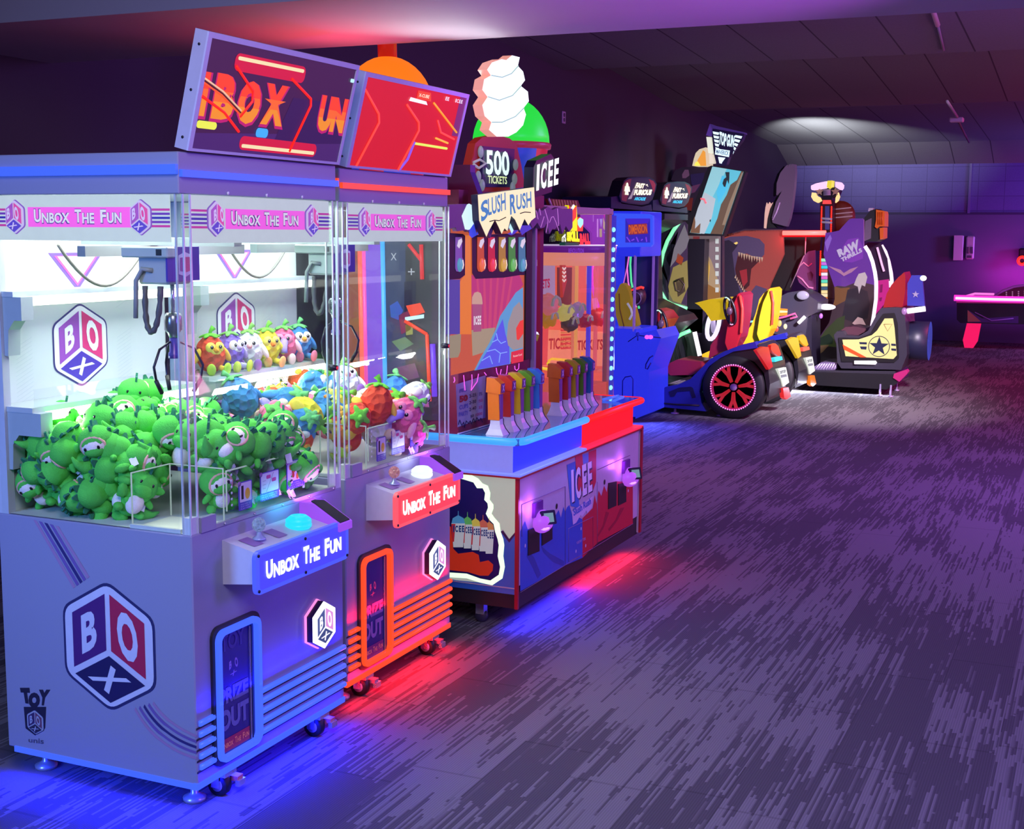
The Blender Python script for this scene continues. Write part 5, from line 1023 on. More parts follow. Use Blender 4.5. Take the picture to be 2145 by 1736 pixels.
m = MB(); a, b_ = Q(1346, 690, Y=BY_+.3), Q(1353, 534, Y=BY_+.3); m.box((a.x, BY_, a.z), (b_.x, BY_+.03, b_.z), mat('#a070e0', .3, emit=.4)); m.box((a.x, BY_+.55, a.z), (b_.x, BY_+.6, b_.z), mat('#a070e0', .3, emit=.3)); m.build('window_frame', t)
m = MB(); m.add(QS('1290,688 1348,688 1350,537 1290,537', Y=BY_+.01), [(0, 1, 2, 3)], CLEAR); m.build('side_window', t)
m = MB(); pts = C('1110,255 1600,265 1670,290 1672,700 1640,740 1110,750', *cT, Y=BY_-.02); m.prism(pts, (0, -.05, 0), bl2); dsp = sub(m.build('display', t), t)
m = MB(); n2 = (0, -1, 0); dec(m, C('1250,330 1610,330 1610,680 1250,680', *cT, Y=BY_-.07), em('#3828b8', .85), n2, .002); dec(m, C('1250,330 1610,330 1580,400 1290,410', *cT, Y=BY_-.07), em('#4a28d0', .85), n2, .003); dec(m, C('1290,420 1560,400 1580,550 1300,570', *cT, Y=BY_-.07), em('#8a3050', .8), n2, .004)
m.text('DIMENSION', off(C('1300,560 1570,540 1565,410 1300,425', *cT, Y=BY_-.07), n2, .006), em('#d86028', .9), 0, .03, V(n2))
for k in range(5): m.tube(off(C(f'{1270+k*70},{600+(k%2)*50} {1320+k*60},{670-(k%2)*40}', *cT, Y=BY_-.07), n2, .004), .006, em('#8048f0', .8), 4)
m.build('screen', dsp)
m = MB(); m.tube(C('1240,505 1370,415 1600,440 1700,450', *cB, Y=BY_-.005), .004, mat('#14145c', .4), 4); m.tube(C('1160,1320 1165,1050 1200,1000 1280,985 1310,1030 1305,1330', *cB, Y=BY_-.002), .005, mat('#1c20a8', .4), 4); m.tube(C('1590,700 1540,730 1490,820 1485,880 1510,890 1560,800', *cB, Y=BY_-.002), .006, mat('#1a1a90', .4), 4); m.tube(C('1375,490 1375,420', *cB, Y=BY_-.02), .006, mat('#2028a0', .4), 5); m.ell(C('1375,400', *cB, Y=BY_-.02)[0], (.02, .02, .02), mat('#2a34e8', .2, emit=.3)); m.build('control_outline', t)
for q in ('1505,440', '1555,440'):
    m = MB(); m.ell(C(q, *cB, Y=BY_-.02)[0], (.024, .02, .02), em('#f060f0', 1.1), nu=14); m.build('pink_button', t)
m = MB(); m.tube(C('1330,860 1320,1000 1335,1250 1370,1420 1430,1560 1450,1640', *cT, Y=BY_+.45), .010, em('#50e090', 1), 6); m.tube(C('1300,880 1275,1050 1290,1250 1330,1440 1410,1620', *cT, Y=BY_+.40), .007, em('#f070d0', 1), 6); m.tube(C('1270,1060 1225,1270', *cT, Y=BY_+.4), .006, em('#d868c0', .9), 5); m.build('inner_neon', t)
p = Q(1310, 655, Y=BY_+.32); o = thing('yellow_cloth_prize', 'yellow cloth prize hanging inside the blue crane game', 'prize', p, org=p)
m = MB(); m.prism(C('1110,1740 1100,1440 1130,1380 1170,1290 1200,1270 1260,1310 1300,1400 1340,1560 1390,1740 1420,1880 1300,1980 1180,1990', *cT, Y=BY_+.3), (0, .12, 0), mat('#d0a810', .8, emit=.25, bump=.5, scale=8)); m.build('cloth', o)
m = MB(); m.tube(C('1160,1420 1170,1650 1230,1900', *cT, Y=BY_+.295), .006, mat('#907008', .8), 5); m.tube(C('1280,1560 1330,1640 1350,1720 1310,1800', *cT, Y=BY_+.29), .012, mat('#f0e8f0', .5, emit=.3), 5); m.build('trim_band', o)
p = Q(1335, 620, Y=BY_+.45); o = thing('red_helmet_prize', 'red-lit round helmet prize inside the blue crane game', 'prize', p, org=p); m = MB(); m.ell(p, (.09, .08, .10), mat('#3a2430', .4), nu=18); m.build('shell', o)
m = MB(); m.tube([p+V((.085*math.cos(a), -.05, .07+.02*math.sin(a*2))) for a in (2.8, 2.2, 1.5, .9, .3)], .014, em('#f84030', .9), 6); m.tube([p+V((.06*math.cos(a), -.07, -.02+.06*math.sin(a))) for a in [i*.5 for i in range(13)]], .006, mat('#8a8898', .3), 5, True); m.build('visor', o)
lamp('blue_floor_glow', (-3.9, 11.6, .35), (-3.3, 10.9, 0), .5, (.08, .1, 1), 30)

# ------------------------------------------------------------------ racing seats
cR = (1340, 560, 5.106); cG = (1280, 240, 5.106); cA = (1230, 240, 2.63); cW = (1600, 340, 5.958); cJ = (1620, 560, 5.985)
def pr_(m, s, crop, vec, mt, side_mt=None, **pl): m.prism(C(s, *crop, **pl), vec, mt, side_mt); return m
def one(name, par, s, crop, vec, mt, side_mt=None, **pl): m = MB(); pr_(m, s, crop, vec, mt, side_mt, **pl); return m.build(name, par)
RY = 12.38; n2 = (0, -1, 0)
def racer(dy, T):
    t = thing('racing_game', T['label'], 'arcade game', (-3.9, RY+.5+dy, 0), 'car racing games', org=(-3.9, RY+.5, 0))
    B = mat('#1c2490', .35, coat=.4); K = mat('#14131c', .4, coat=.2)
    body = sub(one('car_body', t, '110,1400 200,1375 270,1280 400,1255 540,1195 660,1075 760,975 900,900 1080,830 1230,795 1260,860 1000,900 860,970 740,1060 665,1200 640,1330 660,1450 710,1540 110,1480', cR, (0, .10, 0), B, Y=RY), t)
    m = MB(); pr_(m, '850,975 1000,895 1200,835 1250,828 1310,880 1370,1050 1392,1250 1375,1400 1330,1130 1230,1010 1100,960 980,950', cR, (0, .72, 0), K, Y=RY+.02); pr_(m, '700,1500 1350,1440 1400,1200 1180,950 960,930 740,1050 660,1240', cR, (0, .6, 0), K, Y=RY+.25); m.build('rear_fender', t)
    m = MB(); pr_(m, '310,1330 420,1285 545,1275 570,1290 600,1390 560,1400 540,1320 400,1330 370,1380 330,1385', cR, (0, -.004, 0), mat('#0c0e40', .4), Y=RY-.001); m.tube(off(C('110,1440 400,1465 640,1475', *cR, Y=RY), n2, .004), .008, K, 5); m.build('body_vents', body)
    # wheel
    c = Q(1536, 816, Y=RY); c.z = .301; w_ = sub(thing_part('rear_wheel', t), t)
    m = MB(); m.lathe([(.215, -.02), (.29, -.025), (.30, -.01), (.30, .18), (.285, .19), (.2, .19)], c, mat('#16151c', .6), 48, 'y', cap=False); m.lathe([(0, .06), (.24, .06)], c+V((0, .0, 0)), mat('#3a1a6a', .4), 32, 'y'); m.build('tyre', w_)
    m = MB(); sp = mat(T['rim'], .3, emit=.6)
    for k in range(7):
        a = 2*math.pi*k/7+.22
        for d in (-.16, .16):
            p0 = V((math.cos(a), 0, math.sin(a)))*.05; p1 = V((math.cos(a+d*.3), 0, math.sin(a+d*.3)))*.13; p2 = V((math.cos(a+d), 0, math.sin(a+d)))*.203
            for p, q in ((p0, p1), (p1, p2)):
                d_ = (q-p).normalized(); nn = V((-d_.z, 0, d_.x))*.013; m.prism([c+p-nn, c+q-nn, c+q+nn, c+p+nn], (0, .03, 0), sp)
    m.lathe([(0, -.012), (.028, -.012), (.034, 0), (.034, .04)], c, mat('#a08ab8', .3), 16, 'y'); m.build('spokes', w_)
    m = MB(); m.lathe([(.200, -.01), (.214, -.022), (.222, -.01), (.222, .02), (.200, .02)], c, mat('#c0206a', .3, emit=.5), 48, 'y', cap=False)
    for k in range(60):
        a = 2*math.pi*k/60; m.ell(c+V((.216*math.cos(a), -.022, .216*math.sin(a))), (.008, .006, .008), em('#ff8ae0', 1.2), nu=6, nv=4)
    m.build('rim_lights', w_)
    # seat
    m = MB(); sm_ = mat(T['seat'], .5, coat=.2)
    pr_(m, '280,1040 400,985 660,1010 660,1090 560,1150 330,1155 285,1110', cR, (0, .45, 0), sm_, Y=RY+.22); s_ = m.build('seat_cushion', t)
    m = MB(); pr_(m, '735,975 760,830 850,700 900,560 940,400 1000,320 1070,270 1100,300 1090,420 1070,600 1040,760 980,870 860,910', cR, (0, .42, 0), sm_, Y=RY+.24); pr_(m, '960,600 1000,440 1070,280 1110,330 1118,520 1090,700 1040,850 960,880 930,800', cR, (0, -.06, 0), mat(T['seat2'], .5), Y=RY+.24); m.build('seat_back', t)
    m = MB(); m.tube(off(C('1075,300 1100,440 1095,580 1085,700', *cR, Y=RY+.17), n2, .0), .012, em('#ff5a50', .9), 6); m.build('seat_light', t)
    # tail lamps at the back
    TX = -2.885; m = MB()
    for s, cc, e_ in (('1215,885 1290,845 1345,850 1392,1060 1350,1092 1285,990', T['tail'], .55), ('1370,830 1420,812 1450,840 1482,930 1455,950 1400,915 1370,880', T['tail'], .5)):
        pr_(m, s, cR, (.03, 0, 0), mat(cc, .25, emit=e_), X=TX)
    m.build('tail_panel', t)
    one('tail_light', t, '1395,968 1478,950 1486,985 1405,1008', cR, (.04, 0, 0), em(T['tl'], 1), X=TX)
    m = MB(); pr_(m, '1440,1085 1528,1065 1562,1228 1500,1272', cR, (.035, 0, 0), em('#dfe6d8', .8), X=TX); pr_(m, '1470,1150 1530,1140 1535,1165 1475,1178', cR, (.037, 0, 0), mat('#6a7a78', .4), X=TX); m.text('2F2F', [p+V((.038, 0, 0)) for p in C('1462,1135 1528,1118 1518,1090 1455,1108', *cR, X=TX)], mat('#4a5a60', .4), 0, .03, V(NX)); m.build('number_plate', t)
    one('lower_tail_light', t, '1490,1290 1550,1280 1575,1375 1530,1410 1502,1390', cR, (.04, 0, 0), mat(T['low'], .3, emit=.7), X=TX)
    m = MB()
    m.box((-4.95, RY+.05, .06), (-3.45, RY+.95, .13), mat('#181730', .4)); m.build('platform', t)
    m = MB(); m.box((-4.3, RY+.08, .13), (-3.72, RY+.92, .137), mat('#6a6478', .3, metal=.7))
    for k in range(12): m.box((-4.28+k*.05, RY+.1, .137), (-4.26+k*.05, RY+.9, .141), mat('#b8a8c8', .3, metal=.5))
    m.build('foot_plate', t)
    for fx, fy in ((-3.8, RY+.08), (-3.35, RY+.12), (-4.4, RY+.08)):
        m = MB(); m.lathe([(.04, 0), (.042, .01), (.012, .018), (.012, .08)], (fx, fy, 0), mat('#c0a0d8', .3, metal=.4), 14); m.build('levelling_foot', t)
    # driver console, dash, wheel, marquee
    m = MB(); m.prism([(-5.0, RY+.05, .06), (-4.55, RY+.05, .13), (-4.42, RY+.05, .62), (-4.2, RY+.05, .80), (-4.25, RY+.05, .86), (-4.62, RY+.05, 1.02), (-4.66, RY+.05, 1.75), (-4.35, RY+.05, 1.9), (-4.35, RY+.05, 1.96), (-5.0, RY+.05, 1.96)], (0, .86, 0), K); cab = sub(m.build('console_cabinet', t), t)
    one('dash_hood', t, T['dash'], cR, (0, .5, 0), mat(T['dashc'], .35, emit=.55, coat=.3), Y=RY+.15+T['ddy'])  # glow put into the hood paint to brighten it
    sw = C(T['sw'], *cR, Y=RY+.12+T['ddy'])[0]; m = MB()
    m.tube([sw+V((.05*math.cos(a)-.03*math.sin(a), .02+.0*math.cos(a), .13*math.sin(a))) for a in [i*math.pi/10 for i in range(20)]], .014, K, 8, True); m.tube([sw+V((0, 0, .12)), sw, sw+V((0, 0, -.12))], .012, K, 6); m.ell(sw, (.03, .03, .04), mat('#8a6a90', .4, emit=.2)); swp = sub(m.build('steering_wheel', t), t)
    m = MB(); m.tube([sw+V((.05*math.cos(a)-.03*math.sin(a)-.004, -.014, .13*math.sin(a))) for a in (.9, 1.2, 1.5, 1.8)], .006, em('#c8f8e0', 1), 5); m.tube([sw+V((.05*math.cos(a)-.03*math.sin(a), -.014, .13*math.sin(a))) for a in (4.4, 4.7, 5.0)], .006, em('#f0b0d8', 1), 5); m.build('wheel_lights', swp)
    MX = -4.36; o_ = '88,870 120,760 140,705 180,675 300,664 400,668 460,695 490,740 480,800 445,905 400,952 330,968 200,955 110,935'
    m = MB(); pr_(m, o_, cG, (-.12, 0, 0), K, X=MX); pr_(m, '0,880 80,870 110,950 330,985 430,960 440,1030 0,1000', cG, (-.5, 0, 0), mat('#100e30', .4), X=MX-.02); mq = sub(m.build('marquee', t), t); m = MB()
    q_ = lambda s, cc, d, e_=.8: dec(m, C(s, *cG, X=MX), em(cc, e_), d=d)
    q_('100,870 130,765 150,715 185,688 300,678 398,682 452,705 478,745 468,800 435,895 395,940 330,955 200,942 115,925', '#2a1830', .002); q_('120,760 150,712 190,690 215,690 180,860 160,930 110,915', '#6a1c2c', .003); q_('400,690 450,710 475,750 455,840 430,760', '#8a2030', .003)
    q_('205,860 235,790 250,800 215,900 175,905', '#a090a0', .004)
    mt_ = em('#fff4d8', 1.1)
    m.text('FAST &', off(C('245,790 390,790 400,745 270,725', *cG, X=MX), NX, .006), mt_, 0, .07, V(NX)); m.text('FURIOUS', off(C('235,862 420,862 438,800 250,800', *cG, X=MX), NX, .006), mt_, 0, .07, V(NX)); m.text('ARCADE', off(C('240,915 355,920 370,885 250,880', *cG, X=MX), NX, .006), em('#3ac8f0', 1), 0, .06, V(NX))
    m.ell(C('165,770', *cG, X=MX)[0]+V((.008, 0, 0)), (.006, .035, .04), mt_, nu=10); m.shape(PL(C('165,800', *cG, X=MX)[0]+V((.006, 0, 0)), (0, 1, 0), (0, 0, 1)), [(-.08, -.02), (.08, -.02), (.06, .03), (-.06, .03)], mt_, 0, .004); m.shape(PL(C('160,825', *cG, X=MX)[0]+V((.006, 0, 0)), (0, 1, 0), (0, 0, 1)), [(-.05, -.03), (.05, -.03), (.03, .03), (-.03, .03)], mt_, 0, .004); m.build('marquee_face', mq)
    return t
def thing_part(name, par):
    o = bpy.data.objects.new(name, None); COL.objects.link(o); o.parent = par; return o
R1 = dict(label='nearer car racing game with red seat, blue side and pink-lit spoked wheel', rim='#c82838', seat='#8c1838', seat2='#c01c30', tail='#e82020', tl='#40e0f0', low='#f02828', dash='80,465 120,455 200,480 260,560 180,700 130,670 90,600', dashc='#b0182c', ddy=0, sw='230,600')
R2 = dict(label='farther car racing game with yellow seat and yellow tail panels', rim='#d88830', seat='#e0b010', seat2='#f0c820', tail='#f0c010', tl='#f06050', low='#f08018', dash='150,450 330,405 440,400 520,440 515,640 340,662 280,565 200,480', dashc='#e0c010', ddy=-1.25, sw='552,545')
racer(0, R1); racer(1.28, R2)
# the neon-edged cabinet side of the racing pair
t = thing('neon_edged_cabinet', 'black cabinet side with curved green neon edge and cartoon art beside tall screen', 'arcade game', (-4.6, 14.9, 0), org=(-4.6, 14.9, 0)); NY_ = 14.85
m = MB(); m.prism([(-5.0, NY_, 0), (-4.4, NY_, 0), (-4.4, NY_, .5), Q(1402, 640, Y=NY_), Q(1404, 560, Y=NY_), Q(1425, 465, Y=NY_), Q(1440, 440, Y=NY_), (-5.0, NY_, Q(1440, 440, Y=NY_).z)], (0, .1, 0), mat('#12111e', .4)); m.prism(QS('1392,640 1385,600 1383,560 1392,520 1410,485 1432,462 1440,470 1438,642 1420,640', Y=NY_), (0, .02, 0), mat('#3a2c44', .4)); m.prism([(-4.75, NY_, 0), (-4.35, NY_, 0), Q(1430, 690, Y=NY_), Q(1400, 740, Y=NY_)], (0, .1, 0), mat('#2a2434', .4)); cb2 = sub(m.build('cabinet_side', t), t)
m = MB()
for s, cc, e_ in (('1404,560 1412,520 1425,490 1434,470 1444,500 1438,520 1420,540', '#8c8890', .5), ('1400,600 1410,560 1440,545 1442,600 1425,640 1405,630', '#a89a58', .5), ('1415,585 1432,580 1436,610 1420,622', '#5a4a3c', .4), ('1420,530 1432,540 1428,556 1416,548', '#b04828', .5), ('1402,640 1400,610 1410,630 1440,640', '#7a7864', .4)): dec(m, QS(s, Y=NY_), mat(cc, .4, emit=e_*.7), n2, .004)
m.tube(off(QS('1412,590 1424,584 1434,596 1428,612 1416,608 1412,590', Y=NY_), n2, .006), .012, mat('#3a2c28', .4), 5); m.build('side_art', cb2)
m = MB(); m.tube(off(QS('1426,463 1412,482 1399,505 1390,530 1384,560 1382,590 1386,612 1396,630 1410,638 1440,646', Y=NY_), n2, .02), .022, em('#7cf8a8', 1.1), 8); m.build('neon_edge', t)
m = MB(); m.tube(off(QS('1447,692 1428,700 1410,712 1400,728 1399,745 1403,760', Y=NY_-.1), n2, .02), .022, em('#7cf8a8', 1.1), 8); m.build('lower_neon_edge', t)
m = MB(); m.tube(QS('1378,448 1382,470 1378,500 1366,530', Y=13.5), .008, em('#50e090', .9), 6); m.tube(QS('1366,545 1364,580 1356,612', Y=13.5), .008, em('#50d0a0', .9), 6); m.build('thin_neon', t)
m = MB(); m.tube(QS('1455,695 1466,745', Y=NY_-.15), .026, em('#fff4ff', 1.4), 8); m.build('white_tube', t)
m = MB(); m.add(QS('1404,762 1402,725 1450,692 1466,745', Y=NY_), [(0, 1, 2, 3)], mat('#4a5a50', .3, emit=.15)); m.build('side_window', t)
lamp('green_neon_glow', (-4.0, 13.1, .25), (-3.0, 13.5, 0), .3, (.1, 1, .35), 2)
# ------------------------------------------------------------------ flight game: tall tilted screen, sign, console, seat
TY = 15.0; TXs = -4.15
t = thing('flight_game', 'large flight game with tall tilted sky screen, star-marked cockpit seat and lit TOP GUN sign', 'arcade game', (-3.2, 15.3, 0), org=(-3.2, 15.3, 0))
sq = C('1085,555 1420,610 1192,1280 845,1262', *cG, Y=TY)
m = MB(); m.prism(C('1035,560 1075,545 1425,600 1440,615 1205,1300 820,1290 780,1240', *cG, Y=TY), (0, .12, 0), BLACK); tall = sub(m.build('tall_screen_frame', t), t)
m = MB(); dec(m, sq, em('#5ab4c8', .95), n2, .004); dec(m, C('1085,555 1240,580 1180,700 1080,900 960,1275 845,1262', *cG, Y=TY), em('#8cc4cc', .9), n2, .006); dec(m, C('1000,830 1120,900 1080,1100 1000,1275 850,1262 930,1000', *cG, Y=TY), em('#b0bcc4', .85), n2, .008); dec(m, C('1190,650 1260,700 1240,800 1150,950 1130,830', *cG, Y=TY), em('#48b4d8', .95), n2, .007)
dec(m, C('1395,606 1420,610 1192,1280 1065,1274 1140,1110 1180,960 1240,860 1280,750 1350,700', *cG, Y=TY), em('#6a5444', .7), n2, .010); dec(m, C('1400,620 1415,625 1300,960 1220,1180 1190,1180 1260,960 1340,760', *cG, Y=TY), em('#94806a', .7), n2, .012); dec(m, C('850,1262 870,1180 895,1085 905,1150 900,1220 960,1160 950,1270', *cG, Y=TY), em('#7c5a44', .7), n2, .010)
dec(m, C('1225,615 1270,615 1268,690 1262,745 1245,700 1225,775 1210,770 1195,735 1210,690 1235,670', *cG, Y=TY), em('#2a3038', .7), n2, .013); m.tube(off(C('960,900 1000,905 1020,950', *cG, Y=TY), n2, .012), .012, em('#f87080', .9), 5); dec(m, C('1060,1120 1072,1125 1066,1148 1056,1142', *cG, Y=TY), em('#303840', .8), n2, .012); m.build('sky_screen', tall)
m = MB(); m.prism(QS('1436,488 1513,488 1513,640 1520,655 1440,660 1434,640', Y=TY+.3), (0, .1, 0), mat('#241a2c', .3)); low = sub(m.build('lower_screen_frame', t), t); m = MB()
ls_ = lambda s, cc, d, e_=.75: dec(m, QS(s, Y=TY+.3), em(cc, e_), n2, d)
ls_('1441,493 1510,493 1509,630 1440,632', '#7a6a70', .004); ls_('1441,560 1475,520 1490,545 1509,600 1509,630 1440,632', '#a08868', .006); ls_('1445,560 1480,560 1465,590 1441,600', '#c078a0', .008); ls_('1470,545 1480,520 1488,560 1484,590 1468,580', '#c8a048', .009); ls_('1452,495 1466,495 1463,545 1455,540', '#8a3a40', .009); ls_('1441,605 1475,590 1509,610 1509,630 1440,632', '#8a6030', .010)
for k in range(7): ls_(f'1499,{500+k*17} 1506,{500+k*17} 1506,{510+k*17} 1499,{510+k*17}', '#c0c8c4', .011)
m.text('READY', off(QS('1465,642 1482,642 1482,637 1465,637', Y=TY+.3), n2, .004), em('#d0d0d0', .7), 0, .02, V(n2)); m.build('lower_screen', low)
m = MB(); m.tube(QS('1441,490 1512,491', Y=TY+.28), .022, mat('#7a1024', .3, emit=.3), 6); m.build('red_rail', t)
m = MB(); m.box((-4.5, TY+.1, .0), (-4.1, TY+.9, Q(1440, 645, Y=TY+.3).z), mat('#2c2438', .35, coat=.4)); m.box((-5.0, TY+.1, .6), (-4.3, TY+.95, Q(1440, 500, Y=TY+.5).z), mat('#16141e', .4)); m.build('pedestal', t)
m = MB(); rc = Q(1494, 680, Y=TY+.05); m.tube([rc+V((.065*math.cos(a)+.03*math.sin(a), 0, .17*math.sin(a))) for a in [i*math.pi/9 for i in range(18)]], .026, em('#e8e0ff', 1.2), 8, True); m.ell(rc, (.03, .02, .10), mat('#c8b8e8', .3, emit=.5)); m.build('white_ring_light', t)
m = MB(); m.ell(Q(1517, 648, Y=TY), (.03, .03, .03), em('#fff0ff', 1.4)); m.build('round_lamp', t)
# sign
SGY = TY-.05; m = MB(); sgn = '1085,148 1425,205 1400,275 1290,415 1262,452 1235,530 1222,548 1130,542 1098,410 1080,235'
m.prism(C(sgn, *cG, Y=SGY), (0, .1, 0), mat('#241e40', .3)); m.prism(C('1058,98 1110,118 1425,190 1430,210 1080,150', *cG, Y=SGY), (0, .12, 0), mat('#6a4ab0', .4, emit=.2)); m.prism(C('1055,100 1105,122 1085,235 1015,222', *cG, Y=SGY+.02), (0, .1, 0), mat('#7048b8', .4, emit=.35)); m.prism(C('1018,238 1068,240 1098,415 1040,412', *cG, Y=SGY+.02), (0, .1, 0), em('#e8ecd8', .9)); m.prism(C('1048,420 1106,424 1096,520 1050,526', *cG, Y=SGY+.02), (0, .1, 0), em('#e8dcc8', .85)); sg_ = sub(m.build('top_sign', t), t); m = MB(); W_ = em('#d8f4ff', 1.15)
for k in range(5):
    y = 180+k*42; dec(m, C(f'{1088+k*7},{y} {1158},{y+12} {1150},{y+38} {1095+k*7},{y+28}', *cG, Y=SGY), W_, n2, .004); dec(m, C(f'{1330-k*4},{y+38} {1405-k*22},{y+52} {1392-k*22},{y+78} {1322-k*4},{y+62}', *cG, Y=SGY), W_, n2, .004)
m.text('TOP', off(C('1150,315 1230,345 1238,205 1165,180', *cG, Y=SGY), n2, .006), W_, 0, .05, V(n2)); m.text('GUN', off(C('1235,340 1310,350 1325,225 1245,205', *cG, Y=SGY), n2, .006), W_, 0, .05, V(n2)); dec(m, C('1120,362 1272,385 1262,455 1112,425', *cG, Y=SGY), W_, n2, .005); m.text('MAVERICK', off(C('1125,415 1258,440 1264,392 1130,372', *cG, Y=SGY), n2, .008), mat('#6a94a8', .4), 0, .02, V(n2)); dec(m, C('1145,452 1225,462 1190,510 1185,525 1160,520', *cG, Y=SGY), W_, n2, .005); m.build('lit_face', sg_)
# platform and cockpit
m = MB(); m.prism(C('425,1310 1500,1340 1560,1450 1420,1530 430,1470', *cJ, Y=TY-.08), (0, .9, 0), mat('#121118', .4)); m.prism(C('425,1290 1520,1300 1560,1360 430,1350', *cJ, Y=TY-.06), (0, .85, 0), mat('#2a2834', .4)); m.build('platform', t)
m = MB(); m.prism(C('440,1285 600,1190 805,1190 790,1265 760,1292', *cJ, Y=TY+.0), (0, .5, 0), mat('#8a7aa8', .3, metal=.5))
for k in range(8): m.tube(off(C(f'{520+k*34},1282 {585+k*30},1205', *cJ, Y=TY), n2, .004), .006, mat('#e0d0f8', .3), 4)
m.build('foot_plate', t)
K2 = mat('#2c2a38', .4, coat=.2)
m = MB(); m.prism(C('755,850 800,800 870,800 900,850 1070,862 1190,790 1290,600 1350,510 1530,500 1640,510 1665,800 1675,1100 1600,1285 1450,1280 850,1265 800,1190 790,960', *cJ, Y=TY-.05), (0, .75, 0), K2)
m.prism(C('820,880 900,880 1070,885 1220,830 1300,690 1380,580 1520,570 1560,700 1575,1140 1520,1190 860,1180 830,1000', *cJ, Y=TY-.055), (0, -.012, 0), mat('#0e0d12', .4)); ck = sub(m.build('cockpit_side', t), t)
m = MB(); Yc = TY-.07; dd = lambda s, mt, d: dec(m, C(s, *cJ, Y=Yc), mt, n2, d)
dd('865,905 1070,902 1235,848 1300,790 1395,640 1500,638 1520,760 1548,1100 1505,1148 905,1112 885,1010', em('#e2d68c', .85), .002); navy = mat('#141c38', .4)
dd('868,965 905,985 1170,1128 1088,1128 885,1030', em('#e0501c', .9), .004)
c = C('1325,990', *cJ, Y=Yc)[0]; r_ = .112
m.tube([c+V((r_*math.cos(a), -.004, r_*math.sin(a))) for a in [i*math.pi/18 for i in range(36)]], .004, navy, 4, True)
m.add([c+V(((r_*.98 if k % 2 == 0 else r_*.39)*math.sin(k*math.pi/5), -.006, (r_*.98 if k % 2 == 0 else r_*.39)*math.cos(k*math.pi/5))) for k in range(10)], [tuple(range(10))], navy)
for s in ('1075,935 1172,938 1172,965 1085,962', '1085,990 1172,992 1165,1030 1100,1025', '1478,955 1535,958 1537,985 1478,980', '1478,1015 1540,1018 1540,1048 1480,1040'): dd(s, navy, .004)
m.tube(off(C('1385,712 1490,712 1432,798 1385,712', *cJ, Y=Yc), n2, .004), .003, mat('#8a3020', .4), 4); m.build('star_panel', ck)
one('side_light_bar', t, '1020,1168 1285,1168 1300,1192 1285,1215 1020,1208', cJ, (0, -.03, 0), em('#fff4ff', 1.5), Y=TY-.06)
one('seat_back', t, '1375,505 1420,330 1480,220 1560,130 1640,60 1655,110 1655,280 1620,495', cJ, (0, .45, 0), mat('#d81a20', .4, emit=.12), Y=TY+.1)
one('seat_cushion', t, '830,800 900,750 1000,740 1150,765 1180,790 1060,850 870,840', cJ, (0, .45, 0), mat('#4a2434', .5), Y=TY+.1)
m = MB(); m.prism(C('1678,480 1680,200 1735,98 1865,98 1872,200 1898,485', *cJ, Y=TY+.05), (0, .06, 0), mat('#2c2e90', .4, coat=.2)); c = C('1783,338', *cJ, Y=TY+.04)[0]; m.add([c+V(((.04 if k % 2 == 0 else .016)*math.sin(k*math.pi/5), 0, (.04 if k % 2 == 0 else .016)*math.cos(k*math.pi/5))) for k in range(10)], [tuple(range(10))], mat('#c8b8e8', .4, emit=.3)); m.build('tail_fin', t)
m = MB(); m.ell(C('1880,135', *cJ, Y=TY+.05)[0], (.035, .03, .03), em('#fffbe0', 1.5)); m.build('fin_lamp', t)
m = MB(); m.tube(C('1680,548 1905,518', *cJ, Y=TY-.05), .030, em('#fff8ff', 1.5), 10); m.ell(C('1640,550', *cJ, Y=TY-.05)[0], (.03, .03, .04), mat('#c890d8', .3, emit=.4)); m.build('wing_light', t)
c = C('1760,915', *cJ, Y=TY+.35)[0]; m = MB(); m.lathe([(.10, -.22), (.17, -.18), (.215, -.02), (.215, .17), (.17, .17), (.16, .0)], (c.x, c.y, c.z), mat('#20223c', .4), 32, 'x'); m.lathe([(.165, .172), (.216, .172)], (c.x, c.y, c.z), mat('#5a5ad8', .3, emit=.5), 32, 'x'); m.build('jet_engine', t)
one('pink_bumper', t, '1510,1335 1670,1282 1690,1310 1660,1350 1578,1432 1500,1385', cJ, (0, .12, 0), mat('#e02888', .4, emit=.4), Y=TY-.1)
for u_, v_ in ((1843, 829), (1865, 831), (1878, 818)):
    b_ = Q(u_, v_, Z=0); m = MB(); m.lathe([(.03, 0), (.03, .01), (.01, .015), (.01, .13)], b_, mat('#b8a8d8', .3, metal=.5), 12); m.build('levelling_foot', t)
# console in front of the seat
m = MB(); m.prism(C('-60,430 60,380 180,315 330,295 440,345 560,430 550,560 430,620 415,760 400,850 330,830 200,860 0,830 -60,700', *cJ, Y=TY+.05), (0, .6, 0), mat('#3a3848', .35, coat=.3)); m.prism(C('290,800 480,590 480,1240 430,1280 320,1240 330,960', *cJ, Y=TY+.1), (0, .5, 0), mat('#221e30', .4)); cn = sub(m.build('console', t), t)
m = MB(); m.ell(C('370,350', *cJ, Y=TY+.0)[0], (.07, .03, .05), mat('#c8c0e0', .2, emit=.5)); m.build('head_lamp', cn)
m = MB(); dec(m, C('-60,500 180,520 175,600 -60,620', *cJ, Y=TY+.05), em('#f0902c', .95), n2, .006); dec(m, C('-60,530 180,545 178,565 -60,570', *cJ, Y=TY+.05), em('#ffe0a0', 1.1), n2, .010)
for x, y, rr, cc in ((75, 700, 30, '#f0c060'), (40, 770, 26, '#d05038'), (150, 740, 24, '#f4e4b0'), (-10, 720, 30, '#f0a058'), (-130, 680, 24, '#f0d050'), (-200, 700, 30, '#f0d050'), (-110, 790, 34, '#f0c840'), (-220, 780, 28, '#f0c840')):
    p = C(f'{x},{y}', *cJ, Y=TY+.05)[0]; m.ell(p, (rr*.0009, .012, rr*.0013), em(cc, .95), nu=10)
m.build('glowing_spots', cn)
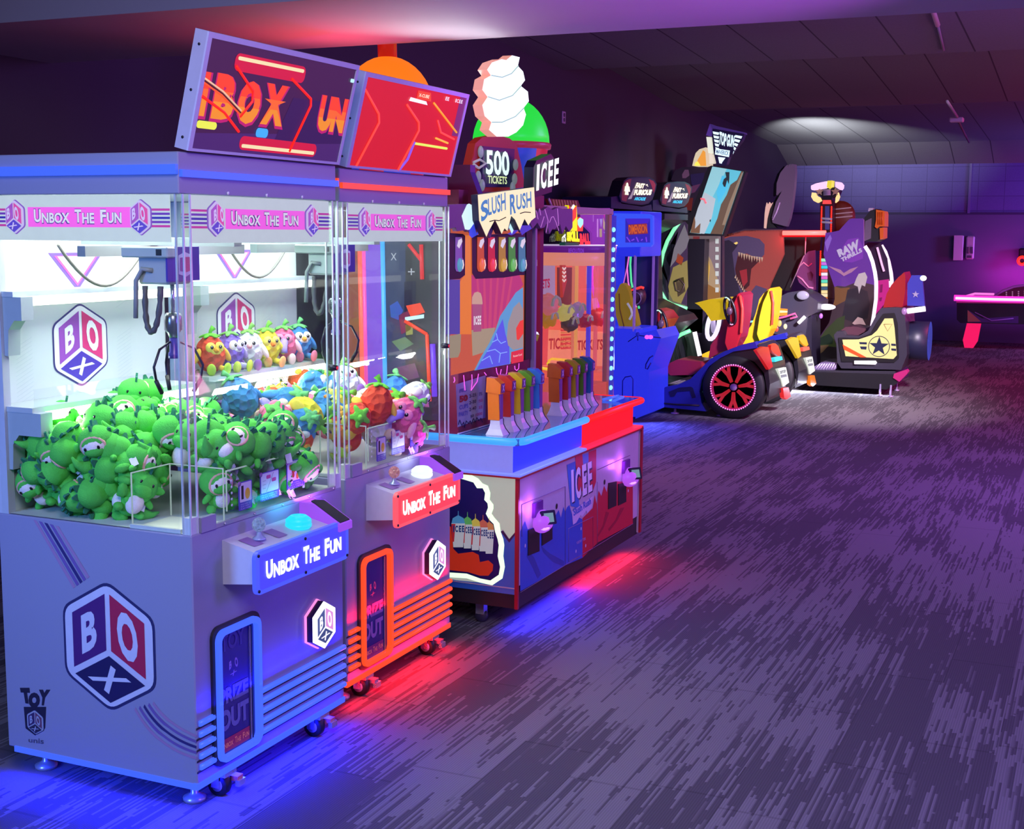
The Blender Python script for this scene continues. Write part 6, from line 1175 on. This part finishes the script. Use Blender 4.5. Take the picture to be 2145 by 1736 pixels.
m = MB(); m.tube(off(C('-60,668 160,615 280,575 305,615 220,640', *cJ, Y=TY+.0), n2, .03), .012, em('#f060a0', 1.1), 6); m.build('pink_tube', cn)
m = MB(); m.tube(off(C('-290,680 -200,668 -60,640', *cJ, Y=TY+.0), n2, .03), .012, em('#90e8f0', 1.1), 6); m.build('cyan_tube', cn)
m = MB(); m.tube(off(C('318,698 402,615', *cJ, Y=TY), n2, .02), .02, em('#fff4ff', 1.4), 8); m.build('white_tube', cn)
m = MB(); m.ell(C('670,495', *cJ, Y=TY+.3)[0], (.10, .04, .035), em('#f8f0ff', 1.3)); m.build('side_lamp', t)
m = MB(); m.ell(C('598,608', *cJ, Y=TY+.3)[0], (.02, .02, .03), em('#c070f8', 1.1)); m.build('violet_lamp', t)
lamp('flight_under_light', (-2.75, TY-.02, .10), (-2.75, TY-.25, 0), 1.3, (.75, .75, 1), 30, sy=.10)
lamp('ceiling_patch_lamp', (-4.1, 18.2, 2.5), (-3.9, 20.9, 3.4), .2, (.88, 1, .92), 30, spread=52)  # added lamp without a fixture, throws the pale patch on the far ceiling
# ------------------------------------------------------------------ dinosaur sided shooter behind it
DY = 16.2
t = thing('dinosaur_shooter_game', 'dark arcade booth side printed with a roaring toothed dinosaur on rust red', 'arcade game', (-3.9, 16.6, 0), org=(-3.9, 16.6, 0))
m = MB(); m.prism(C('735,672 800,650 870,638 1078,636 1082,770 1010,930 985,1010 990,1400 735,1400', *cA, Y=DY), (0, .06, 0), mat('#b05048', .4, emit=.4)); m.prism(C('730,670 870,630 1080,630 1078,645 870,645 740,680', *cA, Y=DY), (0, 1.2, 0), mat('#3a2a3a', .4)); dn = sub(m.build('side_panel', t), t)
m = MB(); G1 = mat('#5c4a74', .5, emit=.35, bump=.3); G2 = mat('#241c30', .5)
dec(m, C('738,690 790,672 880,668 950,685 978,715 976,770 950,800 880,765 830,775 820,830 850,960 900,980 930,940 990,960 985,1010 990,1400 738,1400', *cA, Y=DY), G1, n2, .004); dec(m, C('738,700 780,690 830,720 800,760 815,880 850,1000 820,1060 738,1000', *cA, Y=DY), G2, n2, .006); dec(m, C('832,775 880,770 950,805 905,850 895,940 860,975 830,930 815,850', *cA, Y=DY), mat('#3a0c14', .5), n2, .007); dec(m, C('840,860 880,850 885,920 860,950', *cA, Y=DY), mat('#8a2028', .5), n2, .008)
dec(m, C('808,708 826,700 832,708 820,716', *cA, Y=DY), em('#f0d070', .8), n2, .008); tm_ = mat('#e8c8a8', .4, emit=.3)
for k in range(10):
    x = 832+k*14; y = 768+k*3-abs(k-5); dec(m, C(f'{x},{y-6} {x+12},{y-4} {x+6},{y+22+(k%3)*5}', *cA, Y=DY), tm_, n2, .009)
for k in range(7):
    x = 812+k*8; y = 890+k*13; dec(m, C(f'{x},{y+8} {x+9},{y+14} {x+10},{y-10}', *cA, Y=DY), tm_, n2, .009)
m.build('dinosaur_picture', dn)
m = MB(); fin = C('290,30 300,60 320,20 335,50 350,20 385,25 392,120 380,300 350,560 320,700 285,800 240,790 110,755 100,690 150,500 235,340 190,380 155,410 160,260 205,130 260,60', *cW, Y=DY+.3); m.prism(fin, (0, .12, 0), mat('#6c5078', .5, emit=.4)); m.prism([p+V((-.06, .1, -.01)) for p in fin], (0, .1, 0), BLACK); m.tube(off(C('200,500 160,620 110,720', *cW, Y=DY+.3), n2, .004), .01, mat('#b8a0d0', .4), 5); m.build('tall_topper', t)
m = MB(); m.prism(C('0,820 10,640 20,560 35,500 50,530 70,495 90,520 110,500 70,580 40,700 25,825', *cW, Y=DY+.2), (0, .03, 0), mat('#f0c0b0', .4, emit=.6)); m.prism(C('20,820 60,600 130,500 120,600 170,420 230,330 160,520 100,700 105,760 160,820', *cW, Y=DY+.35), (0, .1, 0), BLACK); m.build('flame_board', t)
m = MB(); m.tube(C('236,882 775,880', *cW, Y=DY-.05), .028, em('#ff8a80', 1.3), 8); m.tube(C('236,890 775,888', *cW, Y=DY-.02), .04, em('#e01018', .9), 8); m.build('red_neon_bar', t)
m = MB(); m.prism(C('240,900 720,900 700,1100 520,1120 460,1240 360,1450 320,1600 50,1600 70,1540 240,1180', *cW, Y=DY+.5), (0, .1, 0), mat('#08070c', .6)); m.tube(C('525,910 515,1150', *cW, Y=DY+.2), .008, mat('#c0a0b0', .3), 5); m.tube(C('505,1160 330,1560', *cW, Y=DY+.3), .006, mat('#a890a8', .3), 5); m.build('black_back', t)
m = MB(); m.prism(C('400,1400 430,1290 490,1170 560,1110 640,1095 645,1590 560,1600 440,1500', *cW, Y=DY+.35), (0, .04, 0), mat('#a04898', .5, emit=.2)); dec(m, C('540,1380 590,1360 620,1400 600,1480 560,1470', *cW, Y=DY+.35), mat('#5a1848', .5), n2, .006); m.tube(off(C('430,1320 500,1250 560,1300 600,1260', *cW, Y=DY+.35), n2, .008), .012, mat('#d890c0', .4), 5); m.tube(off(C('420,1420 480,1460 560,1560 620,1570', *cW, Y=DY+.35), n2, .008), .012, mat('#d890c0', .4), 5); m.build('purple_picture', t)
lamp('red_bar_glow', (-3.4, DY-.15, 1.7), (-3.4, DY+.4, 1.6), .5, (1, .05, .05), 3, sy=.05)
# ------------------------------------------------------------------ striker tower
WY = 17.6
t = thing('striker_tower', 'slim red-lit tower with star-studded crown and stacked colour lamps', 'arcade game', Q(1735, 690, Y=WY)*V((1, 1, 0)) if 0 else (Q(1735, 690, Y=WY).x, WY, 0), org=(Q(1735, 690, Y=WY).x, WY, 0))
m = MB(); m.prism(C('700,440 860,440 860,1700 700,1700', *cW, Y=WY), (0, .3, 0), mat('#4a0c18', .4, emit=.12)); a_ = C('700,1700 860,1700', *cW, Y=WY); m.box((a_[0].x, WY, 0), (a_[1].x, WY+.3, a_[0].z), mat('#2a1020', .5)); m.box((a_[0].x-.2, WY-.3, 0), (a_[1].x+.2, WY+.5, .35), mat('#2a1420', .5)); tw = sub(m.build('tower_column', t), t)
m = MB()
dec(m, C('765,545 820,545 820,840 765,840', *cW, Y=WY), mat('#4a4a9c', .3, emit=.4), n2, .006); dec(m, C('745,460 840,460 850,520 735,520', *cW, Y=WY), em('#f84848', 1.1), n2, .02)
for x in (722, 845):
    for k in range(14 if x > 800 else 36):
        m.ell(C(f'{x-(k*0.6)},{560+k*24}', *cW, Y=WY-.02)[0], (.012, .01, .018), em('#ff3020', 1), nu=6, nv=4)
for y in (700, 745): m.tube(off(C(f'725,{y} 855,{y+8}', *cW, Y=WY), n2, .02), .014, mat('#c0b0d8', .3, emit=.3), 5)
m.build('column_lights', tw)
for k, cc in enumerate(('#a0f0c8', '#c070e0', '#30d0e0', '#e05048', '#f0e8f8', '#e070d0', '#60e0c0', '#f0f0a0', '#406080', '#f8e0a0', '#ffe8b8', '#f08838')):
    y = 1200+k*44; m = MB(); m.prism(C(f'722,{y} 795,{y} 795,{y+38} 722,{y+38}', *cW, Y=WY-.03), (0, -.03, 0), em(cc, 1.0)); m.build('colour_lamp', tw)
m = MB(); m.prism(C('655,350 880,310 925,350 900,410 850,440 850,470 740,470 720,430 670,400', *cW, Y=WY-.05), (0, .3, 0), mat('#1c1626', .4)); cr_ = sub(m.build('crown', t), t)
m = MB(); m.prism(C('588,290 650,262 780,235 785,300 740,325 600,345 588,330', *cW, Y=WY-.1), (0, .2, 0), em('#f4c8ec', 1.1)); m.build('left_crown_light', cr_)
m = MB(); m.prism(C('890,240 940,245 970,280 965,320 945,342 890,305', *cW, Y=WY-.1), (0, .2, 0), em('#f0c8f4', 1.1)); m.build('right_crown_light', cr_)
m = MB(); m.prism(C('795,228 848,225 842,310 820,330 785,310', *cW, Y=WY-.12), (0, .2, 0), em('#e0d040', 1.0)); m.build('yellow_crown_light', cr_)
for s, nm in (('600,375 590,430 620,480 670,505 720,480 700,440 660,420 640,380', 'left_gold_horn'), ('925,375 940,430 920,480 890,505 895,440 915,400', 'right_gold_horn')):
    m = MB(); m.prism(C(s, *cW, Y=WY-.06), (0, .08, 0), em('#ffd890', 1.1)); m.build(nm, cr_)
for u_ in (695, 893):
    c = C(f'{u_},365', *cW, Y=WY-.06)[0]; m = MB(); m.add([c+V(((.06 if k % 2 == 0 else .026)*math.sin(k*math.pi/5), -.004, (.06 if k % 2 == 0 else .026)*math.cos(k*math.pi/5))) for k in range(10)], [tuple(range(10))], mat('#c0a888', .4)); m.build('star', cr_)
m = MB()
for k in range(4): m.tube(off(C(f'745,{352+k*18} 835,{346+k*18}', *cW, Y=WY-.06), n2, .01), .012, mat('#a8a0c0', .3), 5)
m.build('crown_bars', cr_)
# basketball sign game
t = thing('basketball_game', 'round orange basketball sign above a dark hoop game beyond the printed booth', 'arcade game', (-2.75, 17.9, 0), org=(-2.75, 17.9, 0)); HY = 17.9
c = C('952,680', *cW, Y=HY)[0]; m = MB(); m.ell(c, (.20, .08, .21), mat('#8c2a18', .5, emit=.12, bump=.2), nu=24, nv=14)
bb = sub(m.build('ball_sign', t), t); m = MB()
for y, w_ in ((-.02, .17), (.03, .17), (.09, .15)): m.tube([c+V((-w_, -.07, y)), c+V((0, -.085, y+.012)), c+V((w_, -.06, y+.03))], .008, mat('#c8a0b8', .3, emit=.3), 5)
m.build('seam_lines', bb)
m = MB(); m.box((c.x-.25, HY, 0), (c.x+.3, HY+1.5, c.z-.15), mat('#1c1020', .5)); m.build('hoop_cabinet', t)
# ------------------------------------------------------------------ purple booth
PY = 16.05
t = thing('purple_printed_booth', 'purple and brown printed booth with RAW THRILLS lettering and glowing curved edges', 'arcade game', (-2.7, 16.6, 0), org=(-2.7, 16.6, 0))
def both(sw_, sj): return C(sw_, *cW, Y=PY)+C(sj, *cJ, Y=PY)
ol = both('770,880 860,868 940,850 1010,770 1065,712 1100,700 1225,700 1245,715 1245,1040 1310,1150 1360,1320 1385,1500', '1268,200 1268,400 1240,600 1205,765 900,1180 580,1185 582,870 700,690 745,500 772,400 770,260 700,60')+C('745,1150', *cW, Y=PY)
m = MB(); m.prism(ol, (0, .05, 0), mat('#6a34a4', .35, emit=.5, coat=.4), mat('#9a80c0', .4)); bp_ = sub(m.build('side_panel', t), t); m = MB()
art = lambda s, cc, d, crop=cJ, e_=.12: dec(m, C(s, *crop, Y=PY), mat(cc, .4, emit=e_*3, coat=.3), n2, d)  # emission in the print stands for light caught by the panel
art('760,250 800,230 900,240 1000,200 1100,180 1262,220 1266,400 1238,600 1205,760 1050,900 900,1180 584,1183 585,870 700,690 745,500 772,390', '#4a3440', .003); art('770,240 850,260 960,250 900,420 780,480 742,500 770,400', '#8a5a30', .005); art('590,880 660,780 800,640 900,600 880,800 760,900 800,1000 590,980', '#3c4a24', .006); art('590,880 700,830 760,900 740,960 592,970', '#142c1c', .007); art('584,1040 700,990 820,1000 860,1120 700,1170 586,1170', '#1c1418', .007); art('584,980 700,970 620,1060 586,1080', '#6a5038', .008)
art('1070,80 1150,60 1180,120 1150,240 1110,220 1075,330 1060,240 1010,220 1040,140', '#b0a0a8', .008, e_=.3); art('930,280 1060,250 1180,300 1210,460 1180,640 1000,680 860,640 900,440', '#2c2434', .006); art('990,700 1060,620 1120,640 1170,740 1040,730', '#c8a0a8', .009, e_=.25)
art('800,1290 960,1340 1000,1380 1080,1330 1180,1300 1100,1370 1000,1420 960,1390 860,1330', '#b07aa0', .009, cW, .2); art('980,1060 1050,960 1180,940 1240,1060 1240,1200 1100,1250 1000,1240', '#7c34b0', .004, cW, .2); art('760,1000 830,900 850,950 790,1120', '#8a60c8', .005, cW, .2)
m.text('RAW', off(C('945,1185 1200,1080 1180,955 910,1095', *cW, Y=PY), n2, .012), mat('#d8ccf0', .4, emit=.4), 0, .07, V(n2)); m.text('THRILLS', off(C('975,1245 1235,1115 1215,1065 960,1195', *cW, Y=PY), n2, .012), mat('#d8ccf0', .4, emit=.4), 0, .06, V(n2)); m.build('printed_art', bp_)
m = MB(); m.tube([p+V((.02, 0, 0)) for p in both('1240,1045 1290,1120 1335,1240 1365,1370 1380,1480', '1268,250 1264,400 1238,590 1212,760')], .022, em('#fce4ff', 1.3), 8); m.build('glowing_edge', t)
m = MB(); e2 = C('1460,1040 1510,1120 1550,1240 1580,1380 1590,1480 1575,1560', *cW, Y=PY+1.0); m.tube(e2, .03, em('#fce0fc', 1.2), 8); m.build('far_glowing_edge', t)
m = MB(); m.prism(C('1240,1040 1300,1000 1450,1000 1540,1200 1570,1440 1570,1480 1385,1480 1370,1330 1310,1140', *cW, Y=PY+.95), (0, .05, 0), mat('#2a1438', .4)); m.tube(C('1415,1060 1440,1150 1475,1280 1500,1360', *cW, Y=PY+.9), .014, em('#f8c0f0', 1), 6); m.prism(C('1268,172 1440,148 1445,250 1430,410 1270,600', *cJ, Y=PY+.9), (0, .05, 0), mat('#e828a0', .4, emit=.45)); m.prism(C('1342,215 1370,212 1362,310 1336,315', *cJ, Y=PY+.88), (0, .03, 0), mat('#8a1060', .4)); m.prism(C('1332,380 1362,375 1352,420 1332,425', *cJ, Y=PY+.88), (0, .03, 0), mat('#8a1060', .4)); m.box((-3.0, PY+.3, 0), (-2.4, PY+.9, .5), mat('#1c1424', .5)); m.build('inner_booth', t)
m = MB(); m.prism(C('1255,690 1330,600 1405,580 1480,640 1480,940 1400,990 1250,985', *cW, Y=PY+.3), (0, .4, 0), BLACK); m.prism(C('1262,735 1345,695 1335,950 1250,985', *cW, Y=PY+.28), (0, .03, 0), mat('#6a5a70', .4)); m.prism(C('1310,570 1365,570 1360,600 1300,610', *cW, Y=PY+.3), (0, .1, 0), mat('#c0b8c8', .3)); tp = sub(m.build('top_housing', t), t)
m = MB(); m.prism(C('1400,590 1500,610 1508,640 1505,800 1440,800 1410,825 1385,805 1400,720', *cW, Y=PY+.26), (0, .3, 0), mat('#f06418', .35, emit=.45)); m.prism(C('1445,820 1495,812 1492,945 1450,962', *cW, Y=PY+.26), (0, .3, 0), mat('#f06418', .35, emit=.45))
for k in range(3): m.tube(off(C(f'{1425+k*25},620 {1425+k*25},780', *cW, Y=PY+.26), n2, .004), .008, mat('#c84c10', .4), 4)
m.build('orange_shell', tp)
# posters glimpsed behind the racing signs
t = thing('backlit_poster_cabinet', 'dim cabinet with curved lit top and purple artwork behind the second racing sign', 'arcade game', (-4.6, 16.6, 0), org=(-4.6, 16.6, 0)); ZY = 16.4
m = MB(); m.prism(C('640,700 680,600 760,560 1020,560 1010,700 900,1040 740,1010 800,900 780,720', *cG, Y=ZY), (0, .3, 0), mat('#2c2034', .5)); a_ = C('740,1010 900,1040', *cG, Y=ZY); m.box((a_[0].x, ZY+.05, 0), (a_[1].x, ZY+.3, a_[0].z), mat('#1a1420', .5)); dec(m, C('760,640 790,590 830,590 840,650 800,680 765,680', *cG, Y=ZY), mat('#9a6a94', .5, emit=.15), n2, .006); dec(m, C('850,640 1000,620 990,700 920,820 860,740', *cG, Y=ZY), mat('#3c2c6c', .5, emit=.15), n2, .008); dec(m, C('880,760 960,740 900,830 800,860 780,800', *cG, Y=ZY), mat('#8a4c80', .5, emit=.15), n2, .010); dec(m, C('770,900 880,890 860,1030 740,1010', *cG, Y=ZY), mat('#8a2c28', .5, emit=.2), n2, .006); m.build('cabinet', t)
m = MB(); m.prism(C('868,548 885,470 905,410 945,370 1010,350 1022,548', *cG, Y=ZY-.05), (0, .3, 0), em('#d8c8a8', .9)); dec(m, C('905,548 930,480 960,430 985,380 1010,400 1020,548', *cG, Y=ZY-.05), em('#f0a040', .9), n2, .006); dec(m, C('890,548 905,510 930,500 960,548', *cG, Y=ZY-.05), em('#ffe860', 1), n2, .008); m.build('lit_dome', t)
# ------------------------------------------------------------------ air hockey
HY2 = 22.0; cE = (1880, 340, 3.947)
t = thing('air_hockey_table', 'air hockey table with pink glowing rail and red lit leg at right', 'air hockey table', (-1.2, 22.3, 0), org=(-1.2, 22.3, 0))
m = MB(); m.prism(C('490,1160 1300,1175 1300,1345 520,1328 490,1300', *cE, Y=HY2), (0, .85, 0), mat('#1e1834', .3, coat=.5)); m.box((Q(2005, 600, Y=HY2).x, HY2, Q(2005, 634, Y=HY2).z), (2.2, HY2+.9, Q(2005, 626, Y=HY2).z), mat('#c86aa8', .3)); tb = sub(m.build('table_body', t), t)
m = MB(); dec(m, C('580,1220 700,1290 1000,1270 1000,1330 580,1320', *cE, Y=HY2), mat('#4a3c8c', .4), n2, .006); dec(m, C('580,1220 690,1315 580,1318', *cE, Y=HY2), mat('#b08a6a', .4), n2, .008); m.tube(off(C('640,1240 780,1310 960,1290', *cE, Y=HY2), n2, .01), .01, mat('#8a7ac0', .4), 5); m.build('side_graphics', tb)
m = MB(); m.tube(C('468,1120 800,1130 1300,1140', *cE, Y=HY2-.03), .05, em('#ff3ad0', 1.1), 10); m.tube(C('480,1122 800,1132 1300,1142', *cE, Y=HY2-.075), .02, em('#ffc8f4', 1.5), 8); m.build('pink_rail', t)
lg = C('575,1325 690,1325 660,1480 625,1510', *cE, Y=HY2+.05)
m = MB(); m.prism([lg[0], lg[1], lg[2], (lg[3].x, HY2+.05, 0), (lg[0].x-.02, HY2+.05, 0), (lg[0].x-.05, HY2+.05, .12)], (0, .1, 0), em('#f01860', 1)); m.build('glowing_leg', t)
m = MB(); m.box((1.6, HY2+.05, 0), (1.85, HY2+.2, .5), em('#f01860', 1)); m.build('glowing_leg', t)
m = MB(); m.prism(C('800,1112 870,1070 960,1035 1060,1020 1300,1010 1300,1118', *cE, Y=HY2+.3), (0, .05, 0), mat('#4a1030', .4)); m.tube(C('800,1108 870,1062 960,1028 1060,1014 1300,1004', *cE, Y=HY2+.3), .022, mat('#a890c8', .3), 6)
for k in range(7):
    for j in range(3): m.ell(C(f'{900+k*50},{1075+j*16-k*3}', *cE, Y=HY2+.28)[0], (.012, .01, .012), mat('#e0a0c8', .3, emit=.3), nu=6, nv=4)
m.build('goal_shield', t)
m = MB(); m.tube(C('560,1108 640,1085 800,1090', *cE, Y=HY2+.4), .02, em('#ff80e0', 1), 6); m.build('far_rail', t)
lamp('hockey_rail_glow', (-1.2, HY2+.9, 1.1), (-1.2, BY, 1.2), 1.2, (1, .02, .5), 11, sy=.1); lamp('hockey_floor_glow', (-.8, HY2+.4, .45), (-.8, HY2-.4, 0), 1.6, (1, .03, .3), 14, sy=.1)
p = Q(2141, 546, Y=BY-.2); o = thing('ring_lamp', 'small red glowing ring lamp at the right edge of the back wall', 'lamp', (p.x, BY, p.z), org=(p.x, BY, p.z))
m = MB(); m.tube([p+V((.06*math.cos(a), 0, .06*math.sin(a))) for a in [i*math.pi/8 for i in range(16)]], .025, em('#ff3020', 1.2), 8, True); m.build('ring', o); m = MB(); m.box((p.x-.06, BY-.19, p.z-.04), (p.x+.06, BY-.01, p.z+.2), BLACK, .02); m.build('bracket', o)

finish()
